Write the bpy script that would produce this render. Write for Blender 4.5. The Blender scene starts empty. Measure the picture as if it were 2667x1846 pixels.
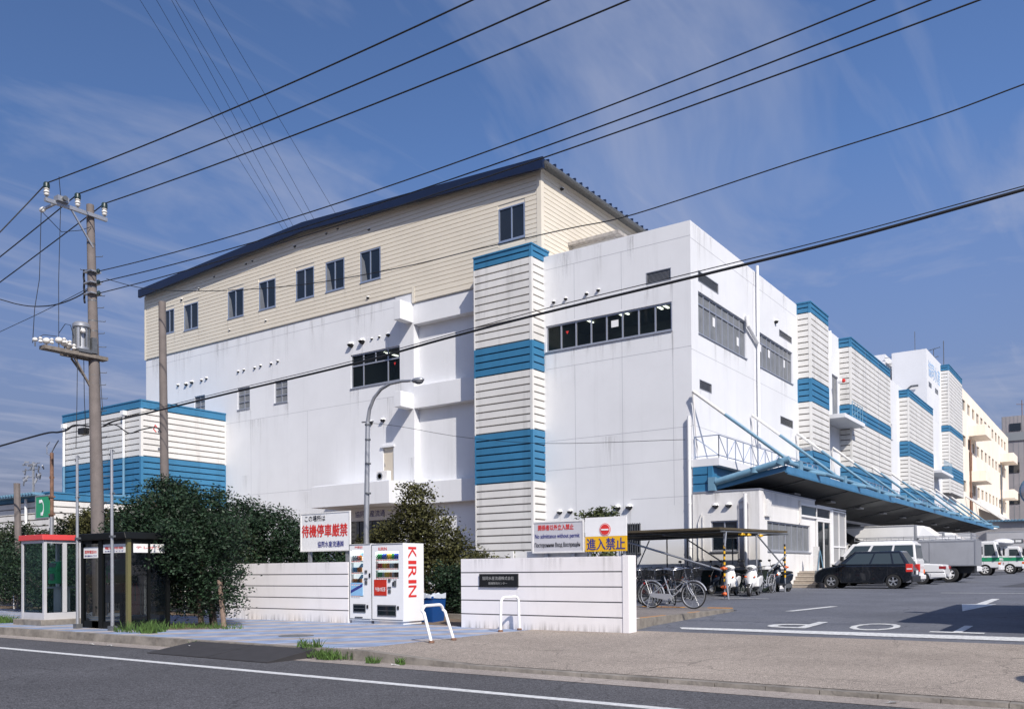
import bpy, math, random
import numpy as np
from mathutils import Vector, Matrix
R = math.radians
random.seed(7); rng = np.random.default_rng(11)
SC = bpy.context.scene
COL = SC.collection
# ---------------------------------------------------------------- camera
YAW, PITCH, ROLL = 0.612725563, 0.0137090604, -0.00817743159
FPX, CYP, EYE = 2270.27, 1454.43, Vector((0, 0, 1.2))
_f = Vector((-math.sin(YAW)*math.cos(PITCH), math.cos(YAW)*math.cos(PITCH), math.sin(PITCH)))
_r = Vector((math.cos(YAW), math.sin(YAW), 0)); _u = _r.cross(_f)
_c, _s = math.cos(ROLL), math.sin(ROLL)
CR = _c*_r + _s*_u; CU = -_s*_r + _c*_u; CF = _f
cam_d = bpy.data.cameras.new('camera'); cam = bpy.data.objects.new('camera', cam_d); COL.objects.link(cam)
cam_d.sensor_width = 36; cam_d.lens = 36*FPX/2667; cam_d.shift_x = 0; cam_d.shift_y = (CYP-923)/2667
cam_d.clip_start = 0.1; cam_d.clip_end = 3000
cam.matrix_world = Matrix(((CR.x, CU.x, -CF.x, EYE.x), (CR.y, CU.y, -CF.y, EYE.y), (CR.z, CU.z, -CF.z, EYE.z), (0, 0, 0, 1)))
SC.camera = cam
# ---------------------------------------------------------------- light
SUN = Vector((1.57, -1.0, 1.66)).normalized()
sd = bpy.data.lights.new('sun', 'SUN'); sd.energy = 4.4; sd.angle = R(0.5); sd.color = (1.0, 0.93, 0.84)
sun = bpy.data.objects.new('sun', sd); COL.objects.link(sun)
sun.rotation_euler = SUN.to_track_quat('Z', 'Y').to_euler(); sun.location = (20, -20, 40)
W = bpy.data.worlds.new('World'); SC.world = W; W.use_nodes = True
nt = W.node_tree; nt.nodes.clear()
N = nt.nodes.new; L = nt.links.new
out = N('ShaderNodeOutputWorld'); bg = N('ShaderNodeBackground'); sky = N('ShaderNodeTexSky')
sky.sky_type = 'NISHITA'; sky.sun_disc = False; sky.sun_elevation = math.asin(SUN.z)
sky.sun_rotation = math.atan2(SUN.x, SUN.y); sky.air_density = 1.0; sky.dust_density = 1.2; sky.ozone_density = 3.0
bg.inputs[1].default_value = 0.085
tc = N('ShaderNodeTexCoord')
# thin high cloud veils mixed over the sky
sep = N('ShaderNodeSeparateXYZ'); L(tc.outputs['Generated'], sep.inputs[0])
zc = N('ShaderNodeMath'); zc.operation = 'MAXIMUM'; zc.inputs[1].default_value = 0.06; L(sep.outputs[2], zc.inputs[0])
dx = N('ShaderNodeMath'); dx.operation = 'DIVIDE'; L(sep.outputs[0], dx.inputs[0]); L(zc.outputs[0], dx.inputs[1])
dy = N('ShaderNodeMath'); dy.operation = 'DIVIDE'; L(sep.outputs[1], dy.inputs[0]); L(zc.outputs[0], dy.inputs[1])
cb = N('ShaderNodeCombineXYZ'); L(dx.outputs[0], cb.inputs[0]); L(dy.outputs[0], cb.inputs[1])
mp = N('ShaderNodeMapping'); mp.inputs['Rotation'].default_value = (0, 0, R(35)); mp.inputs['Scale'].default_value = (0.85, 0.5, 1); mp.inputs['Location'].default_value = (3.3, 1.2, 0)
L(cb.outputs[0], mp.inputs[0])
n1 = N('ShaderNodeTexNoise'); n1.inputs['Scale'].default_value = 1.5; n1.inputs['Detail'].default_value = 6; n1.inputs['Roughness'].default_value = 0.6; n1.inputs['Distortion'].default_value = 0.6
L(mp.outputs[0], n1.inputs['Vector'])
rp = N('ShaderNodeValToRGB'); rp.color_ramp.elements[0].position = 0.46; rp.color_ramp.elements[1].position = 0.72
rp.color_ramp.elements[1].color = (0.55, 0.55, 0.55, 1)
L(n1.outputs[0], rp.inputs[0])
tint = N('ShaderNodeMixRGB'); tint.blend_type = 'MULTIPLY'; tint.inputs[0].default_value = 1; tint.inputs[2].default_value = (1.03, 1.19, 1.50, 1)
L(sky.outputs[0], tint.inputs[1])
# pale purple-grey air near the horizon
sdx = N('ShaderNodeMapRange'); sdx.inputs[1].default_value = -.85; sdx.inputs[2].default_value = -.15; sdx.inputs[3].default_value = .74; sdx.inputs[4].default_value = 1.0; L(sep.outputs[0], sdx.inputs[0])
tm_ = N('ShaderNodeMixRGB'); tm_.blend_type = 'MULTIPLY'; tm_.inputs[0].default_value = 1; L(tint.outputs[0], tm_.inputs[1]); L(sdx.outputs[0], tm_.inputs[2])
hz = N('ShaderNodeMapRange'); hz.inputs[1].default_value = 0.0; hz.inputs[2].default_value = 0.42; hz.inputs[3].default_value = 0.97; hz.inputs[4].default_value = 0.0
L(sep.outputs[2], hz.inputs[0])
hm = N('ShaderNodeMixRGB'); hm.inputs[2].default_value = (1.85, 1.82, 2.75, 1)
L(hz.outputs[0], hm.inputs[0]); L(tm_.outputs[0], hm.inputs[1])
mx = N('ShaderNodeMixRGB'); mx.inputs[2].default_value = (4.5, 4.8, 6.1, 1)
mp3 = N('ShaderNodeMapping'); mp3.inputs['Rotation'].default_value = (0, 0, R(-22)); mp3.inputs['Scale'].default_value = (4.2, 0.32, 1); mp3.inputs['Location'].default_value = (.7, 2.6, 0); L(cb.outputs[0], mp3.inputs[0])
n3 = N('ShaderNodeTexNoise'); n3.inputs['Scale'].default_value = 1.0; n3.inputs['Detail'].default_value = 5; n3.inputs['Roughness'].default_value = .55; L(mp3.outputs[0], n3.inputs['Vector'])
r3 = N('ShaderNodeValToRGB'); r3.color_ramp.elements[0].position = .56; r3.color_ramp.elements[1].position = .78; r3.color_ramp.elements[1].color = (.45,.45,.45,1); L(n3.outputs[0], r3.inputs[0])
ad3 = N('ShaderNodeMixRGB'); ad3.blend_type = 'ADD'; ad3.inputs[0].default_value = 1; L(rp.outputs[0], ad3.inputs[1]); L(r3.outputs[0], ad3.inputs[2]); L(ad3.outputs[0], mx.inputs[0]); L(hm.outputs[0], mx.inputs[1])
L(mx.outputs[0], bg.inputs[0]); L(bg.outputs[0], out.inputs[0])
SC.view_settings.view_transform = 'Standard'; SC.view_settings.look = 'None'; SC.view_settings.exposure = 0.27; SC.view_settings.gamma = 1
SC.cycles.max_bounces = 8; SC.cycles.transparent_max_bounces = 24

# ---------------------------------------------------------------- helpers
KD = 1846/1596
def ray(px, py):
    px *= KD; py *= KD
    return CR*((px-1333.5)/FPX) + CU*(-(py-CYP)/FPX) + CF
def onY(px, py, Y): d = ray(px, py); return EYE + d*(Y/d.y)
def onX(px, py, X): d = ray(px, py); return EYE + d*(X/d.x)
def gz(Y): return float(np.interp(Y, [9.5, 15.2, 16, 20, 37, 72, 160], [-.1, .02, .07, .16, .36, .6, 1.0]))
def lin(c):
    if isinstance(c, str): c = tuple(int(c[i:i+2], 16)/255 for i in (0, 2, 4))
    return tuple(x/12.92 if x <= .04045 else ((x+.055)/1.055)**2.4 for x in c)
MATS = {}
def mat(name, col, rough=0.6, metal=0.0, var=0.0, vscale=3.0, bump=0.0, bscale=40.0, streak=0.0, spec=0.5, emit=None, island=0.0, coat=0.0):
    if name in MATS: return MATS[name]
    m = bpy.data.materials.new(name); m.use_nodes = True
    t = m.node_tree; b = t.nodes['Principled BSDF']; n = t.nodes.new; l = t.links.new
    if isinstance(col, str): col = lin(col)
    b.inputs['Base Color'].default_value = (*col, 1); b.inputs['Roughness'].default_value = rough
    b.inputs['Metallic'].default_value = metal; b.inputs['Specular IOR Level'].default_value = spec
    if coat: b.inputs['Coat Weight'].default_value = coat
    if emit: b.inputs['Emission Color'].default_value = (*col, 1); b.inputs['Emission Strength'].default_value = emit
    tcn = n('ShaderNodeTexCoord'); cur = None
    def mul(cur, fac_socket, lo, hi):
        mr = n('ShaderNodeMapRange'); mr.inputs[1].default_value = 0.3; mr.inputs[2].default_value = 0.7
        mr.inputs[3].default_value = lo; mr.inputs[4].default_value = hi; l(fac_socket, mr.inputs[0])
        mm = n('ShaderNodeMixRGB'); mm.blend_type = 'MULTIPLY'; mm.inputs[0].default_value = 1
        if cur is None: mm.inputs[1].default_value = (*col, 1)
        else: l(cur, mm.inputs[1])
        l(mr.outputs[0], mm.inputs[2]); return mm.outputs[0]
    if var:
        no = n('ShaderNodeTexNoise'); no.inputs['Scale'].default_value = vscale; no.inputs['Detail'].default_value = 7; no.inputs['Roughness'].default_value = 0.65
        l(tcn.outputs['Object'], no.inputs['Vector']); cur = mul(cur, no.outputs[0], 1-var, 1+var*.35)
    if streak:
        mpn = n('ShaderNodeMapping'); mpn.inputs['Scale'].default_value = (.9, .9, 0.07); l(tcn.outputs['Object'], mpn.inputs[0])
        no = n('ShaderNodeTexNoise'); no.inputs['Scale'].default_value = 1.6; no.inputs['Detail'].default_value = 8; no.inputs['Roughness'].default_value = 0.7
        l(mpn.outputs[0], no.inputs['Vector']); sq = n('ShaderNodeMapRange'); sq.inputs[1].default_value = .28; sq.inputs[2].default_value = .46; sq.inputs[3].default_value = .3; sq.inputs[4].default_value = .7; l(no.outputs[0], sq.inputs[0]); cur = mul(cur, sq.outputs[0], 1-streak*1.6, 1.0)
    if island:
        g = n('ShaderNodeNewGeometry'); mr = n('ShaderNodeMapRange'); mr.inputs[3].default_value = 1-island; mr.inputs[4].default_value = 1+island
        l(g.outputs['Random Per Island'], mr.inputs[0]); mm = n('ShaderNodeMixRGB'); mm.blend_type = 'MULTIPLY'; mm.inputs[0].default_value = 1
        if cur is None: mm.inputs[1].default_value = (*col, 1)
        else: l(cur, mm.inputs[1])
        l(mr.outputs[0], mm.inputs[2]); cur = mm.outputs[0]
    if cur is not None: l(cur, b.inputs['Base Color'])
    if bump:
        no = n('ShaderNodeTexNoise'); no.inputs['Scale'].default_value = bscale; no.inputs['Detail'].default_value = 4
        l(tcn.outputs['Object'], no.inputs['Vector']); bp = n('ShaderNodeBump'); bp.inputs['Strength'].default_value = bump; bp.inputs['Distance'].default_value = 0.02
        l(no.outputs[0], bp.inputs['Height']); l(bp.outputs[0], b.inputs['Normal'])
    MATS[name] = m; return m
def glassmat(name, tintc, opac, rough=0.03):
    """clear pane: part see-through, part tinted, glossy"""
    if name in MATS: return MATS[name]
    m = bpy.data.materials.new(name); m.use_nodes = True; t = m.node_tree; b = t.nodes['Principled BSDF']; n = t.nodes.new
    b.inputs['Base Color'].default_value = (*tintc, 1); b.inputs['Roughness'].default_value = rough; b.inputs['Specular IOR Level'].default_value = 0.6
    tr = n('ShaderNodeBsdfTransparent'); tr.inputs[0].default_value = (.85, .93, .93, 1); mxs = n('ShaderNodeMixShader')
    fr = n('ShaderNodeFresnel'); fr.inputs[0].default_value = 1.5; ad = n('ShaderNodeMath'); ad.use_clamp = True; ad.inputs[1].default_value = opac
    t.links.new(fr.outputs[0], ad.inputs[0]); t.links.new(ad.outputs[0], mxs.inputs[0])
    t.links.new(tr.outputs[0], mxs.inputs[1]); t.links.new(b.outputs[0], mxs.inputs[2]); t.links.new(mxs.outputs[0], t.nodes['Material Output'].inputs[0])
    MATS[name] = m; return m

class MB:
    """collects shapes in one mesh; world coordinates are made local to the root thing when built"""
    def __init__(s): s.v = []; s.f = []; s.m = []; s.cm = 0
    def mat(s, i): s.cm = i; return s
    def add(s, vs, fs):
        o = len(s.v); s.v += [tuple(p) for p in vs]; s.f += [tuple(o+i for i in f) for f in fs]; s.m += [s.cm]*len(fs); return s
    def box(s, x0, x1, y0, y1, z0, z1):
        if x0 > x1: x0, x1 = x1, x0
        if y0 > y1: y0, y1 = y1, y0
        return s.add([(x0,y0,z0),(x1,y0,z0),(x1,y1,z0),(x0,y1,z0),(x0,y0,z1),(x1,y0,z1),(x1,y1,z1),(x0,y1,z1)],
                     [(0,3,2,1),(4,5,6,7),(0,1,5,4),(1,2,6,5),(2,3,7,6),(3,0,4,7)])
    def quad(s, a, b, c, d): return s.add([a, b, c, d], [(0, 1, 2, 3)])
    def bar(s, p0, p1, w, h, up=(0,0,1)):
        p0 = Vector(p0); p1 = Vector(p1); d = (p1-p0).normalized(); a = d.cross(Vector(up))
        if a.length < 1e-4: a = d.cross(Vector((1,0,0)))
        a.normalize(); b = a.cross(d); a *= w/2; b *= h/2
        return s.add([p0-a-b, p0+a-b, p0+a+b, p0-a+b, p1-a-b, p1+a-b, p1+a+b, p1-a+b],
                     [(0,1,2,3),(7,6,5,4),(4,5,1,0),(5,6,2,1),(6,7,3,2),(7,4,0,3)])
    def tube(s, pts, r, n=8, caps=True):
        pts = [Vector(p) for p in pts]; k = len(pts); rr = r if isinstance(r, (list, tuple)) else [r]*k
        vs = []; fs = []; prev = None
        for i, p in enumerate(pts):
            d = (pts[min(i+1, k-1)] - pts[max(i-1, 0)]).normalized()
            if prev is None:
                a = d.cross(Vector((0,0,1)))
                if a.length < 1e-3: a = d.cross(Vector((1,0,0)))
            else: a = prev - d*prev.dot(d)
            a.normalize(); prev = a; b = d.cross(a)
            for j in range(n):
                t = 2*math.pi*j/n; vs.append(p + a*(math.cos(t)*rr[i]) + b*(math.sin(t)*rr[i]))
        for i in range(k-1):
            for j in range(n): fs.append((i*n+j, i*n+(j+1) % n, (i+1)*n+(j+1) % n, (i+1)*n+j))
        if caps: fs.append(tuple(range(n-1, -1, -1))); fs.append(tuple((k-1)*n+j for j in range(n)))
        return s.add(vs, fs)
    def prism(s, poly, a, b, axis='y'):
        """poly of (u,w); axis y: (u,*,w); axis x: (*,u,w); axis z: (u,w,*)"""
        def P(u, w, t): return {'y': (u, t, w), 'x': (t, u, w), 'z': (u, w, t)}[axis]
        n = len(poly); vs = [P(u, w, a) for u, w in poly] + [P(u, w, b) for u, w in poly]
        ar = sum(poly[i][0]*poly[(i+1) % n][1]-poly[(i+1) % n][0]*poly[i][1] for i in range(n))
        fs = [tuple(range(n)), tuple(range(2*n-1, n-1, -1))] + [(i, i+n, (i+1) % n+n, (i+1) % n) for i in range(n)]
        return s.add(vs, fs)
    def lathe(s, c, prof, n=16, axis='z', caps=True):
        """prof: list of (radius, height along axis)"""
        c = Vector(c); vs = []; fs = []; k = len(prof)
        for r, h in prof:
            for j in range(n):
                t = 2*math.pi*j/n; a, b = r*math.cos(t), r*math.sin(t)
                vs.append(c + Vector({'z': (a, b, h), 'y': (a, h, b), 'x': (h, a, b)}[axis]))
        for i in range(k-1):
            for j in range(n): fs.append((i*n+j, i*n+(j+1) % n, (i+1)*n+(j+1) % n, (i+1)*n+j))
        if caps: fs.append(tuple(range(n))); fs.append(tuple((k-1)*n+j for j in range(n)))
        return s.add(vs, fs)
    def ball(s, c, rx, ry, rz, n=12, k=8):
        prof = [(max(math.sin(math.pi*i/k), .01), -math.cos(math.pi*i/k)) for i in range(k+1)]
        o = len(s.v); s.lathe((0,0,0), prof, n)
        for i in range(o, len(s.v)):
            x, y, z = s.v[i]; s.v[i] = (c[0]+x*rx, c[1]+y*ry, c[2]+z*rz)
        return s
    def build(s, name, mats, parent=None, smooth=False, bevel=0.0, seg=2, label=None, fixn=True):
        root = parent
        while root is not None and root.parent is not None: root = root.parent
        off = Vector(root['_org']) if root is not None and '_org' in root else Vector((0,0,0))
        me = bpy.data.meshes.new(name); me.from_pydata([(x-off.x, y-off.y, z-off.z) for x, y, z in s.v], [], s.f)
        if not isinstance(mats, (list, tuple)): mats = [mats]
        for m in mats: me.materials.append(m)
        if len(mats) > 1: me.polygons.foreach_set('material_index', s.m)
        if fixn:
            import bmesh
            bm = bmesh.new(); bm.from_mesh(me); bmesh.ops.recalc_face_normals(bm, faces=bm.faces); bm.to_mesh(me); bm.free()
        if smooth:
            me.polygons.foreach_set('use_smooth', [True]*len(me.polygons))
            if smooth != 'all':
                try: me.set_sharp_from_angle(angle=R(35))
                except Exception: pass
        o = bpy.data.objects.new(name, me); COL.objects.link(o)
        if parent is not None: o.parent = parent
        if bevel:
            bv = o.modifiers.new('bevel', 'BEVEL'); bv.width = bevel; bv.segments = seg; bv.limit_method = 'ANGLE'; bv.angle_limit = R(35)
        if label: o['label'] = label
        return o
def thing(name, label, cat, loc=(0,0,0), group=None, world=True):
    o = bpy.data.objects.new(name, None); COL.objects.link(o); o.empty_display_size = 0.2
    o.location = loc; o['label'] = label; o['category'] = cat
    if group: o['group'] = group
    if world: o['_org'] = tuple(loc)
    return o
def tag(o, label, cat, group=None, kind=None):
    if label: o['label'] = label
    if cat: o['category'] = cat
    if group: o['group'] = group
    if kind: o['kind'] = kind
    return o
def struct(o, kind='structure'): o['kind'] = kind; return o
def copy_tree(o, parent=None):
    c = o.copy(); COL.objects.link(c)
    if parent is not None: c.parent = parent
    for ch in list(o.children): copy_tree(ch, c)
    return c
def text(name, s, origin, U, V, w, h, m, parent=None, bold=0.0, local=False):
    """lettering cut as a thin sheet; origin = lower left, U right, V up, fitted to w x h"""
    c = bpy.data.curves.new(name, 'FONT'); c.body = s; c.resolution_u = 3
    t = bpy.data.objects.new(name, c); COL.objects.link(t); bpy.context.view_layer.update()
    me = bpy.data.meshes.new_from_object(t.evaluated_get(bpy.context.evaluated_depsgraph_get()))
    COL.objects.unlink(t); bpy.data.objects.remove(t); bpy.data.curves.remove(c)
    k = len(me.vertices); co = np.empty(k*3); me.vertices.foreach_get('co', co); co = co.reshape(-1, 3)
    mn = co.min(0); mxx = co.max(0); sx = w/(mxx[0]-mn[0]); sy = h/(mxx[1]-mn[1])
    off = np.zeros(3)
    root = parent
    while root is not None and root.parent is not None: root = root.parent
    if root is not None and '_org' in root and not local: off = np.array(root['_org'])
    U = np.array(Vector(U).normalized()); V = np.array(Vector(V).normalized())
    new = np.array(origin)-off + np.outer((co[:,0]-mn[0])*sx, U) + np.outer((co[:,1]-mn[1])*sy, V)
    if bold:                                     # heavier strokes: the sheet repeated a hair to each side
        fs = [tuple(p.vertices) for p in me.polygons]; Nn = np.cross(U, V); e = bold*h*.9; vs = []; fa = []
        for i, (a, b_) in enumerate(((0,0),(1,0),(-1,0),(0,.6),(0,-.6))):
            vs.append(new + U*(a*e) + V*(b_*e) + Nn*(.0004*i)); fa += [tuple(j+i*k for j in f) for f in fs]
        bpy.data.meshes.remove(me); me = bpy.data.meshes.new(name); me.from_pydata(np.concatenate(vs).tolist(), [], fa)
    else: me.vertices.foreach_set('co', new.ravel())
    me.materials.clear(); me.materials.append(m); me.update(); me.name = name
    o = bpy.data.objects.new(name, me); COL.objects.link(o)
    if parent is not None: o.parent = parent
    return o

def absorb(target, extra):
    """surface marks become part of the wall mesh they lie on"""
    if 'fade' not in target.data.attributes: target.data.attributes.new('fade', 'FLOAT', 'POINT')
    with bpy.context.temp_override(active_object=target, object=target, selected_objects=[target, extra], selected_editable_objects=[target, extra]):
        bpy.ops.object.join()
    return target
def child(t, name): return [c for c in t.children if c.name.split('.')[0] == name][0]
# ---------------------------------------------------------------- materials
M = dict(
 white=mat('white_render', (.71,.72,.742), .75, var=.07, vscale=.35, streak=.05, bump=.12, bscale=25),
 white2=mat('white_render_warm', (.74,.73,.72), .75, var=.08, vscale=.5, streak=.10, bump=.12, bscale=25),
 lowwall=mat('low_wall_paint', (.82,.79,.79), .8, var=.06, vscale=1.2, streak=.10, bump=.25, bscale=60),
 seam=mat('wall_seam', (.42,.43,.46), .9),
 cream=mat('cream_render', (.93,.82,.69), .8, var=.10, vscale=.3, streak=.12),
 beige=mat('beige_siding', (.70,.645,.54), .6, var=.07, vscale=.5, bump=.15, bscale=60),
 clad=mat('white_cladding', (.70,.69,.665), .5, var=.12, vscale=.6, streak=.16),
 blue=mat('blue_cladding', (.038,.185,.345), .5, var=.16, vscale=.8, streak=.14),
 bluesteel=mat('blue_steel_paint', (.15,.29,.40), .45, var=.14, vscale=3),
 navy=mat('navy_roof', (.006,.014,.045), .4, var=.2, vscale=2),
 alu=mat('aluminium', (.40,.42,.47), .35, metal=.5),
 alud=mat('dark_aluminium', (.16,.17,.19), .4, metal=.4),
 alub=mat('blue_grey_aluminium', (.30,.36,.48), .4, metal=.4),
 glassd=mat('dark_glass', (.012,.018,.026), .04, spec=.8, var=.3, vscale=.5),
 curtain=mat('curtain_behind_glass', (.20,.21,.22), .5, var=.3, vscale=1.5),
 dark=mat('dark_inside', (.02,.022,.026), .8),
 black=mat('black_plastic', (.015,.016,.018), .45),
 rubber=mat('rubber', (.02,.02,.021), .85, var=.2),
 steel=mat('galvanised_steel', (.42,.43,.45), .42, metal=.6, var=.12, vscale=6),
 steeld=mat('dull_steel', (.17,.18,.19), .5, metal=.5, var=.3, vscale=10),
 chrome=mat('chrome', (.6,.6,.62), .2, metal=.9),
 poleconc=mat('pole_concrete', (.175,.15,.14), .85, var=.22, vscale=3, streak=.2, bump=.2, bscale=50),
 conc=mat('concrete', (.25,.225,.195), .9, var=.5, vscale=3.5, bump=.5, bscale=30),
 wire=mat('black_cable', (.012,.013,.016), .6),
 porc=mat('porcelain', (.72,.70,.66), .25),
 porcd=mat('dark_insulator_cap', (.012,.03,.03), .4),
 rust=mat('rusty_steel', (.22,.12,.08), .8, var=.5, vscale=9),
 red=mat('red_paint', (.60,.025,.02), .45),
 redt=mat('red_lettering', (.62,.03,.025), .6),
 bluet=mat('navy_lettering', (.035,.04,.22), .6),
 blackt=mat('black_lettering', (.02,.02,.025), .6),
 greyt=mat('grey_lettering', (.34,.34,.33), .5),
 skyt=mat('pale_blue_lettering', (.33,.52,.78), .6),
 wpaint=mat('white_gloss_paint', (.80,.80,.80), .4, var=.05, vscale=3),
 wsteel=mat('white_painted_steel', (.74,.73,.71), .45, var=.12, vscale=8),
 yellow=mat('yellow_paint', (.75,.42,.01), .5, var=.08),
 orange=mat('orange_plastic', (.75,.13,.02), .5),
 line=mat('road_marking', (.62,.63,.63), .85, var=.38, vscale=14, bump=.3, bscale=120),
 green=mat('green_plastic', (.07,.62,.22), .4),
 greens=mat('green_sign', (.02,.28,.13), .4),
 binblue=mat('blue_plastic', (.008,.06,.22), .4, var=.08),
 bark=mat('bark', (.10,.075,.055), .95, var=.3, vscale=12, bump=.8, bscale=30),
 soil=mat('soil', (.16,.115,.08), 1.0, var=.4, vscale=5, bump=.8, bscale=25),
 leafd=mat('dark_green_leaf', (.016,.034,.016), .55, island=.7, spec=.28),
 leafd2=mat('hedge_leaf', (.026,.038,.016), .65, island=.65, spec=.25),
 leafb=mat('bronze_green_leaf', (.060,.060,.020), .65, island=.7, spec=.25),
 grass=mat('grass', (.055,.11,.02), .8, island=.5),
)
def asphalt(name, col, var, fs=160.0, tones=None):
    m = bpy.data.materials.new(name); m.use_nodes = True; t = m.node_tree; b = t.nodes['Principled BSDF']; n = t.nodes.new; l = t.links.new
    g = n('ShaderNodeTexCoord'); a = n('ShaderNodeTexNoise'); a.inputs['Scale'].default_value = fs; a.inputs['Detail'].default_value = 2
    c = n('ShaderNodeTexNoise'); c.inputs['Scale'].default_value = .35; c.inputs['Detail'].default_value = 9; c.inputs['Roughness'].default_value = .62
    d = n('ShaderNodeTexNoise'); d.inputs['Scale'].default_value = 14; d.inputs['Detail'].default_value = 5
    for q in (a, c, d): l(g.outputs['Object'], q.inputs['Vector'])
    cur = None
    for q, lo, hi in ((a, 1-var*1.3, 1+var*1.3), (c, .78, 1.18), (d, .84, 1.13)):
        mr = n('ShaderNodeMapRange'); mr.inputs[1].default_value = .3; mr.inputs[2].default_value = .7; mr.inputs[3].default_value = lo; mr.inputs[4].default_value = hi; l(q.outputs[0], mr.inputs[0])
        mm = n('ShaderNodeMixRGB'); mm.blend_type = 'MULTIPLY'; mm.inputs[0].default_value = 1
        if cur is None: mm.inputs[1].default_value = (*col, 1)
        else: l(cur, mm.inputs[1])
        l(mr.outputs[0], mm.inputs[2]); cur = mm.outputs[0]
    # fine cracks, only here and there
    dst = n('ShaderNodeTexNoise'); dst.inputs['Scale'].default_value = 1.1; dst.inputs['Detail'].default_value = 4; l(g.outputs['Object'], dst.inputs['Vector'])
    adv = n('ShaderNodeMixRGB'); adv.blend_type = 'ADD'; adv.inputs[0].default_value = .9; l(g.outputs['Object'], adv.inputs[1]); l(dst.outputs['Color'], adv.inputs[2])
    vo = n('ShaderNodeTexVoronoi'); vo.feature = 'DISTANCE_TO_EDGE'; vo.inputs['Scale'].default_value = .34; l(adv.outputs[0], vo.inputs['Vector'])
    cr_ = n('ShaderNodeMapRange'); cr_.inputs[1].default_value = .0; cr_.inputs[2].default_value = .007; cr_.inputs[3].default_value = .0; cr_.inputs[4].default_value = 1.0; l(vo.outputs[0], cr_.inputs[0])
    mk = n('ShaderNodeMapRange'); mk.inputs[1].default_value = .44; mk.inputs[2].default_value = .56; mk.inputs[3].default_value = 1.0; mk.inputs[4].default_value = .0; l(c.outputs[0], mk.inputs[0])
    mxm = n('ShaderNodeMath'); mxm.operation = 'MAXIMUM'; l(cr_.outputs[0], mxm.inputs[0]); l(mk.outputs[0], mxm.inputs[1])
    rm = n('ShaderNodeMapRange'); rm.inputs[3].default_value = .55; rm.inputs[4].default_value = 1.0; l(mxm.outputs[0], rm.inputs[0])
    m9 = n('ShaderNodeMixRGB'); m9.blend_type = 'MULTIPLY'; m9.inputs[0].default_value = 1; l(cur, m9.inputs[1]); l(rm.outputs[0], m9.inputs[2]); cur = m9.outputs[0]
    # oil spots
    ov = n('ShaderNodeTexNoise'); ov.inputs['Scale'].default_value = 1.7; ov.inputs['Detail'].default_value = 3; l(g.outputs['Object'], ov.inputs['Vector'])
    om = n('ShaderNodeMapRange'); om.inputs[1].default_value = .66; om.inputs[2].default_value = .76; om.inputs[3].default_value = 1.0; om.inputs[4].default_value = .78; l(ov.outputs[0], om.inputs[0])
    m8 = n('ShaderNodeMixRGB'); m8.blend_type = 'MULTIPLY'; m8.inputs[0].default_value = 1; l(cur, m8.inputs[1]); l(om.outputs[0], m8.inputs[2]); cur = m8.outputs[0]
    l(cur, b.inputs['Base Color']); b.inputs['Roughness'].default_value = .9; b.inputs['Specular IOR Level'].default_value = .25
    bp = n('ShaderNodeBump'); bp.inputs['Strength'].default_value = .5; bp.inputs['Distance'].default_value = .006; l(a.outputs[0], bp.inputs['Height']); l(bp.outputs[0], b.inputs['Normal'])
    return m
M['road'] = asphalt('road_asphalt', (.083,.083,.090), .6, 70)
M['yard'] = asphalt('yard_asphalt', (.120,.127,.150), .35)
M['apron'] = asphalt('brown_aggregate', (.290,.250,.215), .6, 90)
M['pad'] = asphalt('pad_concrete', (.20,.18,.17), .25)
M['gutter'] = asphalt('gutter_concrete', (.30,.265,.24), .4)
def tiles_mat():
    m = bpy.data.materials.new('blue_paving'); m.use_nodes = True; t = m.node_tree; b = t.nodes['Principled BSDF']; n = t.nodes.new; l = t.links.new
    g = n('ShaderNodeTexCoord')
    mp2 = n('ShaderNodeMapping'); mp2.inputs['Rotation'].default_value = (0,0,R(38)); l(g.outputs['Object'], mp2.inputs[0])
    wv = n('ShaderNodeTexWave'); wv.wave_type = 'BANDS'; wv.bands_direction = 'X'; wv.inputs['Scale'].default_value = .26; wv.inputs['Distortion'].default_value = .5; wv.inputs['Detail'].default_value = 3; wv.inputs['Detail Scale'].default_value = 2
    l(mp2.outputs[0], wv.inputs['Vector'])
    rr = n('ShaderNodeValToRGB'); rr.color_ramp.elements[0].position = .62; rr.color_ramp.elements[1].position = .78
    rr.color_ramp.elements[0].color = (.27,.34,.48,1); rr.color_ramp.elements[1].color = (.43,.39,.37,1)
    l(wv.outputs[0], rr.inputs[0])
    br = n('ShaderNodeTexBrick'); br.inputs['Scale'].default_value = 1; br.inputs['Brick Width'].default_value = .3; br.inputs['Row Height'].default_value = .3; br.offset = 0
    br.inputs['Mortar Size'].default_value = .008; br.inputs['Color1'].default_value = (1,1,1,1); br.inputs['Color2'].default_value = (.8,.8,.84,1); br.inputs['Mortar'].default_value = (.55,.55,.55,1)
    l(g.outputs['Object'], br.inputs['Vector'])
    mm = n('ShaderNodeMixRGB'); mm.blend_type = 'MULTIPLY'; mm.inputs[0].default_value = 1; l(rr.outputs[0], mm.inputs[1]); l(br.outputs[0], mm.inputs[2])
    no = n('ShaderNodeTexNoise'); no.inputs['Scale'].default_value = 2.2; no.inputs['Detail'].default_value = 8; l(g.outputs['Object'], no.inputs['Vector'])
    mr = n('ShaderNodeMapRange'); mr.inputs[1].default_value = .3; mr.inputs[2].default_value = .7; mr.inputs[3].default_value = .72; mr.inputs[4].default_value = 1.15; l(no.outputs[0], mr.inputs[0])
    m2 = n('ShaderNodeMixRGB'); m2.blend_type = 'MULTIPLY'; m2.inputs[0].default_value = 1; l(mm.outputs[0], m2.inputs[1]); l(mr.outputs[0], m2.inputs[2])
    l(m2.outputs[0], b.inputs['Base Color']); b.inputs['Roughness'].default_value = .85
    return m
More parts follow.
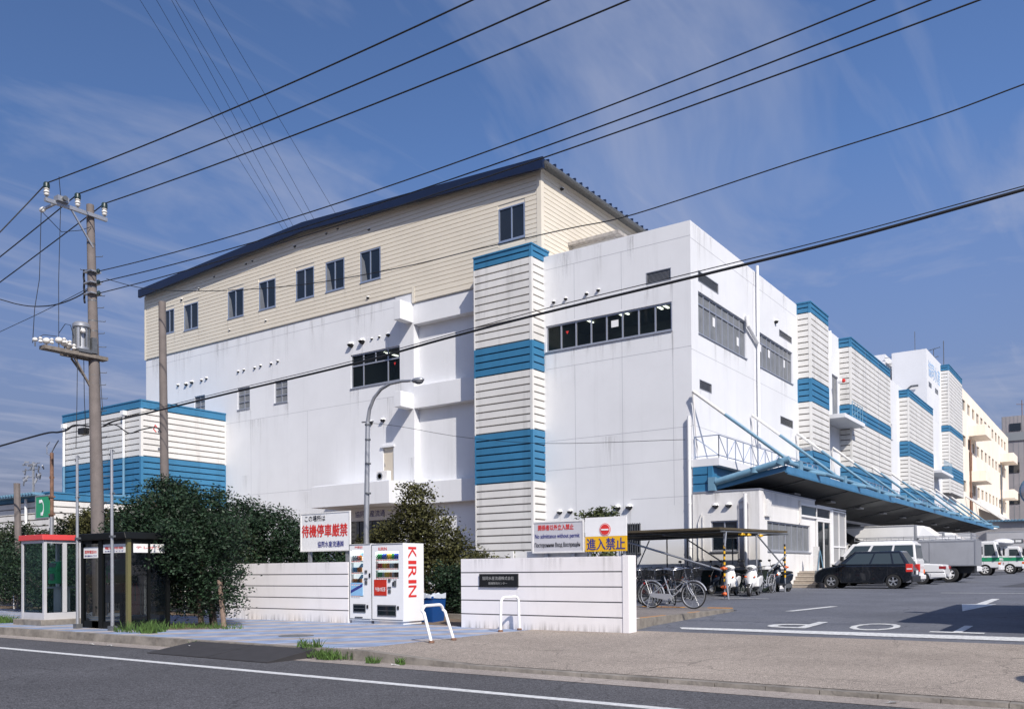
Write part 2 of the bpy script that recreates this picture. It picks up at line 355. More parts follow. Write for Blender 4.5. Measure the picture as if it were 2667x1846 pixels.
M['tiles'] = tiles_mat()
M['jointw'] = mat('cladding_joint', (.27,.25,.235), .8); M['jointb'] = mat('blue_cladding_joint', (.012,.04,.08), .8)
M['fascia'] = mat('canopy_blue', (.06,.20,.36), .5, var=.2, vscale=1.5)
M['pane'] = glassmat('window_glass', (.012,.02,.028), .22)
def stain_mat():
    m = bpy.data.materials.new('rain_stain'); m.use_nodes = True; t = m.node_tree; b = t.nodes['Principled BSDF']; n = t.nodes.new; l = t.links.new
    b.inputs['Base Color'].default_value = (.20,.185,.16,1); b.inputs['Roughness'].default_value = .9
    at = n('ShaderNodeAttribute'); at.attribute_name = 'fade'; g = n('ShaderNodeTexCoord'); mpn = n('ShaderNodeMapping'); mpn.inputs['Scale'].default_value = (9, 9, .5); l(g.outputs['Object'], mpn.inputs[0])
    no = n('ShaderNodeTexNoise'); no.inputs['Scale'].default_value = 1.4; no.inputs['Detail'].default_value = 6; l(mpn.outputs[0], no.inputs['Vector'])
    mr = n('ShaderNodeMapRange'); mr.inputs[1].default_value = .42; mr.inputs[2].default_value = .68; mr.inputs[3].default_value = 0; mr.inputs[4].default_value = .30; l(no.outputs[0], mr.inputs[0])
    mu = n('ShaderNodeMath'); mu.operation = 'MULTIPLY'; l(at.outputs['Fac'], mu.inputs[0]); l(mr.outputs[0], mu.inputs[1])
    tr = n('ShaderNodeBsdfTransparent'); ms = n('ShaderNodeMixShader'); l(mu.outputs[0], ms.inputs[0]); l(tr.outputs[0], ms.inputs[1]); l(b.outputs[0], ms.inputs[2]); l(ms.outputs[0], t.nodes['Material Output'].inputs[0]); return m
M['stain'] = stain_mat()
M['clear'] = glassmat('booth_glass', (.02,.05,.055), .05)
M['smoke'] = glassmat('smoked_glass', (.004,.006,.008), .62)
M['poly'] = glassmat('milky_sheet', (.55,.55,.56), .35, .3)
M['tube'] = mat('lit_tube', (1.0,.97,.85), .5, emit=2.4)
# ================================================================ ground, road, pavement, yard
def sheet(name, m, poly, z=None, kind='structure'):
    """flat sheet from (x,y) or (x,y,z) corners"""
    b = MB(); vs = [(p[0], p[1], p[2] if len(p) > 2 else z) for p in poly]
    b.add(vs, [tuple(range(len(vs)))]); o = b.build(name, m, fixn=False); o['kind'] = kind; return o
def grid(name, m, xs, ys, zf):
    b = MB(); vs = [(x, y, zf(x, y)) for y in ys for x in xs]; nx = len(xs)
    b.add(vs, [(j*nx+i, j*nx+i+1, (j+1)*nx+i+1, (j+1)*nx+i) for j in range(len(ys)-1) for i in range(nx-1)])
    return struct(b.build(name, m, fixn=False))
sheet('ground', M['soil'], [(-1500,-1500),(1500,-1500),(1500,1500),(-1500,1500)], -.22)
sheet('road', M['road'], [(-600,-14),(600,-14),(600,9.05),(-600,9.05)], -.15)
# concrete gutter strip along the kerb
sheet('gutter', M['gutter'], [(-600,9.05),(600,9.05),(600,9.5),(-600,9.5)], -.146)
# white edge line
b = MB(); b.box(-600, 600, 7.70, 7.84, -.149, -.145); struct(b.build('road_edge_line', M['line']))
# kerb: upright up to x=-8.9, then dropped across the drive
def kerb(name, x0, x1, zt0, zt1):
    b = MB(); L1 = []
    n = max(1, int(round((x1-x0)/.6))); w = (x1-x0)/n
    for i in range(n):
        a, c = x0+i*w+.004, x0+(i+1)*w-.004; za = zt0+(zt1-zt0)*i/n; zb = zt0+(zt1-zt0)*(i+1)/n
        b.add([(a,9.5,-.2),(c,9.5,-.2),(c,9.68,-.2),(a,9.68,-.2),(a,9.52,za),(c,9.52,zb),(c,9.68,zb),(a,9.68,za)],
              [(0,3,2,1),(4,5,6,7),(0,1,5,4),(1,2,6,5),(2,3,7,6),(3,0,4,7)])
    return struct(b.build(name, M['conc']))
kerb('kerb', -60, -9.4, .004, .004); kerb('kerb', -9.4, -7.4, .004, -.10); kerb('kerb', -7.4, 3.2, -.10, -.10); kerb('kerb', 3.2, 60, .004, .004)
sheet('pavement', M['tiles'], [(-600,9.68),(-9.85,9.68),(-9.85,14.95),(-600,14.95)], 0.0)
grid_bed = [(-600,14.95,-.01),(-7.95,14.95,-.01)]
def zap(x, y):
    t = min(1, max(0, (y-9.68)/5.5)); e = min(1, max(0, (-7.4-x)/2.4))
    return (1-e)*(-.1+t*.12) + e*0.004*(1) 
grid('driveway_apron', M['apron'], [-9.84,-9,-8.2,-7.4,-5,0,3.2,12], [9.685,10.5,11.5,12.5,13.5,14.5,15.2], lambda x, y: zap(x, y)+.004)
def yard():
    b = MB()
    for xs, ys in (([-7.9,0,30,120], [15.2,16,17,18.5,20,21,25,30,37,50,72,100,160,400]), ([-24,-14,-7.9], [21,25,30,37,50,72,100,160,400])):
        nx = len(xs); b.add([(x, y, gz(y)) for y in ys for x in xs], [(j*nx+i, j*nx+i+1, (j+1)*nx+i+1, (j+1)*nx+i) for j in range(len(ys)-1) for i in range(nx-1)])
    return struct(b.build('yard', M['yard'], fixn=False))
yard()
grid('planting_bed', M['soil'], [-600,-24,-14,-8.0], [14.95,15.5,16,20,25,34], lambda x, y: gz(max(y,15.2))-.035)
# bicycle pad with a painted kerb
bp_ = MB(); bp_.box(-11.9, -7.98, 15.1, 20.55, -.1, .235); struct(bp_.build('bicycle_pad', M['pad']))
b = MB()
for i in range(9):
    y0 = 15.05+i*.6; b.mat(0).box(-7.97, -7.80, y0+.004, y0+.596, -.1, .24); b.mat(1 if i == 0 else 3).box(-7.965, -7.90, y0+.01, y0+.59, .236, .244) if i in (0, 1, 2, 5) else None
for i in range(6):
    x0 = -7.9-.6*(i+1); b.mat(3 if i in (0, 2, 3) else 0).box(x0+.004, x0+.596, 20.5, 20.66, -.1, .25)
struct(b.build('pad_kerb', [M['conc'], M['wsteel'], M['conc'], mat('worn_orange_paint', (.50,.22,.03), .8, var=.4, vscale=10)], bevel=.012))
# markings in the yard, one sheet 4 mm above
def mark(name, pts, y_is=None):
    b = MB(); b.add([(x, y, gz(y)+.008) for x, y in pts], [tuple(range(len(pts)))]); return struct(b.build(name, M['line'], fixn=False))
mark('stop_line', [(-7.0,15.62),(-4,15.56),(0,15.55),(6,15.55),(6,16.0),(0,16.0),(-4,15.98),(-7.15,15.86)])
for ch, xc in (('P', -5.30), ('O', -3.82), ('T', -2.36), ('S', -.92)):
    o = text('painted_letter', ch, (xc+.42, 17.95, 0), (-1,0,0), (0,-1,0), .84, 1.55, M['line'], bold=.0)
    for v in o.data.vertices: v.co.z = gz(v.co.y)+.009
    o['kind'] = 'structure'
mark('painted_arrow', [(-3.05,22.2),(-2.72,25.6),(-2.95,25.5),(-2.98,28.8),(-3.18,28.8),(-3.2,25.6),(-3.5,25.4)])
mark('bay_line', [(-6.7,20.9),(-6.5,20.9),(-6.1,23.4),(-6.3,23.4)])
mark('bay_line', [(-11.2,27.2),(-9.2,27.1),(-9.2,27.25),(-11.2,27.35)])
mark('bay_line', [(-5.2,33),(-1,33),(-1,33.15),(-5.2,33.15)])
# weather stains / repaired patch on the yard
sheet('asphalt_patch', asphalt('patch_asphalt', (.07,.073,.085), .4), [(-4.2,40,gz(40)+.006),(-1.5,40,gz(40)+.006),(-1.2,47,gz(47)+.006),(-3.9,47,gz(47)+.006)])
# rubber kerb ramps, manhole
def slab(name, label, cat, x0, x1, y0, y1, za, zb, m, group=None):
    b = MB(); b.add([(x0,y0,za-.02),(x1,y0,za-.02),(x1,y1,-.17),(x0,y1,-.17),(x0,y0,za),(x1,y0,za),(x1,y1,zb),(x0,y1,zb)],
      [(0,3,2,1),(4,5,6,7),(0,1,5,4),(1,2,6,5),(2,3,7,6),(3,0,4,7)])
    return tag(b.build(name, m), label, cat, group)
rub = mat('ramp_rubber', (.035,.033,.035), .8, var=.25, vscale=5)
slab('kerb_ramp', 'black rubber kerb ramp nearest the phone booths', 'ramp', -13.6, -12.0, 8.55, 9.49, -.135, -.01, rub, 'rubber kerb ramps in the gutter')
slab('kerb_ramp', 'black rubber kerb ramp beside the gutter grass tuft', 'ramp', -11.98, -10.5, 8.55, 9.49, -.135, -.01, rub, 'rubber kerb ramps in the gutter')
p = onY(585*1, 1426, 11.2)
mh = MB(); mh.lathe((-12.9, 11.2, 0), [(.33, .001), (.33, .006), (.29, .007), (.285, .004), (.05, .004)], 28)
tag(mh.build('manhole_cover', M['steeld']), 'round iron manhole cover set in the blue paving', 'manhole')
# ================================================================ buildings
class Wall:
    """axis 'y': plane y=c seen from -y (u=x); axis 'x': plane x=c seen from +x (u=y)"""
    def __init__(s, ax, c): s.ax = ax; s.c = c; s.sg = 1 if ax == 'y' else -1
    def p(s, u, w, d=0): return (u, s.c+d, w) if s.ax == 'y' else (s.c-d, u, w)      # d = depth into the wall
    def box(s, b, u0, u1, w0, w1, d0, d1):
        if s.ax == 'y': b.box(u0, u1, s.c+d0, s.c+d1, w0, w1)
        else: b.box(s.c-d0, s.c-d1, u0, u1, w0, w1)
    def face(s, b, u0, u1, w0, w1, holes=(), rev=.14):
        us = sorted({u0, u1, *[h[0] for h in holes], *[h[1] for h in holes]}); ws = sorted({w0, w1, *[h[2] for h in holes], *[h[3] for h in holes]})
        us = [u for u in us if u0 <= u <= u1]; ws = [w for w in ws if w0 <= w <= w1]
        for i in range(len(us)-1):
            for j in range(len(ws)-1):
                cu, cw = (us[i]+us[i+1])/2, (ws[j]+ws[j+1])/2
                if any(h[0] < cu < h[1] and h[2] < cw < h[3] for h in holes): continue
                b.quad(s.p(us[i], ws[j]), s.p(us[i+1], ws[j]), s.p(us[i+1], ws[j+1]), s.p(us[i], ws[j+1]))
        for a, c, e, g in holes:
            for q in (((a,e),(c,e)), ((c,e),(c,g)), ((c,g),(a,g)), ((a,g),(a,e))):
                b.quad(s.p(*q[0]), s.p(*q[1]), s.p(*q[1], rev), s.p(*q[0], rev))
    def window(s, parent, u0, u1, w0, w1, cols=2, rows=(), rec=.10, fm='alu', gm='glassd', fw=.045, sill=True, cells=None, posts=()):
        b = MB(); s.box(b, u0, u1, w0, w0+fw, rec-.04, rec+.04); s.box(b, u0, u1, w1-fw, w1, rec-.04, rec+.04)
        s.box(b, u0, u0+fw, w0+fw, w1-fw, rec-.04, rec+.04); s.box(b, u1-fw, u1, w0+fw, w1-fw, rec-.04, rec+.04)
        for i in range(1, cols):
            u = u0+(u1-u0)*i/cols; s.box(b, u-fw*.5, u+fw*.5, w0+fw, w1-fw, rec-.03, rec+.037)
        for r in rows: w = w0+(w1-w0)*r; s.box(b, u0+fw, u1-fw, w-fw*.5, w+fw*.5, rec-.033, rec+.034)
        if sill: s.box(b, u0-.03, u1+.03, w0-.05, w0-.002, -.05, rec+.03)
        o = b.build('window', M[fm], parent)
        g = MB(); g.quad(s.p(u0+.01, w0+.01, rec+.01), s.p(u1-.01, w0+.01, rec+.01), s.p(u1-.01, w1-.01, rec+.01), s.p(u0+.01, w1-.01, rec+.01))
        g.build('pane', M[gm], o, fixn=False); return o
    def louvre(s, parent, u0, u1, w0, w1, n=8):
        b = MB(); b.mat(0); f = .035
        for q in ((u0,u1,w0,w0+f),(u0,u1,w1-f,w1),(u0,u0+f,w0+f,w1-f),(u1-f,u1,w0+f,w1-f)): s.box(b, *q, -.01, .12)
        for i in range(n):
            w = w0+f+(w1-w0-2*f)*(i+.5)/n; h = (w1-w0)/n*.42
            b.add([s.p(u0+f,w-h,.02), s.p(u1-f,w-h,.02), s.p(u1-f,w+h*.6,.09), s.p(u0+f,w+h*.6,.09), s.p(u0+f,w-h+.012,.02), s.p(u1-f,w-h+.012,.02), s.p(u1-f,w+h*.6+.012,.09), s.p(u0+f,w+h*.6+.012,.09)],
                  [(0,1,2,3),(4,5,6,7),(0,1,5,4)])
        b.mat(1); b.quad(s.p(u0,w0,.115), s.p(u1,w0,.115), s.p(u1,w1,.115), s.p(u0,w1,.115))
        return b.build('louvre', [M['steel'], M['dark']], parent)
    def hood(s, parent, u, w, r=.12):
        b = MB(); n = 12
        out = Vector(s.p(0, 0, -1))-Vector(s.p(0, 0, 0)); U = Vector((1,0,0)) if s.ax == 'y' else Vector((0,1,0)); Z = Vector((0,0,1)); o = Vector(s.p(u, w))
        vs = []; K = 6
        for k in range(K):                       # quarter-dome hood, open below
            t = math.pi/2*k/(K-1)
            for j in range(n+1):
                a = math.pi*j/n; rr = r*math.cos(t*.55); vs.append(o + U*(rr*math.cos(a)) + Z*(rr*math.sin(a)*(1-.25*k/(K-1)) - .0) + out*(r*1.5*k/(K-1)))
        b.add(vs, [(k*(n+1)+j, k*(n+1)+j+1, (k+1)*(n+1)+j+1, (k+1)*(n+1)+j) for k in range(K-1) for j in range(n)])
        b.add([vs[(K-1)*(n+1)+j] for j in range(n+1)], [tuple(range(n+1))])
        sk = [o + U*(r*math.cos(math.pi+math.pi*j/n)) + Z*(r*math.sin(math.pi+math.pi*j/n)) for j in range(n+1)]
        b.mat(1); e = [q + out*(r*1.0) + Z*(r*.25) for q in sk]; b.add(sk+e, [(j, j+1, n+2+j, n+1+j) for j in range(n)])
        b.add([vs[0]-Z*.0+out*.01, vs[n]+out*.01, vs[n]+out*r*1.3, vs[0]+out*r*1.3], [(0,1,2,3)])
        return b.build('vent_hood', [M['wpaint'], M['dark']], parent, smooth=True, fixn=False)
def seams(parent, wl, hs, vs_, w=.018):
    """thin control joints, 3 mm proud"""
    b = MB()
    for u0, u1, z in hs: wl.box(b, u0, u1, z-w/2, z+w/2, -.003, .01)
    for u, z0, z1 in vs_: wl.box(b, u-w/2, u+w/2, z0, z1, -.0025, .01)
    return b.build('wall_joints', M['seam'], parent)
def siding(b, wl, u0, u1, z0, z1, pitch, gap, d, colf, clip=None, holes=()):
    """lapped boards with real grooves; boards stand d proud of the wall plane"""
    n = max(1, int(round((z1-z0)/pitch))); p = (z1-z0)/n
    for i in range(n):
        a, c = z0+i*p+gap, z0+(i+1)*p
        segs = [(u0, u1)] if clip is None else [clip(c, u0, u1)]
        for h in holes:
            if h[2]-.001 < c and h[3] > a:
                ns = []
                for s0, s1 in segs:
                    if h[1] <= s0 or h[0] >= s1: ns.append((s0, s1))
                    else:
                        if h[0] > s0: ns.append((s0, h[0]))
                        if h[1] < s1: ns.append((h[1], s1))
                segs = ns
        b.mat(colf((a+c)/2))
        for s0, s1 in segs:
            if s1 > s0+.02: wl.box(b, s0, s1, a, c, -d, .01)
def cladtower(parent, x0, x1, y0, y1, bands, left=False, tr=.12, name='cladding_tower', zbot=None, joints=(), sides=('y','x')):
    """box clad in boards: -y and +x faces, bands=[(z0,z1,col,rows)], top band first"""
    core = MB(); zt = bands[0][1]; zb = bands[-1][0]
    d = .06
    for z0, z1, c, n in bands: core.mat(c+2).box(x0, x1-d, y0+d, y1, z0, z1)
    fy = Wall('y', y0+d); fx = Wall('x', x1-d)
    for z0, z1, c, n in bands:
        p = (z1-z0)/n
        if 'y' in sides: siding(core, fy, x0+.05, x1-tr, z0, z1, p, .066, d, lambda z, c=c: c)
        if 'x' in sides: siding(core, fx, y0+tr, y1, z0, z1, p, .066, d, lambda z, c=c: c)
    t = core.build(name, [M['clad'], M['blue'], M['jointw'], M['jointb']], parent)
    b = MB()
    for z0, z1, c, n in bands:
        b.mat(c)
        b.box(x1-tr, x1+.012, y0-.012, y0+tr, z0, z1)
        b.box(x0-.006, x0+.05, y0-.012, y0+.05, z0, z1)
        if 'x' in sides: b.box(x1-.05, x1+.008, y1-.05, y1+.006, z0, z1)
    b.mat(bands[0][2]).box(x0-.03, x1+.04, y0-.04, y1+.03, zt, zt+.07)
    b.build('corner_trim', [M['clad'], M['blue']], t)
    if joints:
        j = MB()
        for y in joints: j.box(x1-.002, x1+.006, y-.015, y+.015, zb, zt)
        j.build('board_joint', M['alu'], t)
    return t

Y0, XB = 33.9, -14.62
# ---- the white cold store ------------------------------------------------
wh = thing('cold_store', 'large white and beige factory building with blue-banded cladding towers and a long blue dock canopy', 'building', (-14.62, 33.9, 0))
front = Wall('y', Y0); side = Wall('x', XB); up = Wall('y', Y0-.04)
P2 = 34.31
win4 = (-34.52, -30.91, 11.22, 13.05); sw = [(-48.6,-47.5,11.5,12.5), (-44.25,-43.1,11.15,12.46), (-40.84,-39.7,11.15,12.47), (-51.4,-50.4,11.9,12.3)]
door = (-32.15, -31.4, 5.95, 7.77)
strip = (-21.80, -15.49, 11.29, 12.50); frl = (-16.66, -15.5, 13.42, 13.94); grl = (-17.95, -17.05, 1.9, 3.17)
b = MB()
ent = (-35.2, -31.2, .0, 3.95)
front.face(b, -53.95, -29.94, 0, 15.6, [win4, *sw, door, ent], .14)
Wall('y', P2).face(b, -29.94, -21.9, 0, 15.07)
b.quad((-29.94,Y0,0), (-29.94,P2,0), (-29.94,P2,15.07), (-29.94,Y0,15.07))
front.face(b, -22.2, XB, 0, 15.74, [strip, frl, grl], .14)
B1 = [(34.66,40.37,11.20,12.98), (42.13,47.44,11.19,12.90)]
bl = [(34.66,36.92,13.40,13.86), (45.25,47.35,13.36,13.72), (34.7,36.02,8.83,9.24), (45.28,47.39,8.76,9.19)]
gapw = [(55.3,56.7,10.6,13.2), (70.6,72.2,11.1,12.3), (70.3,72.0,6.4,7.1)]
side.face(b, Y0, 103.5, 0, 15.74, [*B1, *bl, *gapw, (86.5,87.6,12.0,12.8)], .14)
b.quad((-53.95,Y0,0), (-53.95,110,0), (-53.95,110,15.6), (-53.95,Y0,15.6))
b.quad((-53.95,103.5,0), (XB,103.5,0), (XB,103.5,15.74), (-53.95,103.5,15.74))
# parapets and flat roof
b.box(-22.0, XB-.001, Y0+.001, Y0+.25, 15.3, 15.742); b.box(XB-.25, XB-.002, Y0+.26, 103.4, 15.3, 15.741)
b.box(-53.9, XB-.26, Y0+.27, 103.4, 15.2, 15.28)
b.build('wall', M['white'], wh)
seams(wh, front, [(-53.9,-30,15.1),(-53.9,-30,10.41),(-53.9,-36,5.9),(-21.8,XB,15.11),(-21.8,XB,10.49),(-21.8,XB,7.15),(-21.8,XB,5.80),(-17.5,XB,4.25)],
      [(-20.26,5.8,10.49),(-17.86,3.2,11.2),(-17.86,12.6,15.1),(-15.46,3.9,13.3),(-20.26,1,5.8),(-20.26,12.6,15.1),(-47.9,12.6,15.1),(-43,5.9,11),(-38,5.9,10.4)])
seams(wh, side, [(Y0,48.2,15.02),(Y0,48.2,10.37),(Y0,48.2,7.2)], [(41.3,7.2,15.0)])
# blocks, beams and the entrance slab on the front
b = MB()
LED = [(-30.44,-29.99,32.94,Y0+.02,14.07,15.05), (-30.44,-29.99,32.94,Y0+.02,9.6,10.4)] + [(-29.98,-24.9,Y0+.003,P2+.01,z0,z1) for z0, z1 in ((13.96,15.06),(9.61,10.78),(4.67,5.79))] + [(-35.6,-29.95,32.0,Y0+.02,4.63,5.77), (-31.2,-29.9,Y0-.02,P2,15.05,15.85)]
for q in LED: b = MB(); b.box(*q); b.build('ledge', M['white'], wh, bevel=.02)
# entrance under the slab
b = MB(); b.box(-35.2, -31.2, 33.86, 33.98, 3.95, 4.62); b.build('entrance_fascia', M['white'], wh)
text('entrance_lettering', '協同水産流通', (-34.2, 33.855, 4.15), (1,0,0), (0,0,1), 2.2, .34, M['bluet'], wh, bold=.012)
b = MB()
for i in range(5): x = -35.15+i*.97; b.box(x, x+.06, 34.02, 34.10, 0, 3.95)
b.box(-35.2, -31.2, 34.02, 34.10, 2.3, 2.38)
o = b.build('entrance_door', M['alud'], wh)
g = MB(); g.quad((-35.2,34.07,0), (-31.2,34.07,0), (-31.2,34.07,3.95), (-35.2,34.07,3.95)); g.build('pane', M['glassd'], o, fixn=False)
# service door above the entrance and its cooler
b = MB(); front.box(b, door[0]+.02, door[1]-.02, door[2], door[3]-.02, .07, .1); o = b.build('door', mat('beige_door', (.55,.49,.40), .5), wh)
b = MB(); front.box(b, door[0]+.08, door[0]+.11, 6.8, 6.95, .03, .07); b.build('handle', M['chrome'], o)
b = MB(); front.box(b, door[0]-.1, door[1]+.1, door[3]+.01, door[3]+.12, -.1, .02); b.box(-35.6+.1, -30, 32.1, 32.16, 5.77, 5.82); b.build('door_hood', M['white'], wh)
b = MB(); b.box(-31.35, -30.6, 32.55, 32.85, 5.80, 6.35); o = b.build('air_conditioner', M['wsteel'], wh, bevel=.02)
b = MB(); b.lathe((-31.1, 32.54, 6.08), [(.20,.0),(.20,-.012),(.13,-.014),(.13,0)], 20, axis='y'); b.mat(1).lathe((-31.1, 32.545, 6.08), [(.12,0),(.12,-.004)], 20, axis='y'); b.build('fan_grille', [M['steel'], M['dark']], o)
# windows
def cwin(wl, h, **k): return wl.window(wh, *h, **k)
o = cwin(front, win4, cols=1, rows=(.66,), gm='pane', fw=.07); o['label'] = 'large four-light grey window beside the corner pier'
b = MB()
for k in (1, 2, 3): u = win4[0]+(win4[1]-win4[0])*k/4; front.box(b, u-.035, u+.035, (win4[2]+(win4[3]-win4[2])*.66) if k == 2 else win4[2]+.07, win4[3]-.07, .075, .13)
b.build('mullion', M['alu'], o)
for h in sw[:3]: cwin(front, h, cols=2, rows=(.34,.67), fm='alu', gm='curtain', fw=.05)
cwin(front, sw[3], cols=1)
cwin(front, strip, cols=8, gm='pane', fw=.07)
# rooms seen through the clear panes
def room(u0, u1, z0, z1, dep, lights, wl):
    b = MB(); f = wl
    b.quad(f.p(u0,z0,dep), f.p(u1,z0,dep), f.p(u1,z1,dep), f.p(u0,z1,dep)); b.quad(f.p(u0,z0,.2), f.p(u0,z0,dep), f.p(u0,z1,dep), f.p(u0,z1,.2)); b.quad(f.p(u1,z0,.2), f.p(u1,z0,dep), f.p(u1,z1,dep), f.p(u1,z1,.2))
    b.quad(f.p(u0,z1,.2), f.p(u1,z1,.2), f.p(u1,z1,dep), f.p(u0,z1,dep)); b.quad(f.p(u0,z0,.2), f.p(u1,z0,.2), f.p(u1,z0,dep), f.p(u0,z0,dep))
    o = b.build('room_interior', mat('office_interior', (.22,.25,.24), .9), wh, fixn=False)
    t = MB()
    for u, d, l in lights: f.box(t, u, u+.1, z1-.06, z1-.02, d, d+l)
    t.build('ceiling_lamp', M['tube'], o)
room(-22, -15.3, 10.2, 13.0, 4.0, [(-20.6,1.2,1.0),(-18.9,.8,1.2),(-18.6,.8,1.2),(-17.0,1.0,1.2),(-16.7,1.0,1.2)], front)
room(-35, -30.5, 10.4, 13.3, 4.0, [(-33.2,1.2,1.1),(-32.0,1.2,1.1)], front)
# paper and red fire-access triangles on the glass
def stick(wl, u, w, a, h, m, tri=False):
    b = MB()
    if tri: b.add([wl.p(u-a/2,w+h/2,.095), wl.p(u+a/2,w+h/2,.095), wl.p(u,w-h/2,.095)], [(0,1,2)])
    else: b.quad(wl.p(u-a/2,w-h/2,.095), wl.p(u+a/2,w-h/2,.095), wl.p(u+a/2,w+h/2,.095), wl.p(u-a/2,w+h/2,.095))
    return b.build('fire_access_mark' if tri else 'paper_notice', m, wh, fixn=False)
stick(front, -20.7, 12.05, .16, .15, M['redt'], True); stick(front, -18.25, 12.05, .36, .3, M['wpaint']); stick(front, -31.35, 12.15, .15, .15, M['redt'], True)
for u, w in ((36.6,12.1),(39.5,11.85),(42.6,12.2),(43.9,12.15),(46.3,12.1)): stick(side, u, w, .28, .4, M['wpaint'])
for h in B1: cwin(side, h, cols=8, rows=(.72,), gm='curtain', fw=.06)
for h in bl: side.louvre(wh, *h)
front.louvre(wh, *frl, n=9)
for h in gapw: cwin(side, h, cols=2, gm='curtain')
cwin(side, (86.5,87.6,12.0,12.8), cols=2)
# barred window by the bicycle shelter
cwin(front, grl, cols=2, fm='alud')
b = MB()
for i in range(9): x = grl[0]+.0+i*(grl[1]-grl[0])/8; b.box(x-.012, x+.012, Y0-.1, Y0-.076, grl[2]-.05, grl[3]+.05)
for z in (grl[2], (grl[2]+grl[3])/2, grl[3]): b.box(grl[0]-.05, grl[1]+.05, Y0-.076, Y0-.05, z-.015, z+.015)
b.build('window_bars', M['steeld'], wh)
for u, w, r in [(-34.45,13.62,.17),(-33.6,13.68,.17),(-32.9,13.7,.07),(-32.35,13.72,.07),(-31.7,13.72,.11),
                (-33.0,9.2,.13),(-32.1,9.25,.13),(-50.3,13.45,.09),(-49.4,13.4,.12),(-48.8,13.45,.12),(-47.8,13.45,.09),(-47.3,13.5,.09),
                (-44.15,13.5,.08),(-43.6,13.52,.08),(-42.6,13.5,.08),(-42.05,13.55,.08),(-41.1,13.55,.08),(-40.5,13.6,.08),
                (-21.35,13.55,.08),(-20.7,13.58,.08),(-19.6,13.6,.08),(-19.0,13.65,.08),(-21.12,3.87,.12),(-20.56,3.87,.12),(-18.14,3.93,.14),(-17.56,3.93,.14)]:
    front.hood(wh, u, w, r)
side.hood(wh, 44.6, 13.95, .13)
# beige upper storey
bw = [(-51.7,-50.66,17.0,18.54),(-49.6,-48.09,16.86,18.52),(-45.1,-43.58,16.84,18.54),(-42.14,-40.64,16.85,18.53),(-38.87,-37.35,16.84,18.55),(-36.4,-34.92,16.84,18.5),(-33.7,-32.2,16.84,18.5),(-24.42,-22.9,16.95,18.57)]
def roofz(x): return 20.62 + (.75*(1-abs(x+38.2)/16.3) if True else 0)
b = MB(); up.face(b, -53.95, -22.0, 15.6, 19.9, bw, .12); up.face(b, -29.95, -22.0, 15.05, 15.6)
b.add([(-53.95,Y0-.04,19.9), (-22.0,Y0-.04,19.9), (-22,Y0-.04,19.98), (-38.0,Y0-.04,20.7), (-53.95,Y0-.04,19.98)], [(0,1,2,3,4)])
b.quad((-22.0,Y0-.04,15.0), (-22.0,50,15.0), (-22.0,50,19.98), (-22.0,Y0-.04,19.98)); b.quad((-53.95,Y0-.04,15.6), (-53.95,50,15.6), (-53.95,50,19.98), (-53.95,Y0-.04,19.98))
b.quad((-53.95,50,15.6), (-22,50,15.6), (-22,50,19.98), (-53.95,50,19.98))
clip = lambda z, a, c: (max(a, -38.0-16*(1-(z-19.95)/.7)), min(c, -38.0+16*(1-(z-19.95)/.7))) if z > 19.95 else (a, c)
siding(b, up, -53.85, -22.2, 15.62, 20.5, .2245, .032, .03, lambda z: 0, clip, [(h[0]-.03,h[1]+.03,h[2]-.03,h[3]+.03) for h in bw])
siding(b, up, -29.8, -22.2, 15.07, 15.62, .2245, .032, .03, lambda z: 0)
siding(b, Wall('x', -22.0), Y0+.16, 49.9, 15.1, 19.95, .2245, .032, .03, lambda z: 0)
b.box(-22.2, -21.955, Y0-.085, Y0+.16, 15.07, 19.95); b.box(-54.0, -53.85, Y0-.085, Y0+.05, 15.6, 19.9); b.box(-29.98, -29.80, Y0-.085, Y0-.02, 15.07, 15.9)
b.build('siding_wall', M['beige'], wh)
for i, h in enumerate(bw):
    o = up.window(wh, *h, cols=2, fm='alub', fw=.06, rec=.02, sill=True)
    if i in (2, 3, 5, 6, 1):
        c = MB(); u = h[0]+.08; c.quad(up.p(u,h[2]+.07,.022), up.p(u+.42,h[2]+.07,.022), up.p(u+.2,h[3]-.5,.022), up.p(u,h[3]-.2,.022)); c.build('curtain', M['curtain'], o, fixn=False)
for u, w, r in [(-49.8,18.95,.09),(-47.95,19.3,.07),(-46.4,19.75,.07),(-43.3,19.9,.07),(-42.7,19.95,.07),(-38.9,20.0,.09),(-36.3,20.15,.07),(-35.4,20.2,.07),(-33.0,19.6,.08),(-44.9,16.15,.07),(-41.5,16.15,.07),(-33.1,15.95,.09),(-27.5,17,.0)]:
    if r: up.hood(wh, u, w, r)
Wall('x', -21.96).hood(wh, 35.6, 19.55, .1)
# navy roof: two slopes with a deep verge board
b = MB(); x0, xr, x1 = -54.0, -37.8, -21.55
prof = [(x0,19.74), (xr,20.48), (x1,19.64), (x1,20.16), (xr,20.98), (x0,20.26)]
b.prism(prof, 33.35, 33.5, 'y')
b.prism([(x0+.02,20.02), (xr,20.76), (x1-.02,19.98), (x1-.02,20.10), (xr,20.90), (x0+.02,20.16)], 33.5, 50.4, 'y')
for i in range(28):                                   # rolled ribs, their ends stand up along the eaves
    y = 33.8+i*.6
    for xa, xb_, za, zb_ in ((x0, xr, 20.12, 20.88), (xr, x1+.06, 20.88, 20.06)):
        b.bar((xa, y, za+.05), (xb_, y, zb_+.05), .09, .12)
b.build('roof', M['navy'], wh)
b = MB(); b.tube([(-21.5,33.5,19.93), (-21.5,50.3,19.93)], .085, 10); b.tube([(-21.5,43.6,19.9), (-21.85,43.6,19.6), (-21.88,43.6,16)], .05)
b.box(-22.0, -21.58, 33.5, 50.3, 19.96, 19.975); b.build('gutter_pipe', M['steeld'], wh)
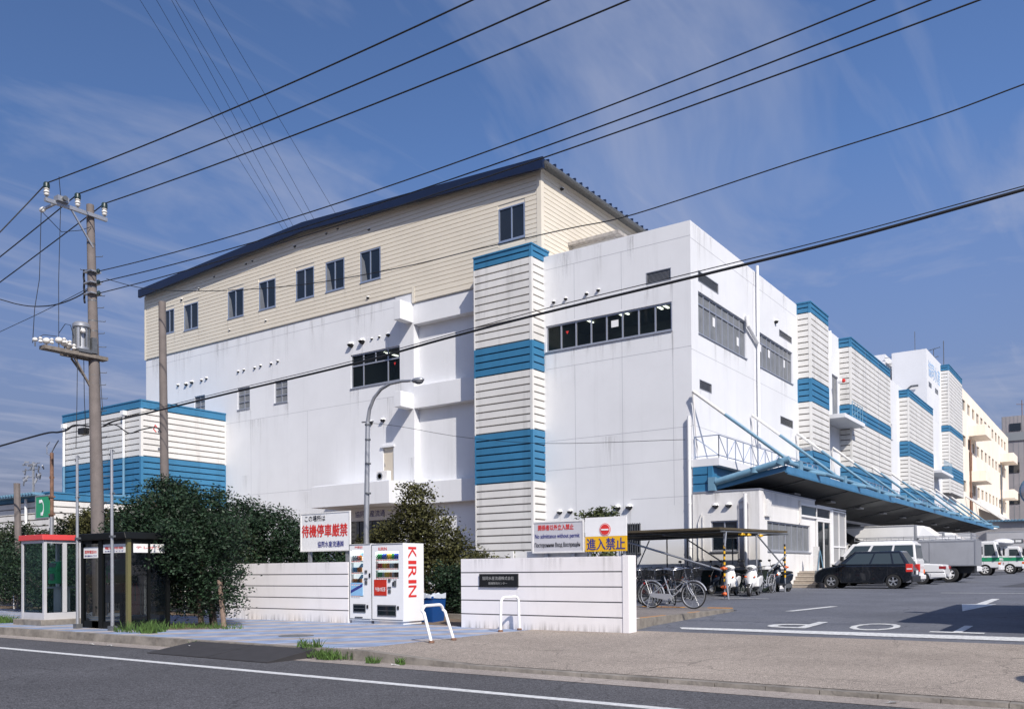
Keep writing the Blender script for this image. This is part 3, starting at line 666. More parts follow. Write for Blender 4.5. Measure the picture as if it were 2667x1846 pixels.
# small roof hut
b = MB(); b.box(-22.0, -19.6, 36.6, 40.0, 15.2, 17.0); b.build('roof_hut', M['white2'], wh)
b = MB(); b.box(-22.3, -19.2, 36.2, 40.3, 17.0, 17.14); b.build('hut_slab', mat('stained_concrete', (.42,.39,.36), .9, var=.45, vscale=6), wh)
# front tower, side towers
t = cladtower(wh, -25.2, -21.89, 32.86, P2, [(15.48,16.05,1,2),(11.69,15.48,0,11),(10.34,11.69,1,4),(7.62,10.34,0,8),(5.26,7.62,1,7),(0,5.26,0,15)])
cladtower(wh, XB, -13.87, 48.3, 51.8, [(15.17,15.74,1,2),(11.6,15.17,0,11),(10.29,11.6,1,4),(7.62,10.29,0,8),(5.2,7.62,1,7),(4.5,5.2,0,2)])
cladtower(wh, XB, -13.87, 56.9, 68.1, [(15.06,15.62,1,2),(11.45,15.06,0,11),(10.55,11.45,1,3),(7.54,10.55,0,9),(5.2,7.54,1,7),(4.5,5.2,0,2)], joints=(60.6,64.3))
cladtower(wh, XB, -13.87, 74.8, 85.5, [(14.73,15.30,1,2),(11.24,14.73,0,10),(10.02,11.24,1,4),(7.51,10.02,0,8),(5.2,7.51,1,7),(4.5,5.2,0,2)])
cladtower(wh, XB, -13.87, 94.6, 103.1, [(20.5,21.05,1,2),(15.12,20.5,0,16),(14.5,15.12,1,2),(11.1,14.5,0,10),(9.86,11.1,1,4),(8.47,9.86,0,4)])
# stair-head tower with the sign
b = MB(); b.box(-17.6, XB+.004, 87.17, 95.0, 15.2, 21.25); b.box(-19.9, -18.2, 87.3, 94, 15.2, 21.3); b.box(-18.2,-17.6,90,94,15.2,19.7)
b.build('stair_head', M['white'], wh)
text('wall_sign', '協同水産', (XB+.016, 88.0, 18.95), (0,1,0), (0,0,1), 6.3, 1.45, M['skyt'], wh, bold=.01)
for u0, u1, w0, w1 in ((88.1,89.5,17.95,18.4),(91.4,93,17.9,18.35)):
    b = MB(); b.box(XB-.05, XB+.02, u0, u1, w0, w1); b.build('louvre', M['alud'], wh)
b = MB()
for i in range(5): x = -18.2+i*.15; b.box(x-.02, x+.02, 87.2, 87.24, 19.2, 20.3)
for z in (19.7, 20.3, 20.9): b.box(-18.22, -17.58, 87.15, 87.2, z-.02, z+.02)
b.tube([(-16.3,86.9,15.7), (-16.3,86.9,17.6), (-15.9,86.9,17.9), (-15.3,86.9,17.9)], .1); b.build('roof_railing', M['steeld'], wh)
b = MB(); b.tube([(-14.9,98.5,21), (-14.9,98.5,24.4)], .04, 5); b.tube([(-15.6,97,21), (-15.6,97,23.3)], .04, 5)
for z, l in ((23.3,1.1),(22.4,.8)):
    b.tube([(-15.6-l,96.4,z-.3), (-15.6+l*.5,97.2,z+.2)], .03, 4)
    for k in range(5): t_ = k/4; b.tube([(-15.6-l+1.5*l*t_,96.4+.8*t_-.3,z-.3+.5*t_), (-15.6-l+1.5*l*t_,96.4+.8*t_+.3,z-.3+.5*t_)], .015, 3)
b.tube([(-16.6,92.9,21.2), (-16.6,92.9,24.4)], .03, 5)
b.build('aerial', M['steeld'], wh)
# downpipes, balconies, siren
def dpipe(pts, r=.09): 
    b = MB(); b.tube(pts, r, 10)
    for i in range(len(pts)-1):
        a, c = Vector(pts[i]), Vector(pts[i+1]); n = int((c-a).length/2)
        for k in range(1, n+1): q = a.lerp(c, k/(n+1)); dd = (c-a).normalized()*.03; b.tube([q-dd, q+dd], r*1.15, 10)
    return b.build('downpipe', M['wpaint'], wh, smooth=True)
dpipe([(-14.5,41.7,16.0), (-14.5,41.7,.4)], .07); dpipe([(-14.5,40.2,13.2), (-14.48,40.2,12.75), (-14.5,41.6,12.2)], .09)
dpipe([(-14.5,54.4,15.6), (-14.5,54.4,14.2), (-14.5,53.2,12.8), (-14.5,53.2,4.5)], .12)
dpipe([(-14.72,33.78,7.55), (-14.72,33.78,.3)], .07)
for q in ((XB,-13.15,52.5,57.2,9.95,10.2), (XB,-13.3,86.2,92.5,9.7,9.95)): b = MB(); b.box(*q); b.build('balcony', M['white'], wh, bevel=.02)
b = MB()
for y in np.linspace(88, 92.3, 9): b.tube([(-13.4,y,9.95), (-13.4,y,11)], .02, 4)
b.tube([(-13.4,88,11), (-13.4,92.3,11)], .02, 4); b.build('balcony_railing', M['bluesteel'], wh); b = MB()
for y in np.linspace(54.5, 57, 5): b.tube([(-13.25,y,10.2), (-13.25,y,11.2)], .02, 4)
b.tube([(-13.25,54.5,11.2), (-13.25,57,11.2)], .02, 4); b.tube([(-13.25,54.5,10.3), (-13.25,57,11.2)], .02, 4)
b.build('balcony_railing', M['bluesteel'], wh)
b = MB(); b.mat(0).lathe((-14.2,55.0,12.6), [(.03,0),(.14,.02),(.14,.25),(.03,.3)], 12, axis='x'); b.mat(1).ball((-13.86,55.0,12.6), .12, .12, .12)
b.build('siren', [M['wpaint'], M['red']], wh)
def stains(parent, wl, spots, off=.0045, into='wall'):
    b = MB(); fade = []
    for u0, u1, zt, ln in spots:
        n = 5; w = (u1-u0)
        vs = []
        for i in range(n+1):
            q = i/n; k = .12*w*q; vs += [wl.p(u0+k, zt-ln*q, -off), wl.p((u0+u1)/2, zt-ln*q, -off), wl.p(u1-k, zt-ln*q, -off)]; a = (1-q)**1.3; fade += [0, a, 0]
        b.add(vs, [(3*i+j, 3*i+j+1, 3*i+j+4, 3*i+j+3) for i in range(n) for j in range(2)])
    o = b.build('rain_stain', M['stain'], parent, fixn=False); at = o.data.attributes.new('fade', 'FLOAT', 'POINT'); at.data.foreach_set('value', fade); return absorb(child(parent, into), o)
sp_ = []
for h in (win4, *sw[:3], strip, frl): 
    for k in range(max(2, int((h[1]-h[0])/.7))): u = h[0]+rng.random()*(h[1]-h[0]); sp_.append((u-.18, u+.18, h[2]-.05, .7+1.5*rng.random()))
    sp_ += [(h[0]-.15, h[0]+.12, h[2]-.05, 1.8), (h[1]-.12, h[1]+.15, h[2]-.05, 1.6)]
for u in (-34.45,-33.6,-31.7,-33.0,-32.1,-50.3,-49.4,-48.8,-44.15,-42.6,-41.1,-21.35,-20.7,-19.6,-19.0,-21.12,-20.56,-18.14,-17.56): sp_.append((u-.13, u+.13, (13.5 if u < -30.5 else 13.5) if u not in (-33.0,-32.1,-21.12,-20.56,-18.14,-17.56) else (9.1 if u < -30 else 3.8), .8+rng.random()))
for k in range(26): u = -53.5+rng.random()*23; sp_.append((u-.3, u+.3, 15.55, 1.0+2.2*rng.random()))
for k in range(9): u = -21.6+rng.random()*6.6; sp_.append((u-.25, u+.25, 15.7, .8+1.6*rng.random()))
for k in range(14): u = -53+rng.random()*38; sp_.append((u-.5, u+.5, [10.4,7.1,5.8][k % 3], 1.0+1.5*rng.random())) if not -30 < u < -21.8 else None
stains(wh, front, sp_)
sp_ = []
for h in (*B1, *bl):
    for k in range(max(2, int((h[1]-h[0])/.8))): u = h[0]+rng.random()*(h[1]-h[0]); sp_.append((u-.2, u+.2, h[2]-.05, .6+1.4*rng.random()))
for k in range(14): u = 34.2+rng.random()*13.8; sp_.append((u-.3, u+.3, 15.7, .8+1.8*rng.random()))
stains(wh, side, sp_)
stains(wh, up, [(h[0]-.1+k*(h[1]-h[0]+.05), h[0]+.12+k*(h[1]-h[0]+.05), h[2]-.06, 1.0) for h in bw for k in (0, 1)], .035, 'siding_wall')
# ---- dock canopy ---------------------------------------------------------
cz = 5.0; cx = -10.8
b = MB()
b.mat(0)
b.prism([(-13.8,4.42), (cx,5.02), (cx,5.22), (-13.8,4.72)], 34.0, 34.12, 'y')
b.prism([(-13.8,4.42), (cx,5.02), (cx,5.22), (-13.8,4.72)], 99.6, 99.72, 'y')
b.box(cx-.02, cx+.05, 34.0, 99.72, 4.95, 5.22)
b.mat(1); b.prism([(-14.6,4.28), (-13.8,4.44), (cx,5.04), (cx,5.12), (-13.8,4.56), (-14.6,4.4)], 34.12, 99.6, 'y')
b.mat(2)
for i in range(9):
    y = 37.5+7*i; b.prism([(-13.8,4.39), (cx,4.99), (cx,5.05), (-13.8,4.45)], y, y+.06, 'y')
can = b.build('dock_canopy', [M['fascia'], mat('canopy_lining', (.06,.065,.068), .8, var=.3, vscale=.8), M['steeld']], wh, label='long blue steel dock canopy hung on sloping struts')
b = MB()
for i in range(120): y = 34.15+i*.16; b.box(cx-.0, cx+.075, y, y+.07, 4.9, 4.98)
b.build('fascia_rib', M['fascia'], can)
b = MB(); b.tube([(-13.6,33.86,4.74), (-10.6,33.9,5.44)], .14, 14); b.tube([(-12.0,33.88,5.0), (-12.0,33.88,5.22)], .17, 12); b.tube([(-10.98,33.9,5.28), (-10.88,33.9,5.46)], .19, 12)
b.box(-13.9, -13.6, 33.75, 34.0, 4.4, 4.95); b.build('edge_tube', M['bluesteel'], can, smooth=True)
ys = [35.6+7.0*i for i in range(10)]
b = MB(); b.tube([(-10.95,34.3,5.42), (-10.95,99.4,5.42)], .09, 10); b.build('edge_tube', M['bluesteel'], can, smooth=True)
up_m = [M['wsteel'], M['bluesteel']]
for i, y in enumerate(ys):
    b = MB(); top = Vector((-14.5, y-1.9, 8.55)); bot = Vector((-10.95, y+.6, 5.35)); mid = top.lerp(bot, .3)
    b.mat(0 if i else 0).tube([top, mid], .07, 10); b.mat(1).tube([mid, bot], .07, 10)
    b.mat(0).tube([top, (-14.5, y-1.4, 5.6)], .04, 6); b.mat(1).tube([bot-Vector((.4,.3,-.3)), bot+Vector((0,1.6,-.05)), bot+Vector((.45,2.2,-.12))], .10, 10)
    b.box(bot.x-.12, bot.x+.12, bot.y-.2, bot.y+.2, 5.2, 5.6)
    b.build('strut', up_m, can, smooth=True)
# flat maintenance railing above the dock
for (xa, ya), (xb_, yb_) in (((-14.55,33.95),(-13.5,33.95)), ((-13.5,33.95),(-13.5,48.0)), ((-13.3,57),(-13.3,68)), ((-13.3,75),(-13.3,95))):
    b = MB()
    for z in (6.68, 5.85): b.tube([(xa,ya,z), (xb_,yb_,z)], .022, 5)
    n = max(1, int(abs(yb_-ya)/.9+abs(xb_-xa)))
    for k in range(n+1):
        q = k/n; x = xa+(xb_-xa)*q; y = ya+(yb_-ya)*q; b.tube([(x,y,5.72), (x,y,6.68)], .022, 5)
        if k < n: q2 = (k+1)/n; b.tube([(x,y,5.85 if k % 2 else 6.68), (xa+(xb_-xa)*q2, ya+(yb_-ya)*q2, 6.68 if k % 2 else 5.85)], .018, 4)
    b.build('railing', M['alub'], can)
b = MB(); b.box(XB-.05, -13.46, 33.86, 48.1, 5.43, 5.74); b.build('ledge_slab', M['white'], can)
b = MB(); core = Wall('y', 33.9); b.box(XB-.02, -13.78, 33.92, 34.5, 4.32, 5.42); siding(b, core, XB+.02, -13.95, 4.32, 5.42, .36, .05, .04, lambda z: 0); b.box(-13.93, -13.74, 33.83, 34.3, 4.32, 5.42)
b.box(-13.9, -13.8, 34.3, 99.4, 4.6, 5.42); b.build('end_panel', M['blue'], can)
for y in range(40, 98, 6): b = MB(); b.box(-12.6, -12.3, y, y+.9, 4.58, 4.66); b.build('dock_lamp', M['steel'], can)
# dock front below the canopy: dark bays and a raised platform
b = MB(); b.box(XB+.004, -13.2, 47.0, 100, .3, 1.3); b.build('dock_platform', M['conc'], wh)
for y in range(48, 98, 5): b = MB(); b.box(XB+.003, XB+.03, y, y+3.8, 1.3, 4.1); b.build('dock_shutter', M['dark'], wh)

# ---- gate office (annex) -------------------------------------------------
an = thing('gate_office', 'low white office annex with a glazed porch below the blue dock canopy', 'building', (-11.8, 33.86, .35))
AY, AX = 33.84, -11.8
af = Wall('y', AY); ax = Wall('x', AX)
b = MB(); aw = (-13.84,-12.70,1.93,3.16); asw = (34.75,40.6,1.93,3.14)
af.face(b, XB+.005, AX, 0, 4.33, [aw], .12); ax.face(b, AY, 41.4, 0, 4.33, [asw, (41.7,41.8,1,1.1)] if False else [asw], .12)
b.box(XB+.01, AX-.002, AY+.002, 41.4, 4.25, 4.335); b.quad((XB,41.4,0), (AX,41.4,0), (AX,41.4,4.33), (XB,41.4,4.33))
b.build('wall', M['white2'], an)
b = MB(); b.box(XB+.02, AX+.03, AY-.03, 41.45, 4.336, 4.39); b.build('roof_edge', M['alu'], an)
af.window(an, *aw, cols=2, fm='alu', fw=.055); ax.window(an, *asw, cols=7, gm='curtain', fm='alu', fw=.06)
for u in (-13.61,-13.05): af.hood(an, u, 3.78, .12)
b = MB(); b.tube([(-12.33,AY-.14,4.2), (-12.33,AY-.14,.4)], .065, 10); b.build('downpipe', M['wpaint'], an, smooth=True)
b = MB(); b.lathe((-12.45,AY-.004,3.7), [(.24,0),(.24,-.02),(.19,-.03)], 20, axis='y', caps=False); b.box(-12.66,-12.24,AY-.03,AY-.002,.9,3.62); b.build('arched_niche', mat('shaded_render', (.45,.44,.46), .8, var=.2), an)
b = MB(); b.box(AX, AX+.12, 34.4, 34.95, 3.3, 4.0); b.box(AX, AX+.1, 38.9, 39.0, 3.2, 4.2); b.build('meter_box', M['wsteel'], an)
b = MB(); b.tube([(-14.35,AY-.05,.4),(-14.35,AY-.05,3.1),(-14.2,AY-.05,3.5)], .02, 6); b.tube([(-14.15,AY-.05,.4),(-14.15,AY-.05,3.4)], .015, 6); b.build('conduit', M['wsteel'], an)
stains(an, af, [(-14.6,-14.1,4.3,2.2),(-13.9,-13.3,4.3,1.2),(-12.7,-12.0,4.3,2.6),(-12.0,-11.8,4.3,1.8),(-13.9,-13.6,1.88,1.2),(-12.9,-12.65,1.88,1.0)]); stains(an, ax, [(34.0,34.7,4.3,1.4),(35.5,36.2,4.3,.9),(37.2,38,4.3,1.1),(34.8,35.2,1.88,1.2),(38.0,38.5,1.88,1.1),(40.2,40.6,1.88,1.2)])
# porch: aluminium frames along the annex side
pr = MB(); pX = -11.76
def frame(b, X, y0, y1, z0, z1, w=.07): 
    b.box(X-.05, X+.05, y0, y1, z1-w, z1); b.box(X-.05, X+.05, y0, y1, z0, z0+w); b.box(X-.051, X+.049, y0, y0+w, z0+w, z1-w); b.box(X-.051, X+.049, y1-w, y1, z0+w, z1-w)
frame(pr, pX, 38.95, 43.75, 3.50, 4.10, .09); frame(pr, pX, 41.45, 43.75, 1.1, 3.49, .1); pr.box(pX-.04, pX+.04, 41.4, 41.48, 3.59, 4.0); pr.box(pX-.04, pX+.04, 42.55, 42.63, 1.2, 3.39)
pr.box(pX-.08, pX+.08, 43.76, 44.1, 1.0, 4.08); frame(pr, pX, 44.11, 46.6, 1.1, 4.05, .06); pr.box(pX-.04, pX+.04, 45.3, 45.36, 1.16, 3.98); pr.box(pX-.035, pX+.045, 44.17, 46.54, 2.22, 2.29)
pr.box(AX-1.5, pX+.06, 41.46, 46.6, 4.11, 4.16); po = pr.build('porch', M['wpaint'], an)
g = MB(); g.quad((pX+.01,39,3.55), (pX+.01,43.7,3.55), (pX+.01,43.7,4.05), (pX+.01,39,4.05)); g.quad((pX,41.5,1.15), (pX,43.7,1.15), (pX,43.7,3.4), (pX,41.5,3.4)); g.build('pane', M['pane'], po, fixn=False)
b = MB(); b.box(AX-2.6, AX-2.5, 41.42, 46.6, 1.05, 4.1); b.box(AX-2.6, AX-.2, 46.6, 46.7, 1.05, 4.1); b.build('inner_wall', mat('tan_inner_wall', (.42,.37,.30), .8), an)
g = MB(); g.quad((pX,44.15,1.15), (pX,46.55,1.15), (pX,46.55,4), (pX,44.15,4)); g.build('plastic_sheet', M['poly'], po, fixn=False)
b = MB(); b.box(AX-2.6, -10.75, 38.9, 46.7, .35, 1.08)
for i in range(4): b.box(AX+.02, -10.78, 38.9-.28*(4-i), 38.9-.28*(3-i)-.002 if i < 3 else 38.9, .3, .36+.165*(i+1)-.02+.0*i)
b.build('steps', mat('tan_steps', (.36,.31,.26), .9, var=.25, vscale=6), an)
b = MB()
for i in range(4): b.box(AX+.02, -10.76, 38.9-.28*(4-i)-.02, 38.9-.28*(4-i)+.05, .36+.165*(i+1)-.018, .36+.165*(i+1)+.004)
b.build('step_edging', mat('pale_edging', (.55,.50,.42), .8), an)
# folding sign board by the porch door
ob = thing('notice_board', 'small white sheet board leaning beside the porch door', 'board', (-11.15,38.5,1.08))
b = MB(); b.box(-11.2,-10.95,38.95,39.02,1.09,2.15); b.build('panel', M['wsteel'], ob)
b = MB(); b.bar((-11.0,38.93,1.1),(-10.9,38.93,2.0),.03,.03); b.bar((-10.75,38.93,1.1),(-10.9,38.93,2.0),.03,.03); b.build('stand', M['bluesteel'], ob)

# ---- blue-banded block and low store on the left -------------------------
lb = thing('clad_annex', 'flat-roofed annex clad in white boards with a broad blue lower band and blue cap', 'building', (-45.4,28.2,0))
cladtower(lb, -53.9, -45.4, 28.2, 33.88, [(10.55,11.0,1,1),(7.85,10.55,0,8),(5.1,7.85,1,8),(0,5.1,0,14)], name='cladding', tr=.14)
b = MB()
for x, zt in ((-53.45,10.2),(-46.9,10.3)): b.mat(0).tube([(x,28.05,zt), (x,28.05,7.85)], .07, 8); b.mat(1).tube([(x,28.05,7.85), (x,28.05,5.1)], .07, 8); b.mat(0).box(x-.14, x+.14, 27.93, 28.17, zt, zt+.25)
b.build('downpipe', [M['wpaint'], M['bluesteel']], lb)
ls = thing('low_store', 'low store with corrugated blue roof edge behind the hedge', 'building', (-45.4,23.1,0))
cladtower(ls, -75, -45.4, 23.1, 28.1, [(5.02,5.42,1,1),(2.4,5.02,0,8),(0,2.4,0,7)], name='cladding', tr=.12)
b = MB()
b.box(-75, -45.9, 22.6, 23.15, 5.3, 5.38)
for i in range(95): x = -74.9+i*.305; b.bar((x,22.55,5.42), (x,28.0,5.62), .14, .09)
b.box(-75,-46,23,28,5.36,5.42)
b.build('corrugated_roof', M['bluesteel'], ls)
b = MB(); b.tube([(-47.6,22.95,5.2), (-47.6,22.95,0)], .07, 8); b.build('downpipe', M['wpaint'], ls)
b = MB(); P = onY(75, 1100, 30); b.tube([(P.x,30,5), (P.x,30,onY(75,1040,30).z)], .09, 6)
for zz in (.2, .7, 1.1):
    for k in range(6): q = rng.normal(size=3)*.18; b.bar((P.x-1.4+k*.42, 30+q[1], 8.0+zz-.4+q[2]), (P.x-1.4+k*.42+.25, 30+q[0], 8.0+zz-.2+q[0]), .07, .12)
    b.bar((P.x-1.5,30,7.9+zz-.2), (P.x+.9,30,7.9+zz-.2), .05, .05)
b.bar((P.x-1.4,30,6.6), (P.x-.5,30,5.4), .08, .08); b.bar((P.x+1.3,30,6.9), (P.x+.2,30,6.0), .06, .06)
b.build('aerial_frame', M['steel'], ls)

# ---- buildings beyond ----------------------------------------------------
cr = thing('cream_building', 'long cream concrete building with rows of small square windows beyond the blue canopy', 'building', (-14.7,103.6,0))
cw = Wall('x', -14.66); ch = []
for r, z in enumerate((19.45, 15.4, 10.3)):
    for i in range(12):
        y = 109.0+i*3.75
        if r == 2 and 0 < i < 2: continue
        ch.append((y, y+2.2, z-.6, z+.65))
b = MB(); cw.face(b, 103.6, 156, 0, 21.3, ch, .14); b.quad((-14.66,103.6,0), (-30,103.6,0), (-30,103.6,21.3), (-14.66,103.6,21.3)); b.box(-30,-14.9,103.7,156,21.0,21.1); b.quad((-14.66,156,0),(-30,156,0),(-30,156,21.3),(-14.66,156,21.3))
b.build('wall', M['cream'], cr)
for h in ch:
    b = MB(); cw.box(b, h[0], h[1], h[2], h[3], .125, .14); o = b.build('window', M['glassd'], cr)
for y in (113.5, 144.5):
    for z in (16.4, 11.1): b = MB(); b.box(-14.66, -12.9, y, y+5.5, z, z+1.25); b.build('balcony', M['cream'], cr, bevel=.03)
    b = MB(); b.box(-14.65,-14.5,y+.2,y+1.4,12.4,14.6); b.box(-14.65,-14.5,y+.2,y+1.4,7.6,9.9); b.tube([(-14.5,y,16),(-14.5,y,5)], .1, 5); b.build('balcony_door', M['rust'] if y < 120 else M['alud'], cr)
b = MB()
for i in range(5): b.bar((-14.6,110+i*4,9.2), (-11.2,116+i*4,6.4), .16, .16)
b.prism([(-14.65,8.4),(-10.8,6.5),(-10.8,6.62),(-14.65,8.6)], 121, 152, 'y'); b.build('lean_to_roof', M['clad'], cr)
gb = thing('grey_tower_block', 'tall grey panelled building at the far right edge', 'building', (-12,161,0))
b = MB(); b.box(-15.9, 14, 160, 185, 0, 22.0); b.mat(1).box(-15.95, 14, 159.8, 160.0, 21.3, 22.6); b.mat(0).box(-16.0, 6, 161, 182, 22.6, 25.4); b.mat(1)
for i in range(40): b.box(-15.8+i*.75-.03, -15.8+i*.75+.03, 159.97, 160.0, 0, 21.3); b.box(-15.9+i*.55-.02, -15.9+i*.55+.02, 160.97, 161.0, 22.6, 25.4)
b.build('wall', [mat('grey_panel', (.30,.285,.30), .8, var=.15, vscale=.4), mat('grey_panel_trim', (.22,.24,.26), .8)], gb)
for x, z in ((-15.2,16.2),(-15.2,11.2),(-9.5,16.2),(-9.5,11.2)): 
    b = MB(); b.box(x, x+1.7, 159.9, 159.99, z, z+1.6); b.build('window', M['glassd'], gb)
b = MB(); b.box(-14.9,-13.3,160.9,160.99,23,24.2); b.build('window', M['glassd'], gb)
b = MB(); b.tube([(-13.2,162,25.4),(-13.2,162,28)], .06, 4); b.tube([(-14,162,27.4),(-12.4,162,27.2)], .04, 4); b.tube([(-12.2,163,25.4),(-12.2,163,30.5)], .06, 4); b.build('aerial', M['rust'], gb)
gw = thing('grey_shed', 'low grey metal shed with a ribbed roof edge behind the parked trucks', 'building', (-12.8,104,0))
b = MB(); b.box(-13.9, 14, 104, 108, 0, 5.9); b.build('wall', mat('grey_sheet_wall', (.27,.265,.28), .7, var=.12, vscale=.6), gw)
b = MB(); b.box(-14, 14.2, 103.6, 108.2, 5.9, 6.02)
for i in range(90): x = -13.9+i*.31; b.box(x, x+.12, 103.5, 108, 6.02, 6.1)
b.build('ribbed_roof', M['bluesteel'], gw)
b = MB(); b.ball((-11.3,103.5,5.2), .5, .3, .18); b.build('bulkhead_lamp', M['wpaint'], gw, smooth=True)
# ================================================================ boundary walls, signs, machines, booths, poles
def lowwall(name, label, x0, x1, y0, y1, z1, endp=0.0, nline=4):
    t = thing(name, label, 'wall', ((x0+x1)/2, y0, 0))
    rows = nline+1; hgt = z1; b = MB()
    b.box(x0, x1-endp, y0+.018, y1, -.1, z1)
    for i in range(rows):
        za = -.1 if i == 0 else hgt*i/rows+.012; b.box(x0, x1-endp-.002, y0, y0+.03, za, hgt*(i+1)/rows-.012 if i < rows-1 else z1+.001)
    b.build('panel', M['lowwall'], t)
    g = MB()
    for i in range(1, rows): g.box(x0+.01, x1-endp-.01, y0+.010, y0+.02, hgt*i/rows-.012, hgt*i/rows+.012)
    g.build('joint', mat('joint_shadow_gap', (.10,.10,.11), .9), t)
    if endp:
        b = MB(); b.box(x1-endp, x1, y0-.015, y1+.02, -.1, z1+.015); b.build('end_post', M['lowwall'], t, bevel=.008)
    return t
w1 = lowwall('boundary_wall', 'long white wall with dark horizontal grooves running left of the vending machines', -20.6, -15.08, 14.68, 14.93, 1.44)
w2 = lowwall('boundary_wall', 'white grooved wall with the black company plaque, beside the truck entrance', -11.66, -7.63, 14.68, 14.95, 1.46, endp=.14)
b = MB(); b.box(-11.15, -10.16, 14.645, 14.685, .86, 1.14); pl = b.build('plaque', mat('black_granite', (.012,.014,.016), .15, var=.2), w2, bevel=.006)
text('plaque_lettering', '協同水産流通株式会社', (-11.06, 14.641, 1.01), (1,0,0), (0,0,1), .81, .075, M['greyt'], pl, bold=.006)
text('plaque_lettering', '船橋物流センター', (-10.90, 14.641, .915), (1,0,0), (0,0,1), .48, .055, M['greyt'], pl, bold=.004)
for t__, xs_ in ((w1, np.arange(-20.2,-15.3,.55)), (w2, np.arange(-11.4,-7.9,.45))):
    stains(t__, Wall('y', 14.68), [(x-.14+rng.normal()*.1, x+.14+rng.normal()*.1, 1.45, .2+.45*rng.random()) for x in xs_], .004, 'panel')
def splash(parent, x0, x1, y, h):
    b = MB(); fade = []; n = int((x1-x0)/.25)
    vs = []
    for i in range(n+1): x = x0+(x1-x0)*i/n; vs += [(x,y,.0),(x,y,h*.4),(x,y,h*(.7+.5*rng.random()))]; fade += [1.6,.8,0]
    b.add(vs, [(3*i+j,3*i+j+1,3*i+j+4,3*i+j+3) for i in range(n) for j in range(2)]); o = b.build('splash_dirt', M['stain'], parent, fixn=False); at = o.data.attributes.new('fade','FLOAT','POINT'); at.data.foreach_set('value', fade); absorb(child(parent, 'panel'), o)
splash(w1, -20.5, -15.1, 14.672, .22); splash(w2, -11.6, -7.78, 14.672, .2)
# ---- sign boards
def board(label, x0, x1, z0, z1, y, frame, face, legs, name='sign_board', back='wsteel'):
    t = thing(name, label, 'sign', ((x0+x1)/2, y, 0))
    b = MB(); b.box(x0+.03, x1-.03, y+.004, y+.03, z0+.03, z1-.03); b.build('panel', face, t)
    b = MB()
    for q in ((x0,x1,z0,z0+.03),(x0,x1,z1-.03,z1),(x0,x0+.03,z0+.03,z1-.03),(x1-.03,x1,z0+.03,z1-.03)): b.box(q[0], q[1], y-.008, y+.035, q[2], q[3])
    b.build('frame', M[frame], t)
    for x in legs:
        b = MB(); b.box(x-.045, x+.045, y+.036, y+.1, -.05, z1-.1); b.build('leg', M['steel'], t)
    return t
s1 = board('white notice with large red Japanese lettering above the left wall', -17.10, -15.33, 1.72, 2.69, 15.0, 'wsteel', M['wpaint'], (-16.82, -15.48))
text('lettering', 'この場所は', (-16.93,14.998,2.47), (1,0,0), (0,0,1), .74, .15, M['blackt'], s1, bold=.014)
text('lettering', '待機停車厳禁', (-17.04,14.998,2.08), (1,0,0), (0,0,1), 1.62, .31, M['redt'], s1, bold=.030)
text('lettering', '協同水産流通㈱', (-16.47,14.998,1.82), (1,0,0), (0,0,1), .92, .15, M['bluet'], s1, bold=.02)
s2 = board('pale grey notice in Japanese, English and Russian above the right wall', -10.16, -8.91, 1.56, 2.22, 15.2, 'wsteel', mat('pale_grey_panel', (.50,.50,.53), .5), (-9.85, -9.2))
text('lettering', '関係者以外立入禁止', (-10.01,15.198,2.03), (1,0,0), (0,0,1), .86, .115, M['redt'], s2, bold=.03)
text('lettering', 'No admittance without permit', (-10.09,15.198,1.84), (1,0,0), (0,0,1), 1.08, .115, M['bluet'], s2, bold=.012)
text('lettering', 'Посторонним Вход Воспрещён', (-10.10,15.198,1.66), (1,0,0), (0,0,1), 1.10, .115, M['blackt'], s2, bold=.014)
s3 = thing('sign_board', 'white and yellow no-entry notice above the right end of the wall', 'sign', (-8.4,15.2,0))
b = MB(); b.mat(0).box(-8.88, -7.95, 15.2, 15.23, 1.87, 2.25); b.mat(1).box(-8.88, -7.95, 15.2, 15.23, 1.57, 1.868); b.build('panel', [M['wpaint'], M['yellow']], s3)
b = MB(); b.lathe((-8.42,15.197,2.0), [(.135,0),(.135,-.002)], 32, axis='y'); b.build('no_entry_ring', M['wpaint'], s3)
b = MB(); b.mat(0).lathe((-8.42,15.194,2.0), [(.125,0),(.125,-.002)], 32, axis='y'); b.mat(1).lathe((-8.42,15.191,2.0), [(.112,0),(.112,-.002)], 32, axis='y'); b.mat(2).lathe((-8.42,15.188,2.0), [(.103,0),(.103,-.002)], 32, axis='y'); b.mat(1).box(-8.50, -8.34, 15.181, 15.185, 1.985, 2.015)
b.build('no_entry_disc', [M['redt'], M['wpaint'], M['redt']], s3)
text('lettering', '進入禁止', (-8.84,15.196,1.60), (1,0,0), (0,0,1), .86, .235, M['bluet'], s3, bold=.022)
for x in (-8.8, -8.02): b = MB(); b.box(x-.02, x+.02, 15.231, 15.27, -.05, 1.95); b.build('leg', M['steel'], s3)
s4 = thing('blank_board', 'blank white board lying on props behind the right wall', 'board', (-9.9,15.35,0))
b = MB(); b.box(-10.7, -8.93, 15.34, 15.37, 1.2, 1.60); b.build('panel', M['wsteel'], s4)
for x in (-10.75, -9.85): b = MB(); b.prism([(x-.07,1.0),(x+.07,1.0),(x+.03,1.62),(x-.03,1.62)], 15.29, 15.33, 'y'); b.build('prop', M['wsteel'], s4)
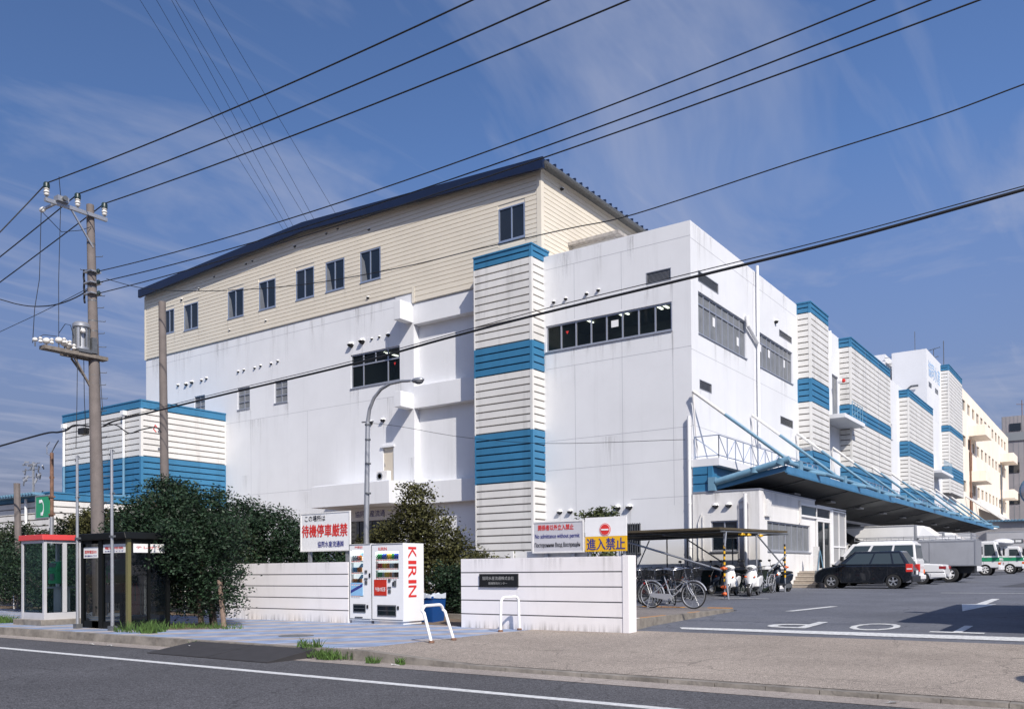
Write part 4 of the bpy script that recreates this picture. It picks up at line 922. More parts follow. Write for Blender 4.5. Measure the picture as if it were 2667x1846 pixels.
# ---- vending machines
CANS = [mat('can_%s' % n, c, .3, metal=.2) for n, c in (('green',(.04,.30,.08)),('blue',(.03,.08,.40)),('red',(.55,.03,.03)),('yellow',(.75,.50,.04)),('orange',(.70,.22,.03)),('brown',(.10,.04,.02)),('silver',(.5,.5,.52)),('cyan',(.15,.40,.62)),('pink',(.65,.25,.25)))]
def can_at(parent, x, y, z, m, h=.115, r=.031):
    b = MB(); b.lathe((x,y,z), [(r*.85,0),(r,.008),(r,h-.012),(r*.8,h)], 10); return b.build('drink_can', m, parent, smooth=True)
def vending(label, x0, x1, zt, rows, seq, win, side_text=False):
    y0 = 14.70; y1 = 15.40
    t = thing('vending_machine', label, 'vending machine', ((x0+x1)/2, y0, 0)); wx0, wx1, wz0, wz1 = win
    b = MB()   # cabinet with a recessed display window in the front
    f = Wall('y', y0); f.face(b, x0, x1, .07, zt, [(wx0,wx1,wz0,wz1)], .10)
    b.quad((x0,y0,.07),(x0,y1,.07),(x0,y1,zt),(x0,y0,zt)); b.quad((x1,y0,.07),(x1,y1,.07),(x1,y1,zt),(x1,y0,zt)); b.quad((x0,y0,zt),(x1,y0,zt),(x1,y1,zt),(x0,y1,zt)); b.quad((x0,y1,.07),(x1,y1,.07),(x1,y1,zt),(x0,y1,zt)); b.quad((x0,y0,.07),(x1,y0,.07),(x1,y1,.07),(x0,y1,.07))
    b.box(x0+.04, x1-.04, y0+.04, y1-.04, .0, .07)
    b.build('cabinet', M['wpaint'], t)
    b = MB(); b.quad((wx0,y0+.098,wz0),(wx1,y0+.098,wz0),(wx1,y0+.098,wz1),(wx0,y0+.098,wz1)); b.build('lit_backing', mat('lit_display', (.80,.82,.84), .6, emit=.75), t, fixn=False)
    b = MB(); b.box(x0+.015, x1-.015, y0-.012, y0-.001, zt-.02, zt-.01); b.box(x0+.015, x1-.015, y0-.012, y0-.001, .10, .11)
    b.box(x0+.012, x0+.02, y0-.012, y0-.001, .1, zt-.02); b.build('door_gap', M['steeld'], t)
    dw = MB(); dw.quad((wx0,y0+.01,wz0),(wx1,y0+.01,wz0),(wx1,y0+.01,wz1),(wx0,y0+.01,wz1)); dw = dw.build('display_window', glassmat('display_glass', (.3,.32,.33), .0), t, fixn=False)
    b = MB(); rh = (wz1-wz0)/rows; prices = MB()
    for r in range(rows):
        z = wz1-(r+1)*rh+.035; b.box(wx0+.005, wx1-.005, y0+.02, y0+.095, z-.03, z-.005)
        n = int((wx1-wx0-.03)/.075)
        for i in range(n):
            xx = wx0+.05+i*.075
            if r < len(seq) and seq[r][i % len(seq[r])] >= 0: can_at(dw, xx, y0+.055, z, CANS[seq[r][i % len(seq[r])]], h=.115 if r != 0 else .13)
            prices.mat(0).box(xx-.022, xx+.022, y0-.014, y0+.012, z-.045, z-.025) if r % 1 == 0 else None
            prices.mat(1).box(xx-.015, xx+.015, y0-.014, y0+.012, z-.022, z-.012)
    b.build('shelf', M['wsteel'], dw); l_ = MB(); l_.box(wx0+.02, wx1-.02, y0+.015, y0+.04, wz1-.025, wz1-.005); l_.build('window_lamp', mat('machine_lamp', (1,.98,.94), .5, emit=9), dw); prices.build('select_button', [M['wsteel'], M['redt']], t)
    return t
vr = vending('wide white vending machine with red lettering down its side, right of the pair', -14.33, -13.34, 1.85, 3, [[0,0,1,1,3,3,0,1,1,2,2],[2,2,3,3,4,6,6,5,5,8,8],[0,0,6,3,3,4,6,5,5,5,4]], (-14.20,-13.48,1.04,1.66))
Ys = 14.70
b = MB(); b.box(-14.24, -13.85, Ys-.012, Ys-.002, .655, 1.02); ad = b.build('advert_panel', mat('red_advert', (.52,.035,.02), .35, var=.2, vscale=5), vr)
text('lettering', '午後の紅茶', (-14.20, Ys-.014, .75), (1,0,0), (0,0,1), .32, .10, M['wpaint'], ad, bold=.01)
text('lettering', 'KIRIN', (-14.10, Ys-.004, 1.695), (1,0,0), (0,0,1), .26, .07, M['redt'], vr, bold=.03)
for i, ch in enumerate('KIRIN'):   # letters turned a quarter and stacked down the flank
    zt_ = [1.76,1.445,1.32,1.005,.88][i]; hh = [.26,.07,.26,.07,.26][i]
    text('side_lettering', ch, (-13.337, 14.87+.0, zt_), (0,0,-1), (0,1,0), hh, .27, M['redt'], vr, bold=.024)
def vm_hardware(t, x, y, coin, z, tx0, tx1, tz0, tz1):
    b = MB(); b.box(x-.035, x+.035, y-.018, y-.002, z+.12, z+.19); b.box(x-.05, x+.05, y-.018, y-.002, z-.03, z+.01); b.box(x-.04, x+.04, y-.016, y-.002, z-.14, z-.06); b.build('coin_panel', M['steeld'], t)
    b = MB(); b.box(x+.10, x+.14, y-.02, y-.002, z+.02, z+.12); b.build('lock', M['black'], t)
    b = MB(); b.mat(1).box(tx0, tx1, y-.014, y-.002, tz0, tz1); b.mat(0).box(tx0+.015, tx1-.015, y-.018, y-.0141, tz0+.03, tz1-.03); b.mat(1).box(tx0+.03, tx1-.03, y-.022, y-.0181, (tz0+tz1)/2-.004, (tz0+tz1)/2+.006); b.build('delivery_flap', [M['smoke'] if False else M['glassd'], M['steeld']], t)
    b = MB(); b.box(tx1+.035, tx1+.085, y-.016, y-.002, tz1-.10, tz1-.02); b.build('change_cup', M['black'], t)
vm_hardware(vr, -13.76, Ys, 0, .85, -14.14, -13.56, .18, .44)
b = MB(); b.box(-13.62, -13.55, Ys-.016, Ys-.002, .86, 1.0); b.build('lock', M['steeld'], vr)
vl = vending('narrow white vending machine with bottles on blue backing, left of the pair', -15.06, -14.345, 1.86, 4, [[6,6,8,4,4,4,4,4],[7,7,4,4,4],[4,4,5,4,4],[-1]], (-15.0,-14.60,.62,1.70))
text('lettering', 'MEIJI', (-14.86, Ys-.004, 1.745), (1,0,0), (0,0,1), .24, .06, M['redt'], vl, bold=.03)
b = MB(); b.box(-15.0, -14.61, Ys-.010, Ys-.002, .64, .95); b.mat(1).add([(-15.0,Ys-.013,.70),(-14.61,Ys-.013,.86),(-14.61,Ys-.013,.93),(-15.0,Ys-.013,.77)], [(0,1,2,3)]); b.build('advert_panel', [mat('sky_blue_panel', (.25,.48,.72), .4), M['bluet']], vl)
b = MB()
for z in (1.60, 1.34, 1.08): b.add([(-14.93,Ys+.094,z-.12),(-14.80,Ys+.094,z-.12),(-14.62,Ys+.094,z+.06),(-14.75,Ys+.094,z+.06)], [(0,1,2,3)])
b.build('backing_stripe', mat('sky_blue_stripe', (.25,.50,.72), .5), vl, fixn=False)
vm_hardware(vl, -14.50, Ys, 0, 1.05, -14.92, -14.52, .25, .45)
b = MB(); b.box(-14.87, -14.62, Ys-.012, Ys-.002, .13, .15); b.build('vent_slot', M['dark'], vl)
# ---- blue waste bin
wb = thing('waste_bin', 'square blue bin with a pale crumpled liner beside the white vending machine', 'bin', (-13.05,15.75,0))
b = MB(); b.add([(-13.66,15.60,0),(-13.24,15.60,0),(-13.24,16.0,0),(-13.66,16.0,0),(-13.70,15.56,.60),(-13.20,15.56,.60),(-13.20,16.04,.60),(-13.70,16.04,.60)], [(0,3,2,1),(0,1,5,4),(1,2,6,5),(2,3,7,6),(3,0,4,7)]); b.box(-13.72,-13.18,15.54,15.57,.56,.62); b.box(-13.6,-13.45,15.585,15.6,.25,.28); b.build('body', M['binblue'], wb, bevel=.01)
b = MB(); ring = []
for j in range(28):
    a = 2*math.pi*j/28; q = max(abs(math.cos(a)), abs(math.sin(a))); ring.append((math.cos(a)/q, math.sin(a)/q))
vs = [(-13.45+.268*c, 15.80+.262*s_, .56+.03*rng.random()) for c, s_ in ring] + [(-13.45+.272*c, 15.80+.266*s_, .63+.07*rng.random()) for c, s_ in ring] + [(-13.45+.18*c, 15.80+.18*s_, .60+.07*rng.random()) for c, s_ in ring]
b.add(vs, [(k*28+j, k*28+(j+1) % 28, (k+1)*28+(j+1) % 28, (k+1)*28+j) for k in range(2) for j in range(28)]); b.build('liner', mat('thin_plastic_bag', (.6,.64,.70), .35), wb, smooth=True, fixn=False)
# ---- white hoop barriers
def hoop(label, p0, p1, h, lean=0.0):
    t = thing('hoop_barrier', label, 'barrier', tuple(p0), group='white hoop barriers on the pavement edge')
    a = Vector(p0); c = Vector(p1); d = (c-a); u = d.normalized(); r = .12; L_ = Vector((lean, 0, 0))
    pts = [a, a+Vector((0,0,h-r))+L_*(h-r)/h + u*.02]
    for k in range(1, 6): q = math.pi/2*k/6; pts.append(a+L_+Vector((0,0,h-r+r*math.sin(q))) + u*(.02+r-r*math.cos(q)))
    for k in range(6): q = math.pi/2*k/6; pts.append(c+L_+Vector((0,0,h-r+r*math.cos(q))) - u*(.02+r-r*math.sin(q)))
    pts += [c+L_*(h-r)/h+Vector((0,0,h-r))-u*.02, c]
    b = MB(); b.tube(pts, .027, 10); b.build('hoop', M['wpaint'], t, smooth=True)
    for q in (a, c): b = MB(); b.lathe((q.x,q.y,0.004), [(.05,0),(.05,.03),(.034,.04)], 12); b.build('foot_collar', M['rust'], t)
    return t
hoop('leaning white hoop barrier in front of the blue bin', (-9.53,11.19,.0), (-9.56,11.82,.0), .62, lean=-.22)
hoop('upright white hoop barrier in front of the black plaque wall', (-10.06,13.9,.0), (-10.01,14.48,.0), .68)
# ---- telephone booth with red roof
pb = thing('telephone_booth', 'aluminium and glass telephone booth with a red roof on a concrete plinth', 'telephone booth', (-21.4,10.95,0))
X0, X1, Y1_, Y2_, zb, zt_ = -22.0, -20.92, 10.50, 11.40, .13, 2.02
b = MB(); b.box(X0-.12, X1+.15, Y1_-.14, Y2_+.12, -.05, .13); b.build('plinth', M['conc'], pb, bevel=.01)
b = MB()
for x in (X0, X1-.07):
    for y in (Y1_, Y2_-.07): b.box(x, x+.07, y, y+.07, zb, zt_)
b.box(X0+.071, X1-.071, Y1_+.005, Y1_+.06, zb, zb+.16); b.box(X0+.071, X1-.071, Y1_+.005, Y1_+.06, zt_-.07, zt_); b.box(X1-.06, X1-.005, Y1_+.071, Y2_-.071, zb, zb+.16); b.box(X1-.06, X1-.005, Y1_+.071, Y2_-.071, zt_-.07, zt_)
b.box(X0+.005, X0+.06, Y1_+.071, Y2_-.071, zb, zb+.1); b.box(X1-.055, X1-.0, Y1_+.45, Y1_+.55, zb+.16, zt_-.07)
b.box(X0+.071, X1-.071, Y2_-.06, Y2_-.005, zt_-.07, zt_); b.box(X0+.071, X1-.071, Y2_-.06, Y2_-.005, zb, zb+.1)
b.build('frame', mat('pale_aluminium', (.60,.60,.62), .4, metal=.2, var=.08), pb)
b = MB(); b.prism([(X0-.05,zt_+.0),(X1+.05,zt_+.0),(X1+.03,zt_+.13),(X0-.03,zt_+.13)], Y1_-.05, Y2_+.05, 'y'); b.build('roof', mat('red_roof_panel', (.62,.06,.06), .45, var=.1), pb, bevel=.01)
g = MB(); g.quad((X0+.05,Y1_+.03,zb+.1),(X1-.05,Y1_+.03,zb+.1),(X1-.05,Y1_+.03,zt_-.05),(X0+.05,Y1_+.03,zt_-.05)); g.quad((X1-.03,Y1_+.05,zb+.1),(X1-.03,Y2_-.05,zb+.1),(X1-.03,Y2_-.05,zt_-.05),(X1-.03,Y1_+.05,zt_-.05))
g.quad((X0+.03,Y1_+.05,zb+.1),(X0+.03,Y2_-.05,zb+.1),(X0+.03,Y2_-.05,zt_-.05),(X0+.03,Y1_+.05,zt_-.05)); g.quad((X0+.05,Y2_-.03,zb+.1),(X1-.05,Y2_-.03,zb+.1),(X1-.05,Y2_-.03,zt_-.05),(X0+.05,Y2_-.03,zt_-.05)); g.build('glass', M['clear'], pb, fixn=False)
def payphone(label, x, y, z, m, ax='x'):
    t = thing('payphone', label, 'telephone', (x,y,z), group='green payphones')
    b = MB(); b.box(x-.20, x+.20, y-.14, y+.14, z, z+.30); b.prism([(y-.16,z+.30),(y+.14,z+.30),(y+.14,z+.55),(y-.08,z+.52)], x-.19, x+.19, 'x'); b.build('body', m, t, bevel=.015)
    b = MB(); b.box(x-.02, x+.12, y-.19, y-.15, z+.08, z+.24); b.box(x-.06,x+.12,y-.185,y-.10,z+.40,z+.50); b.build('keypad', M['steel'], t)
    b = MB(); b.tube([(x-.16,y-.17,z+.12),(x-.17,y-.21,z+.2),(x-.17,y-.21,z+.36),(x-.16,y-.17,z+.44)], [.03,.018,.018,.03], 8); b.build('handset', M['green'] if m != M['green'] else mat('dark_green_plastic', (.01,.10,.05), .4), t, smooth=True)
    return t
payphone('bright green payphone inside the red-roofed booth', -21.25, 11.0, .98, M['green'])
b = MB(); b.box(X0+.1, X1-.1, 10.95, Y2_-.07, .86, .90); b.box(X0+.35, X0+.7, 11.1, Y2_-.07, .2, .86); b.build('shelf', M['steel'], pb)
# ---- pair of black booths
kb = thing('telephone_booth', 'tall black-framed glass booth pair with notices along the top, left of the big dark shrub', 'telephone booth', (-18.7,11,0))
bk = mat('black_frame', (.006,.007,.007), .5, spec=.2); olive = mat('olive_post', (.13,.12,.05), .5)
b = MB()
for x in (-19.32,-18.60,-18.52,-17.52):
    for y in (10.52, 11.45): 
        if (x, y) != (-17.52, 10.52): b.box(x, x+.08, y, y+.08, .0, 1.95)
for xa, xb_ in ((-19.24,-18.60),(-18.87,-18.52),(-18.44,-17.52)):
    for z0, z1 in ((0,.16),(1.88,1.95)): b.box(xa+.001, xb_-.001, 10.53, 10.58, z0, z1); b.box(xa+.001, xb_-.001, 11.46, 11.51, z0, z1)
for z0, z1 in ((0,.16),(1.88,1.95)): b.box(-17.50, -17.45, 10.61, 11.44, z0, z1)
b.box(-17.498,-17.452,11.0,11.06,.16,1.88)
b.build('frame', bk, kb)
b = MB(); b.box(-17.52, -17.44, 10.52, 10.60, 0, 1.95); b.build('corner_post', olive, kb)
b = MB(); b.prism([(-19.42,1.951),(-17.36,1.951),(-17.42,2.10),(-19.36,2.10)], 10.42, 11.6, 'y'); b.build('roof', bk, kb, bevel=.02)
g = MB()
for xa, xb_ in ((-19.24,-18.60),(-18.44,-17.52)):
    for y in (10.555, 11.485): g.quad((xa,y,.16),(xb_,y,.16),(xb_,y,1.88),(xa,y,1.88))
g.quad((-17.475,10.6,.16),(-17.475,11.44,.16),(-17.475,11.44,1.88),(-17.475,10.6,1.88)); g.build('glass', M['smoke'], kb, fixn=False)
def poster(x0, x1, z0, z1, l1, l2, axis='y', c=10.54):
    w = Wall(axis, c); b = MB(); w.box(b, x0, x1, z0, z1, -.006, .0); o = b.build('notice', M['wpaint'], kb)
    U = (1,0,0) if axis == 'y' else (0,1,0); P = lambda u, z: (u, c-.008, z) if axis == 'y' else (c+.008, u, z)
    for s_, z, h, m in ((l1, z0+(z1-z0)*.42, (z1-z0)*.30, 'redt'), (l2, z0+(z1-z0)*.12, (z1-z0)*.16, 'bluet')):
        if s_: text('lettering', s_, P(x0+(x1-x0)*.08, z), U, (0,0,1), (x1-x0)*.84, h, M[m], o, bold=.02)
poster(-19.22,-18.63,1.56,1.80,'国際電話001','国内電話もどうぞ'); poster(-18.42,-17.55,1.66,1.85,'電話相談','お気軽にどうぞ'); poster(10.66,11.40,1.66,1.85,'テレホン','', 'x', -17.46)
payphone('green payphone in the left black booth behind smoked glass', -18.95, 11.15, 1.0, M['green'])
b = MB(); b.box(-19.2,-18.7,10.9,11.3,.75,.79); b.box(-19.1,-18.8,10.95,11.2,.55,.95); b.build('shelf', M['steel'], kb)
ex = thing('fire_extinguisher', 'red extinguisher standing in the right black booth', 'extinguisher', (-17.95,11.0,.3))
b = MB(); b.lathe((-17.95,11.0,.3), [(.09,0),(.1,.03),(.1,.55),(.05,.64),(.03,.7)], 14); b.build('bottle', M['red'], ex, smooth=True)
b = MB(); b.tube([(-17.95,11,1.0),(-17.87,10.95,.98),(-17.83,10.93,.6)], .012, 6); b.box(-17.99,-17.91,10.97,11.03,1.0,1.04); b.build('valve', M['black'], ex)
b = MB(); b.box(-18.2,-17.7,10.85,11.2,.2,.28); b.build('stand', M['steeld'], kb)
# two slim steel posts
for lb_, x, y, zt2 in (('slim galvanised post between the two telephone booths', -19.1,10.33,3.85),('slim galvanised post in front of the black booths', -17.62,10.28,3.85)):
    t = thing('steel_post', lb_, 'post', (x,y,0), group='slim steel posts by the booths')
    b = MB(); b.tube([(x,y,0),(x-.02,y,zt2)], [.038,.028], 10); b.build('shaft', M['steel'], t, smooth=True)
    b = MB(); b.box(x-.07,x+.07,y-.07,y+.07,0.003,.10); b.build('foot', M['steeld'], t)
    b = MB(); b.box(x-.06,x+.08,y-.04,y+.03,1.98,2.02); b.box(x-.09,x+.09,y-.012,y+.012,2.9,2.93); b.tube([(x-.1,y,zt2-.12),(x,y,zt2),(x+.09,y,zt2-.05)], .012, 5); b.build('bracket', M['steeld'], t)
# telephone sign on a rusty post
ts = thing('telephone_sign', 'square green telephone sign on a rust-stained post behind the hedge', 'sign', (-27.4,14.0,0))
b = MB(); b.mat(0).tube([(-27.42,14,0),(-27.4,14,3.0)], .06, 10); b.mat(1).tube([(-27.4,14,3.0),(-27.4,14,5.0)], .055, 10); b.mat(0).tube([(-27.4,14,5.02),(-27.2,14,5.2),(-27.0,14,5.35)], .02, 6); b.tube([(-27.45,14,4.9),(-27.7,14,5.0),(-27.7,14,5.25),(-27.5,14,5.35)], .015, 5)
b.build('post', [M['steel'], M['rust']], ts)
b = MB(); b.mat(0).box(-28.30,-27.50,13.96,14.0,3.0,3.66); b.mat(1).box(-28.34,-28.301,13.95,14.01,2.96,3.70); b.box(-28.30,-27.5,13.95,14.01,3.661,3.70); b.box(-28.30,-27.5,13.95,14.01,2.96,2.999); b.build('panel', [M['greens'], M['steel']], ts)
b = MB(); arc = [(-28.02+.0+.0*k, 0) for k in range(1)]
pts = [(-27.98,3.54),(-27.88,3.50),(-27.82,3.38),(-27.82,3.24),(-27.88,3.13)]
vs = []; wd = [.09,.05,.04,.05,.09]
for k, (u, w) in enumerate(pts):
    a = Vector(pts[min(k+1,4)])-Vector(pts[max(k-1,0)]); a.normalize(); nrm = Vector((-a.y, a.x)); vs.append((u+nrm.x*wd[k]*.5, 13.952, w+nrm.y*wd[k]*.5)); vs.append((u-nrm.x*wd[k]*.5, 13.952, w-nrm.y*wd[k]*.5))
b.add(vs, [(2*k,2*k+1,2*k+3,2*k+2) for k in range(4)]); b.box(-28.08,-27.95,13.945,13.953,3.46,3.56); b.box(-27.98,-27.86,13.945,13.953,3.06,3.16)
b.build('handset_symbol', M['wpaint'], ts, fixn=False)
b = MB(); b.box(-27.48,-27.32,13.93,14.07,3.6,3.65); b.box(-27.48,-27.32,13.93,14.07,3.05,3.10); b.box(-27.44,-27.36,13.94,14.06,4.2,4.26); b.build('clamp', M['rust'], ts)
op = thing('wooden_post', 'old brown timber post rising from the far left hedge', 'post', (-31.7,15,0)); b = MB(); b.tube([(-31.55,15,0),(-31.74,15,4.4)], .11, 8); b.build('shaft', M['poleconc'], op)
# wire fence behind the booths
fn = thing('wire_fence', 'low wire-mesh fence with thin posts behind the booths and shrubs', 'fence', (-26,15.0,0))
for i in range(13): x = -44+i*2.0; b = MB(); b.tube([(x,15.02,0),(x,15.02,1.25)], .025, 6); b.build('post', M['wsteel'], fn)
b = MB()
for z in (.12,.5,.9,1.22): b.tube([(-44,15.02,z),(-20.65,15.02,z)], .008 if z not in (.12,1.22) else .018, 5)
for i in range(155): x = -44+i*.15; b.box(x-.002,x+.002,15.017,15.023,.12,1.22)
b.build('mesh', M['steeld'], fn)
# ---- utility pole ---------------------------------------------------------
PY = 13.8
up0 = onY(221, 1215, PY); upt = onY(203, 462, PY); base = Vector((up0.x+.0, PY, 0)); top = Vector((upt.x, PY, upt.z)); base.x = up0.x+(up0.x-upt.x)*up0.z/(upt.z-up0.z)
pole = thing('utility_pole', 'tall concrete utility pole with crossarm, step bolts and a transformer', 'utility pole', (base.x,PY,0))
def pp(z): return base.lerp(top, z/top.z)
b = MB(); b.tube([base-Vector((0,0,.2)), pp(4), pp(8), top], [.195,.175,.14,.105], 20); b.build('shaft', M['poleconc'], pole, smooth=True)
for z in (1.9,3.2,5.5,6.1,6.75,7.0,7.6,8.3,8.6,9.2,9.6,10.0,10.9): b = MB(); q = pp(z); r = .195-.0075*z+.006; b.tube([q-Vector((0,0,.02)), q+Vector((0,0,.02))], r, 16); b.build('band', M['steeld'], pole)
for i in range(20):
    z = 3.3+i*.38
    if 7.4 < z < 7.5: continue
    q = pp(z); sx = 1 if i % 2 else -1; d = Vector((.82, .55, 0))*sx
    if z < 9.5 and i % 2 == 0: d = Vector((.6,.8,0))
    b = MB(); b.tube([q+d*.1, q+d*.33, q+d*.34+Vector((0,0,.03))], .011, 5); b.build('step_bolt', M['steeld'], pole)
ca0 = onY(100, 455, PY); za = 12.05-.33
def cross(u, z=0.0, dz=0.0): return Vector((base.x, PY+u, za+dz))
# crossarm: along y, from far left insulator to the near right one; ends measured in the photograph
topx = pp(za).x
ya, yb_ = PY-1.40, PY+.42
arm = MB(); arm.box(topx+.10, topx+.19, ya, yb_, za-.05, za+.05); 
arm.build('crossarm', M['steel'], pole)
def ins(x, y, z, s=1.0):
    b = MB(); b.mat(1).lathe((x,y,z), [(.02*s,-.06*s),(.03*s,0)], 10); b.mat(0).lathe((x,y,z), [(.05*s,0),(.075*s,.03*s),(.05*s,.07*s),(.085*s,.10*s),(.055*s,.15*s),(.08*s,.18*s),(.05*s,.22*s)], 14); b.mat(2).lathe((x,y,z), [(.085*s,.22*s),(.085*s,.34*s),(.06*s,.38*s)], 14)
    return b.build('insulator', [M['porc'], M['steeld'], M['porcd']], pole, smooth=True)
IX = topx+.145; insy = [ya+.05, PY-.46, yb_-.07]
for y in insy: ins(IX, y, za+.11)
b = MB(); b.bar((IX,ya+.75,za-.03),(IX,PY,za-.95),.04,.04); b.bar((IX-.45,ya+.20,za-.1),(IX+.1,ya+.45,za+.1),.06,.06); b.build('brace', M['steel'], pole)
b = MB(); b.mat(0).box(IX-.1,IX+.14,ya+.30,ya+.62,za+.05,za+.2); b.build('switch', M['steel'], pole); b = MB(); b.mat(1).lathe((IX-.5,ya+.18,za-.12), [(.05,-.08),(.07,-.04),(.07,.06),(.04,.08)], 10, axis='x'); b.build('insulator', [M['steel'], M['porc']], pole, smooth=True); b = MB(); b.mat(2).lathe((IX+.02,ya+.48,za+.14), [(.07,-.16),(.07,.2)], 10, axis='x'); b.build('switch', [M['steel'], M['porc'], M['steeld']], pole)
# platform with transformer, lightning gear
zp = 7.55
q = pp(zp)
b = MB(); b.box(q.x-.08,q.x+.22,PY-1.530,PY+.32,zp-.08,zp+.02); b.box(q.x-.30,q.x-.18,PY-0.840,PY+.25,zp-.08,zp+.02); b.bar((q.x+.1,PY-0.660,zp-.1),(q.x,PY-0.072,zp-.95),.05,.05); b.bar((q.x-.25,PY-0.540,zp-.1),(q.x-.1,PY-0.060,zp-.8),.05,.05)
b.build('platform', mat('weathered_steel_arm', (.22,.19,.16), .7, var=.4, vscale=8), pole)
b = MB(); b.mat(0).lathe((q.x+.0,PY-0.372,zp+.10), [(.22,0),(.24,.02),(.24,.08),(.20,.10),(.20,.66),(.24,.68),(.24,.76),(.18,.82)], 22)
for a in range(10): t_ = 2*math.pi*a/10; b.mat(1).box(q.x+0.22*math.cos(t_)-.015,q.x+0.22*math.cos(t_)+.015,PY-0.372+0.22*math.sin(t_)-.015,PY-0.372+0.22*math.sin(t_)+.015,zp+.16,zp+.75)
b.mat(2).lathe((q.x+.22,PY-0.480,zp+.62), [(.03,0),(.06,.02),(.06,.1),(.03,.12)], 10, axis='x'); b.build('transformer', [M['steel'], M['steeld'], M['porc']], pole, smooth=True)
b = MB(); b.box(q.x-.2,q.x+.25,PY-0.180,PY-0.030,zp+.05,zp+.5); b.build('switch_box', M['steeld'], pole); b = MB(); b.box(q.x-.25,q.x+.25,PY-0.570,PY-0.180,zp+.03,zp+.12); b.build('support_plate', M['steeld'], pole)
for y, s_, h in ((PY-1.632,.7,.02),(PY-1.320,1.0,.05),(PY-0.972,1.0,.14),(PY-0.810,1.1,.1),(PY-0.690,.9,.02)):
    b = MB(); b.mat(1).tube([(q.x-.1,y,zp+.0),(q.x-.1,y,zp+.08+h)], .02, 6); b.mat(0).ball((q.x-.1,y,zp+.16+h), .13*s_, .10*s_, .09*s_); b.mat(0).lathe((q.x+.1,y+.05,zp+.05+h), [(.03,0),(.06,.03),(.035,.08),(.06,.12),(.03,.16)], 10); b.build('insulator', [M['porc'], M['steeld']], pole, smooth=True)
for pts in ([(IX-.52,ya+.16,za-.15),(IX-.5,ya+.1,9.6),(q.x-.15,PY-1.620,8.6),(q.x-.2,PY-1.650,zp+.1)], [(IX,ya+.45,za+.1),(IX-.1,PY-0.960,9.6),(q.x-.1,PY-0.972,zp+.35)], [(q.x-.2,PY-1.650,zp+.15),(q.x-.15,PY-1.380,zp+.38),(q.x-.1,PY-1.020,zp+.4)], [(q.x-.1,PY-0.972,zp+.5),(q.x,PY-0.840,zp+.78),(q.x,PY-0.690,zp+.78),(q.x,PY-0.600,zp+.5)], [(IX-.52,ya+.16,za-.15),(IX-.4,PY-0.720,za-.62),(IX,PY-0.360,za-.55),(IX,PY-0.060,za-.35)], [(IX,ya+.45,za+.2),(IX,ya+.40,za+.78)],
            [(q.x+.1,PY-0.540,zp-.1),(q.x+.12,PY-0.570,zp-1.5),(q.x+.1,PY-0.588,4.8)], [(q.x,PY-0.300,zp-.1),(q.x+.05,PY-0.312,zp-1.3),(q.x,PY-0.240,zp-2.2)], [(q.x+.1,PY+.1,zp),(q.x+.2,PY+.15,zp-1.5),(q.x+.1,PY+.1,5.6)]):
    b = MB(); b.tube(pts, .010, 5); b.build('drop_wire', M['wire'], pole)
for z in (10.05,9.72,9.4):
    q = pp(z); b = MB(); b.mat(1).box(q.x-.16,q.x+.22,PY-.17,PY+.17,z-.02,z+.02); b.mat(0).lathe((q.x+.26,PY+.05,z), [(.03,-.05),(.05,-.02),(.05,.04),(.03,.07)], 8); b.mat(2).tube([(q.x-.2,PY-.12,z+.1),(q.x-.26,PY-.1,z-.1),(q.x-.14,PY-.15,z-.25)], .03, 6); b.build('service_bracket', [M['porcd'], M['steel'], M['wire']], pole)
q = pp(5.3); b = MB(); b.box(q.x-.7,q.x-.38,PY-.15,PY+.02,5.32,5.50); b.build('cable_joint_box', M['black'], pole)
# lesser pole
P = onY(365, 680, 16); Pb = onY(371, 1085, 16)
sp = thing('utility_pole', 'plain shorter concrete pole without crossarm rising from the big shrub', 'utility pole', (Pb.x,16,0))
b = MB(); b.tube([(Pb.x+(Pb.x-P.x)*.6,16,0),(P.x,16,P.z)], [.145,.11], 16); b.build('shaft', M['poleconc'], sp, smooth=True)
b = MB(); b.tube([(P.x,16,5.05),(P.x,16,5.12)], .135, 12); b.build('band', M['steel'], sp); b = MB(); b.tube([(P.x,16,5.6),(P.x,16,5.66)], .135, 12); b.build('band', M['steel'], sp)
b = MB(); b.tube([(P.x-.15,15.88,5.62),(P.x-.24,15.85,5.72),(P.x-.15,15.85,5.84),(P.x-.06,15.86,5.74)], .018, 6); b.build('ring', M['redt'], sp)
# ---- overhead lines ---------------------------------------------------------
def catenary(a, c, sag, n=26):
    a = Vector(a); c = Vector(c); return [a.lerp(c, i/n) - Vector((0,0,sag*4*(i/n)*(1-i/n))) for i in range(n+1)]
def cable(label, pts, r, group='overhead lines along the road', name='power_line'):
    b = MB(); b.tube(pts, r, 6); return tag(b.build(name, M['wire'], smooth='all'), label, 'cable', group)
def far(px, py, Y, ext, ref):
    """the point beyond the frame on the line from ref through the photographed exit point"""
    e = onY(px, py, Y); ref = Vector(ref); return ref + (e-ref)*ext
HT = [('uppermost', insy[0], (1005,0), (0,505)), ('second', insy[1], (1175,0), (0,562)), ('third', insy[2], (1350,0), (0,620))]
for nm, y, e1, e0 in HT:
    a = Vector((IX, y, za+.11+.36)); R_ = far(*e1, y, 1.9, a); R_.z += .35
    pts = catenary(a, R_, .42)
    L_ = onY(e0[0]+0.0, e0[1], y-1.0); d = L_-a; Lp = catenary(a, a+d*8, .5, 20)
    cable('%s of the three thick lines over the pole crossarm' % nm, list(reversed(Lp))[:-1]+pts, .017)
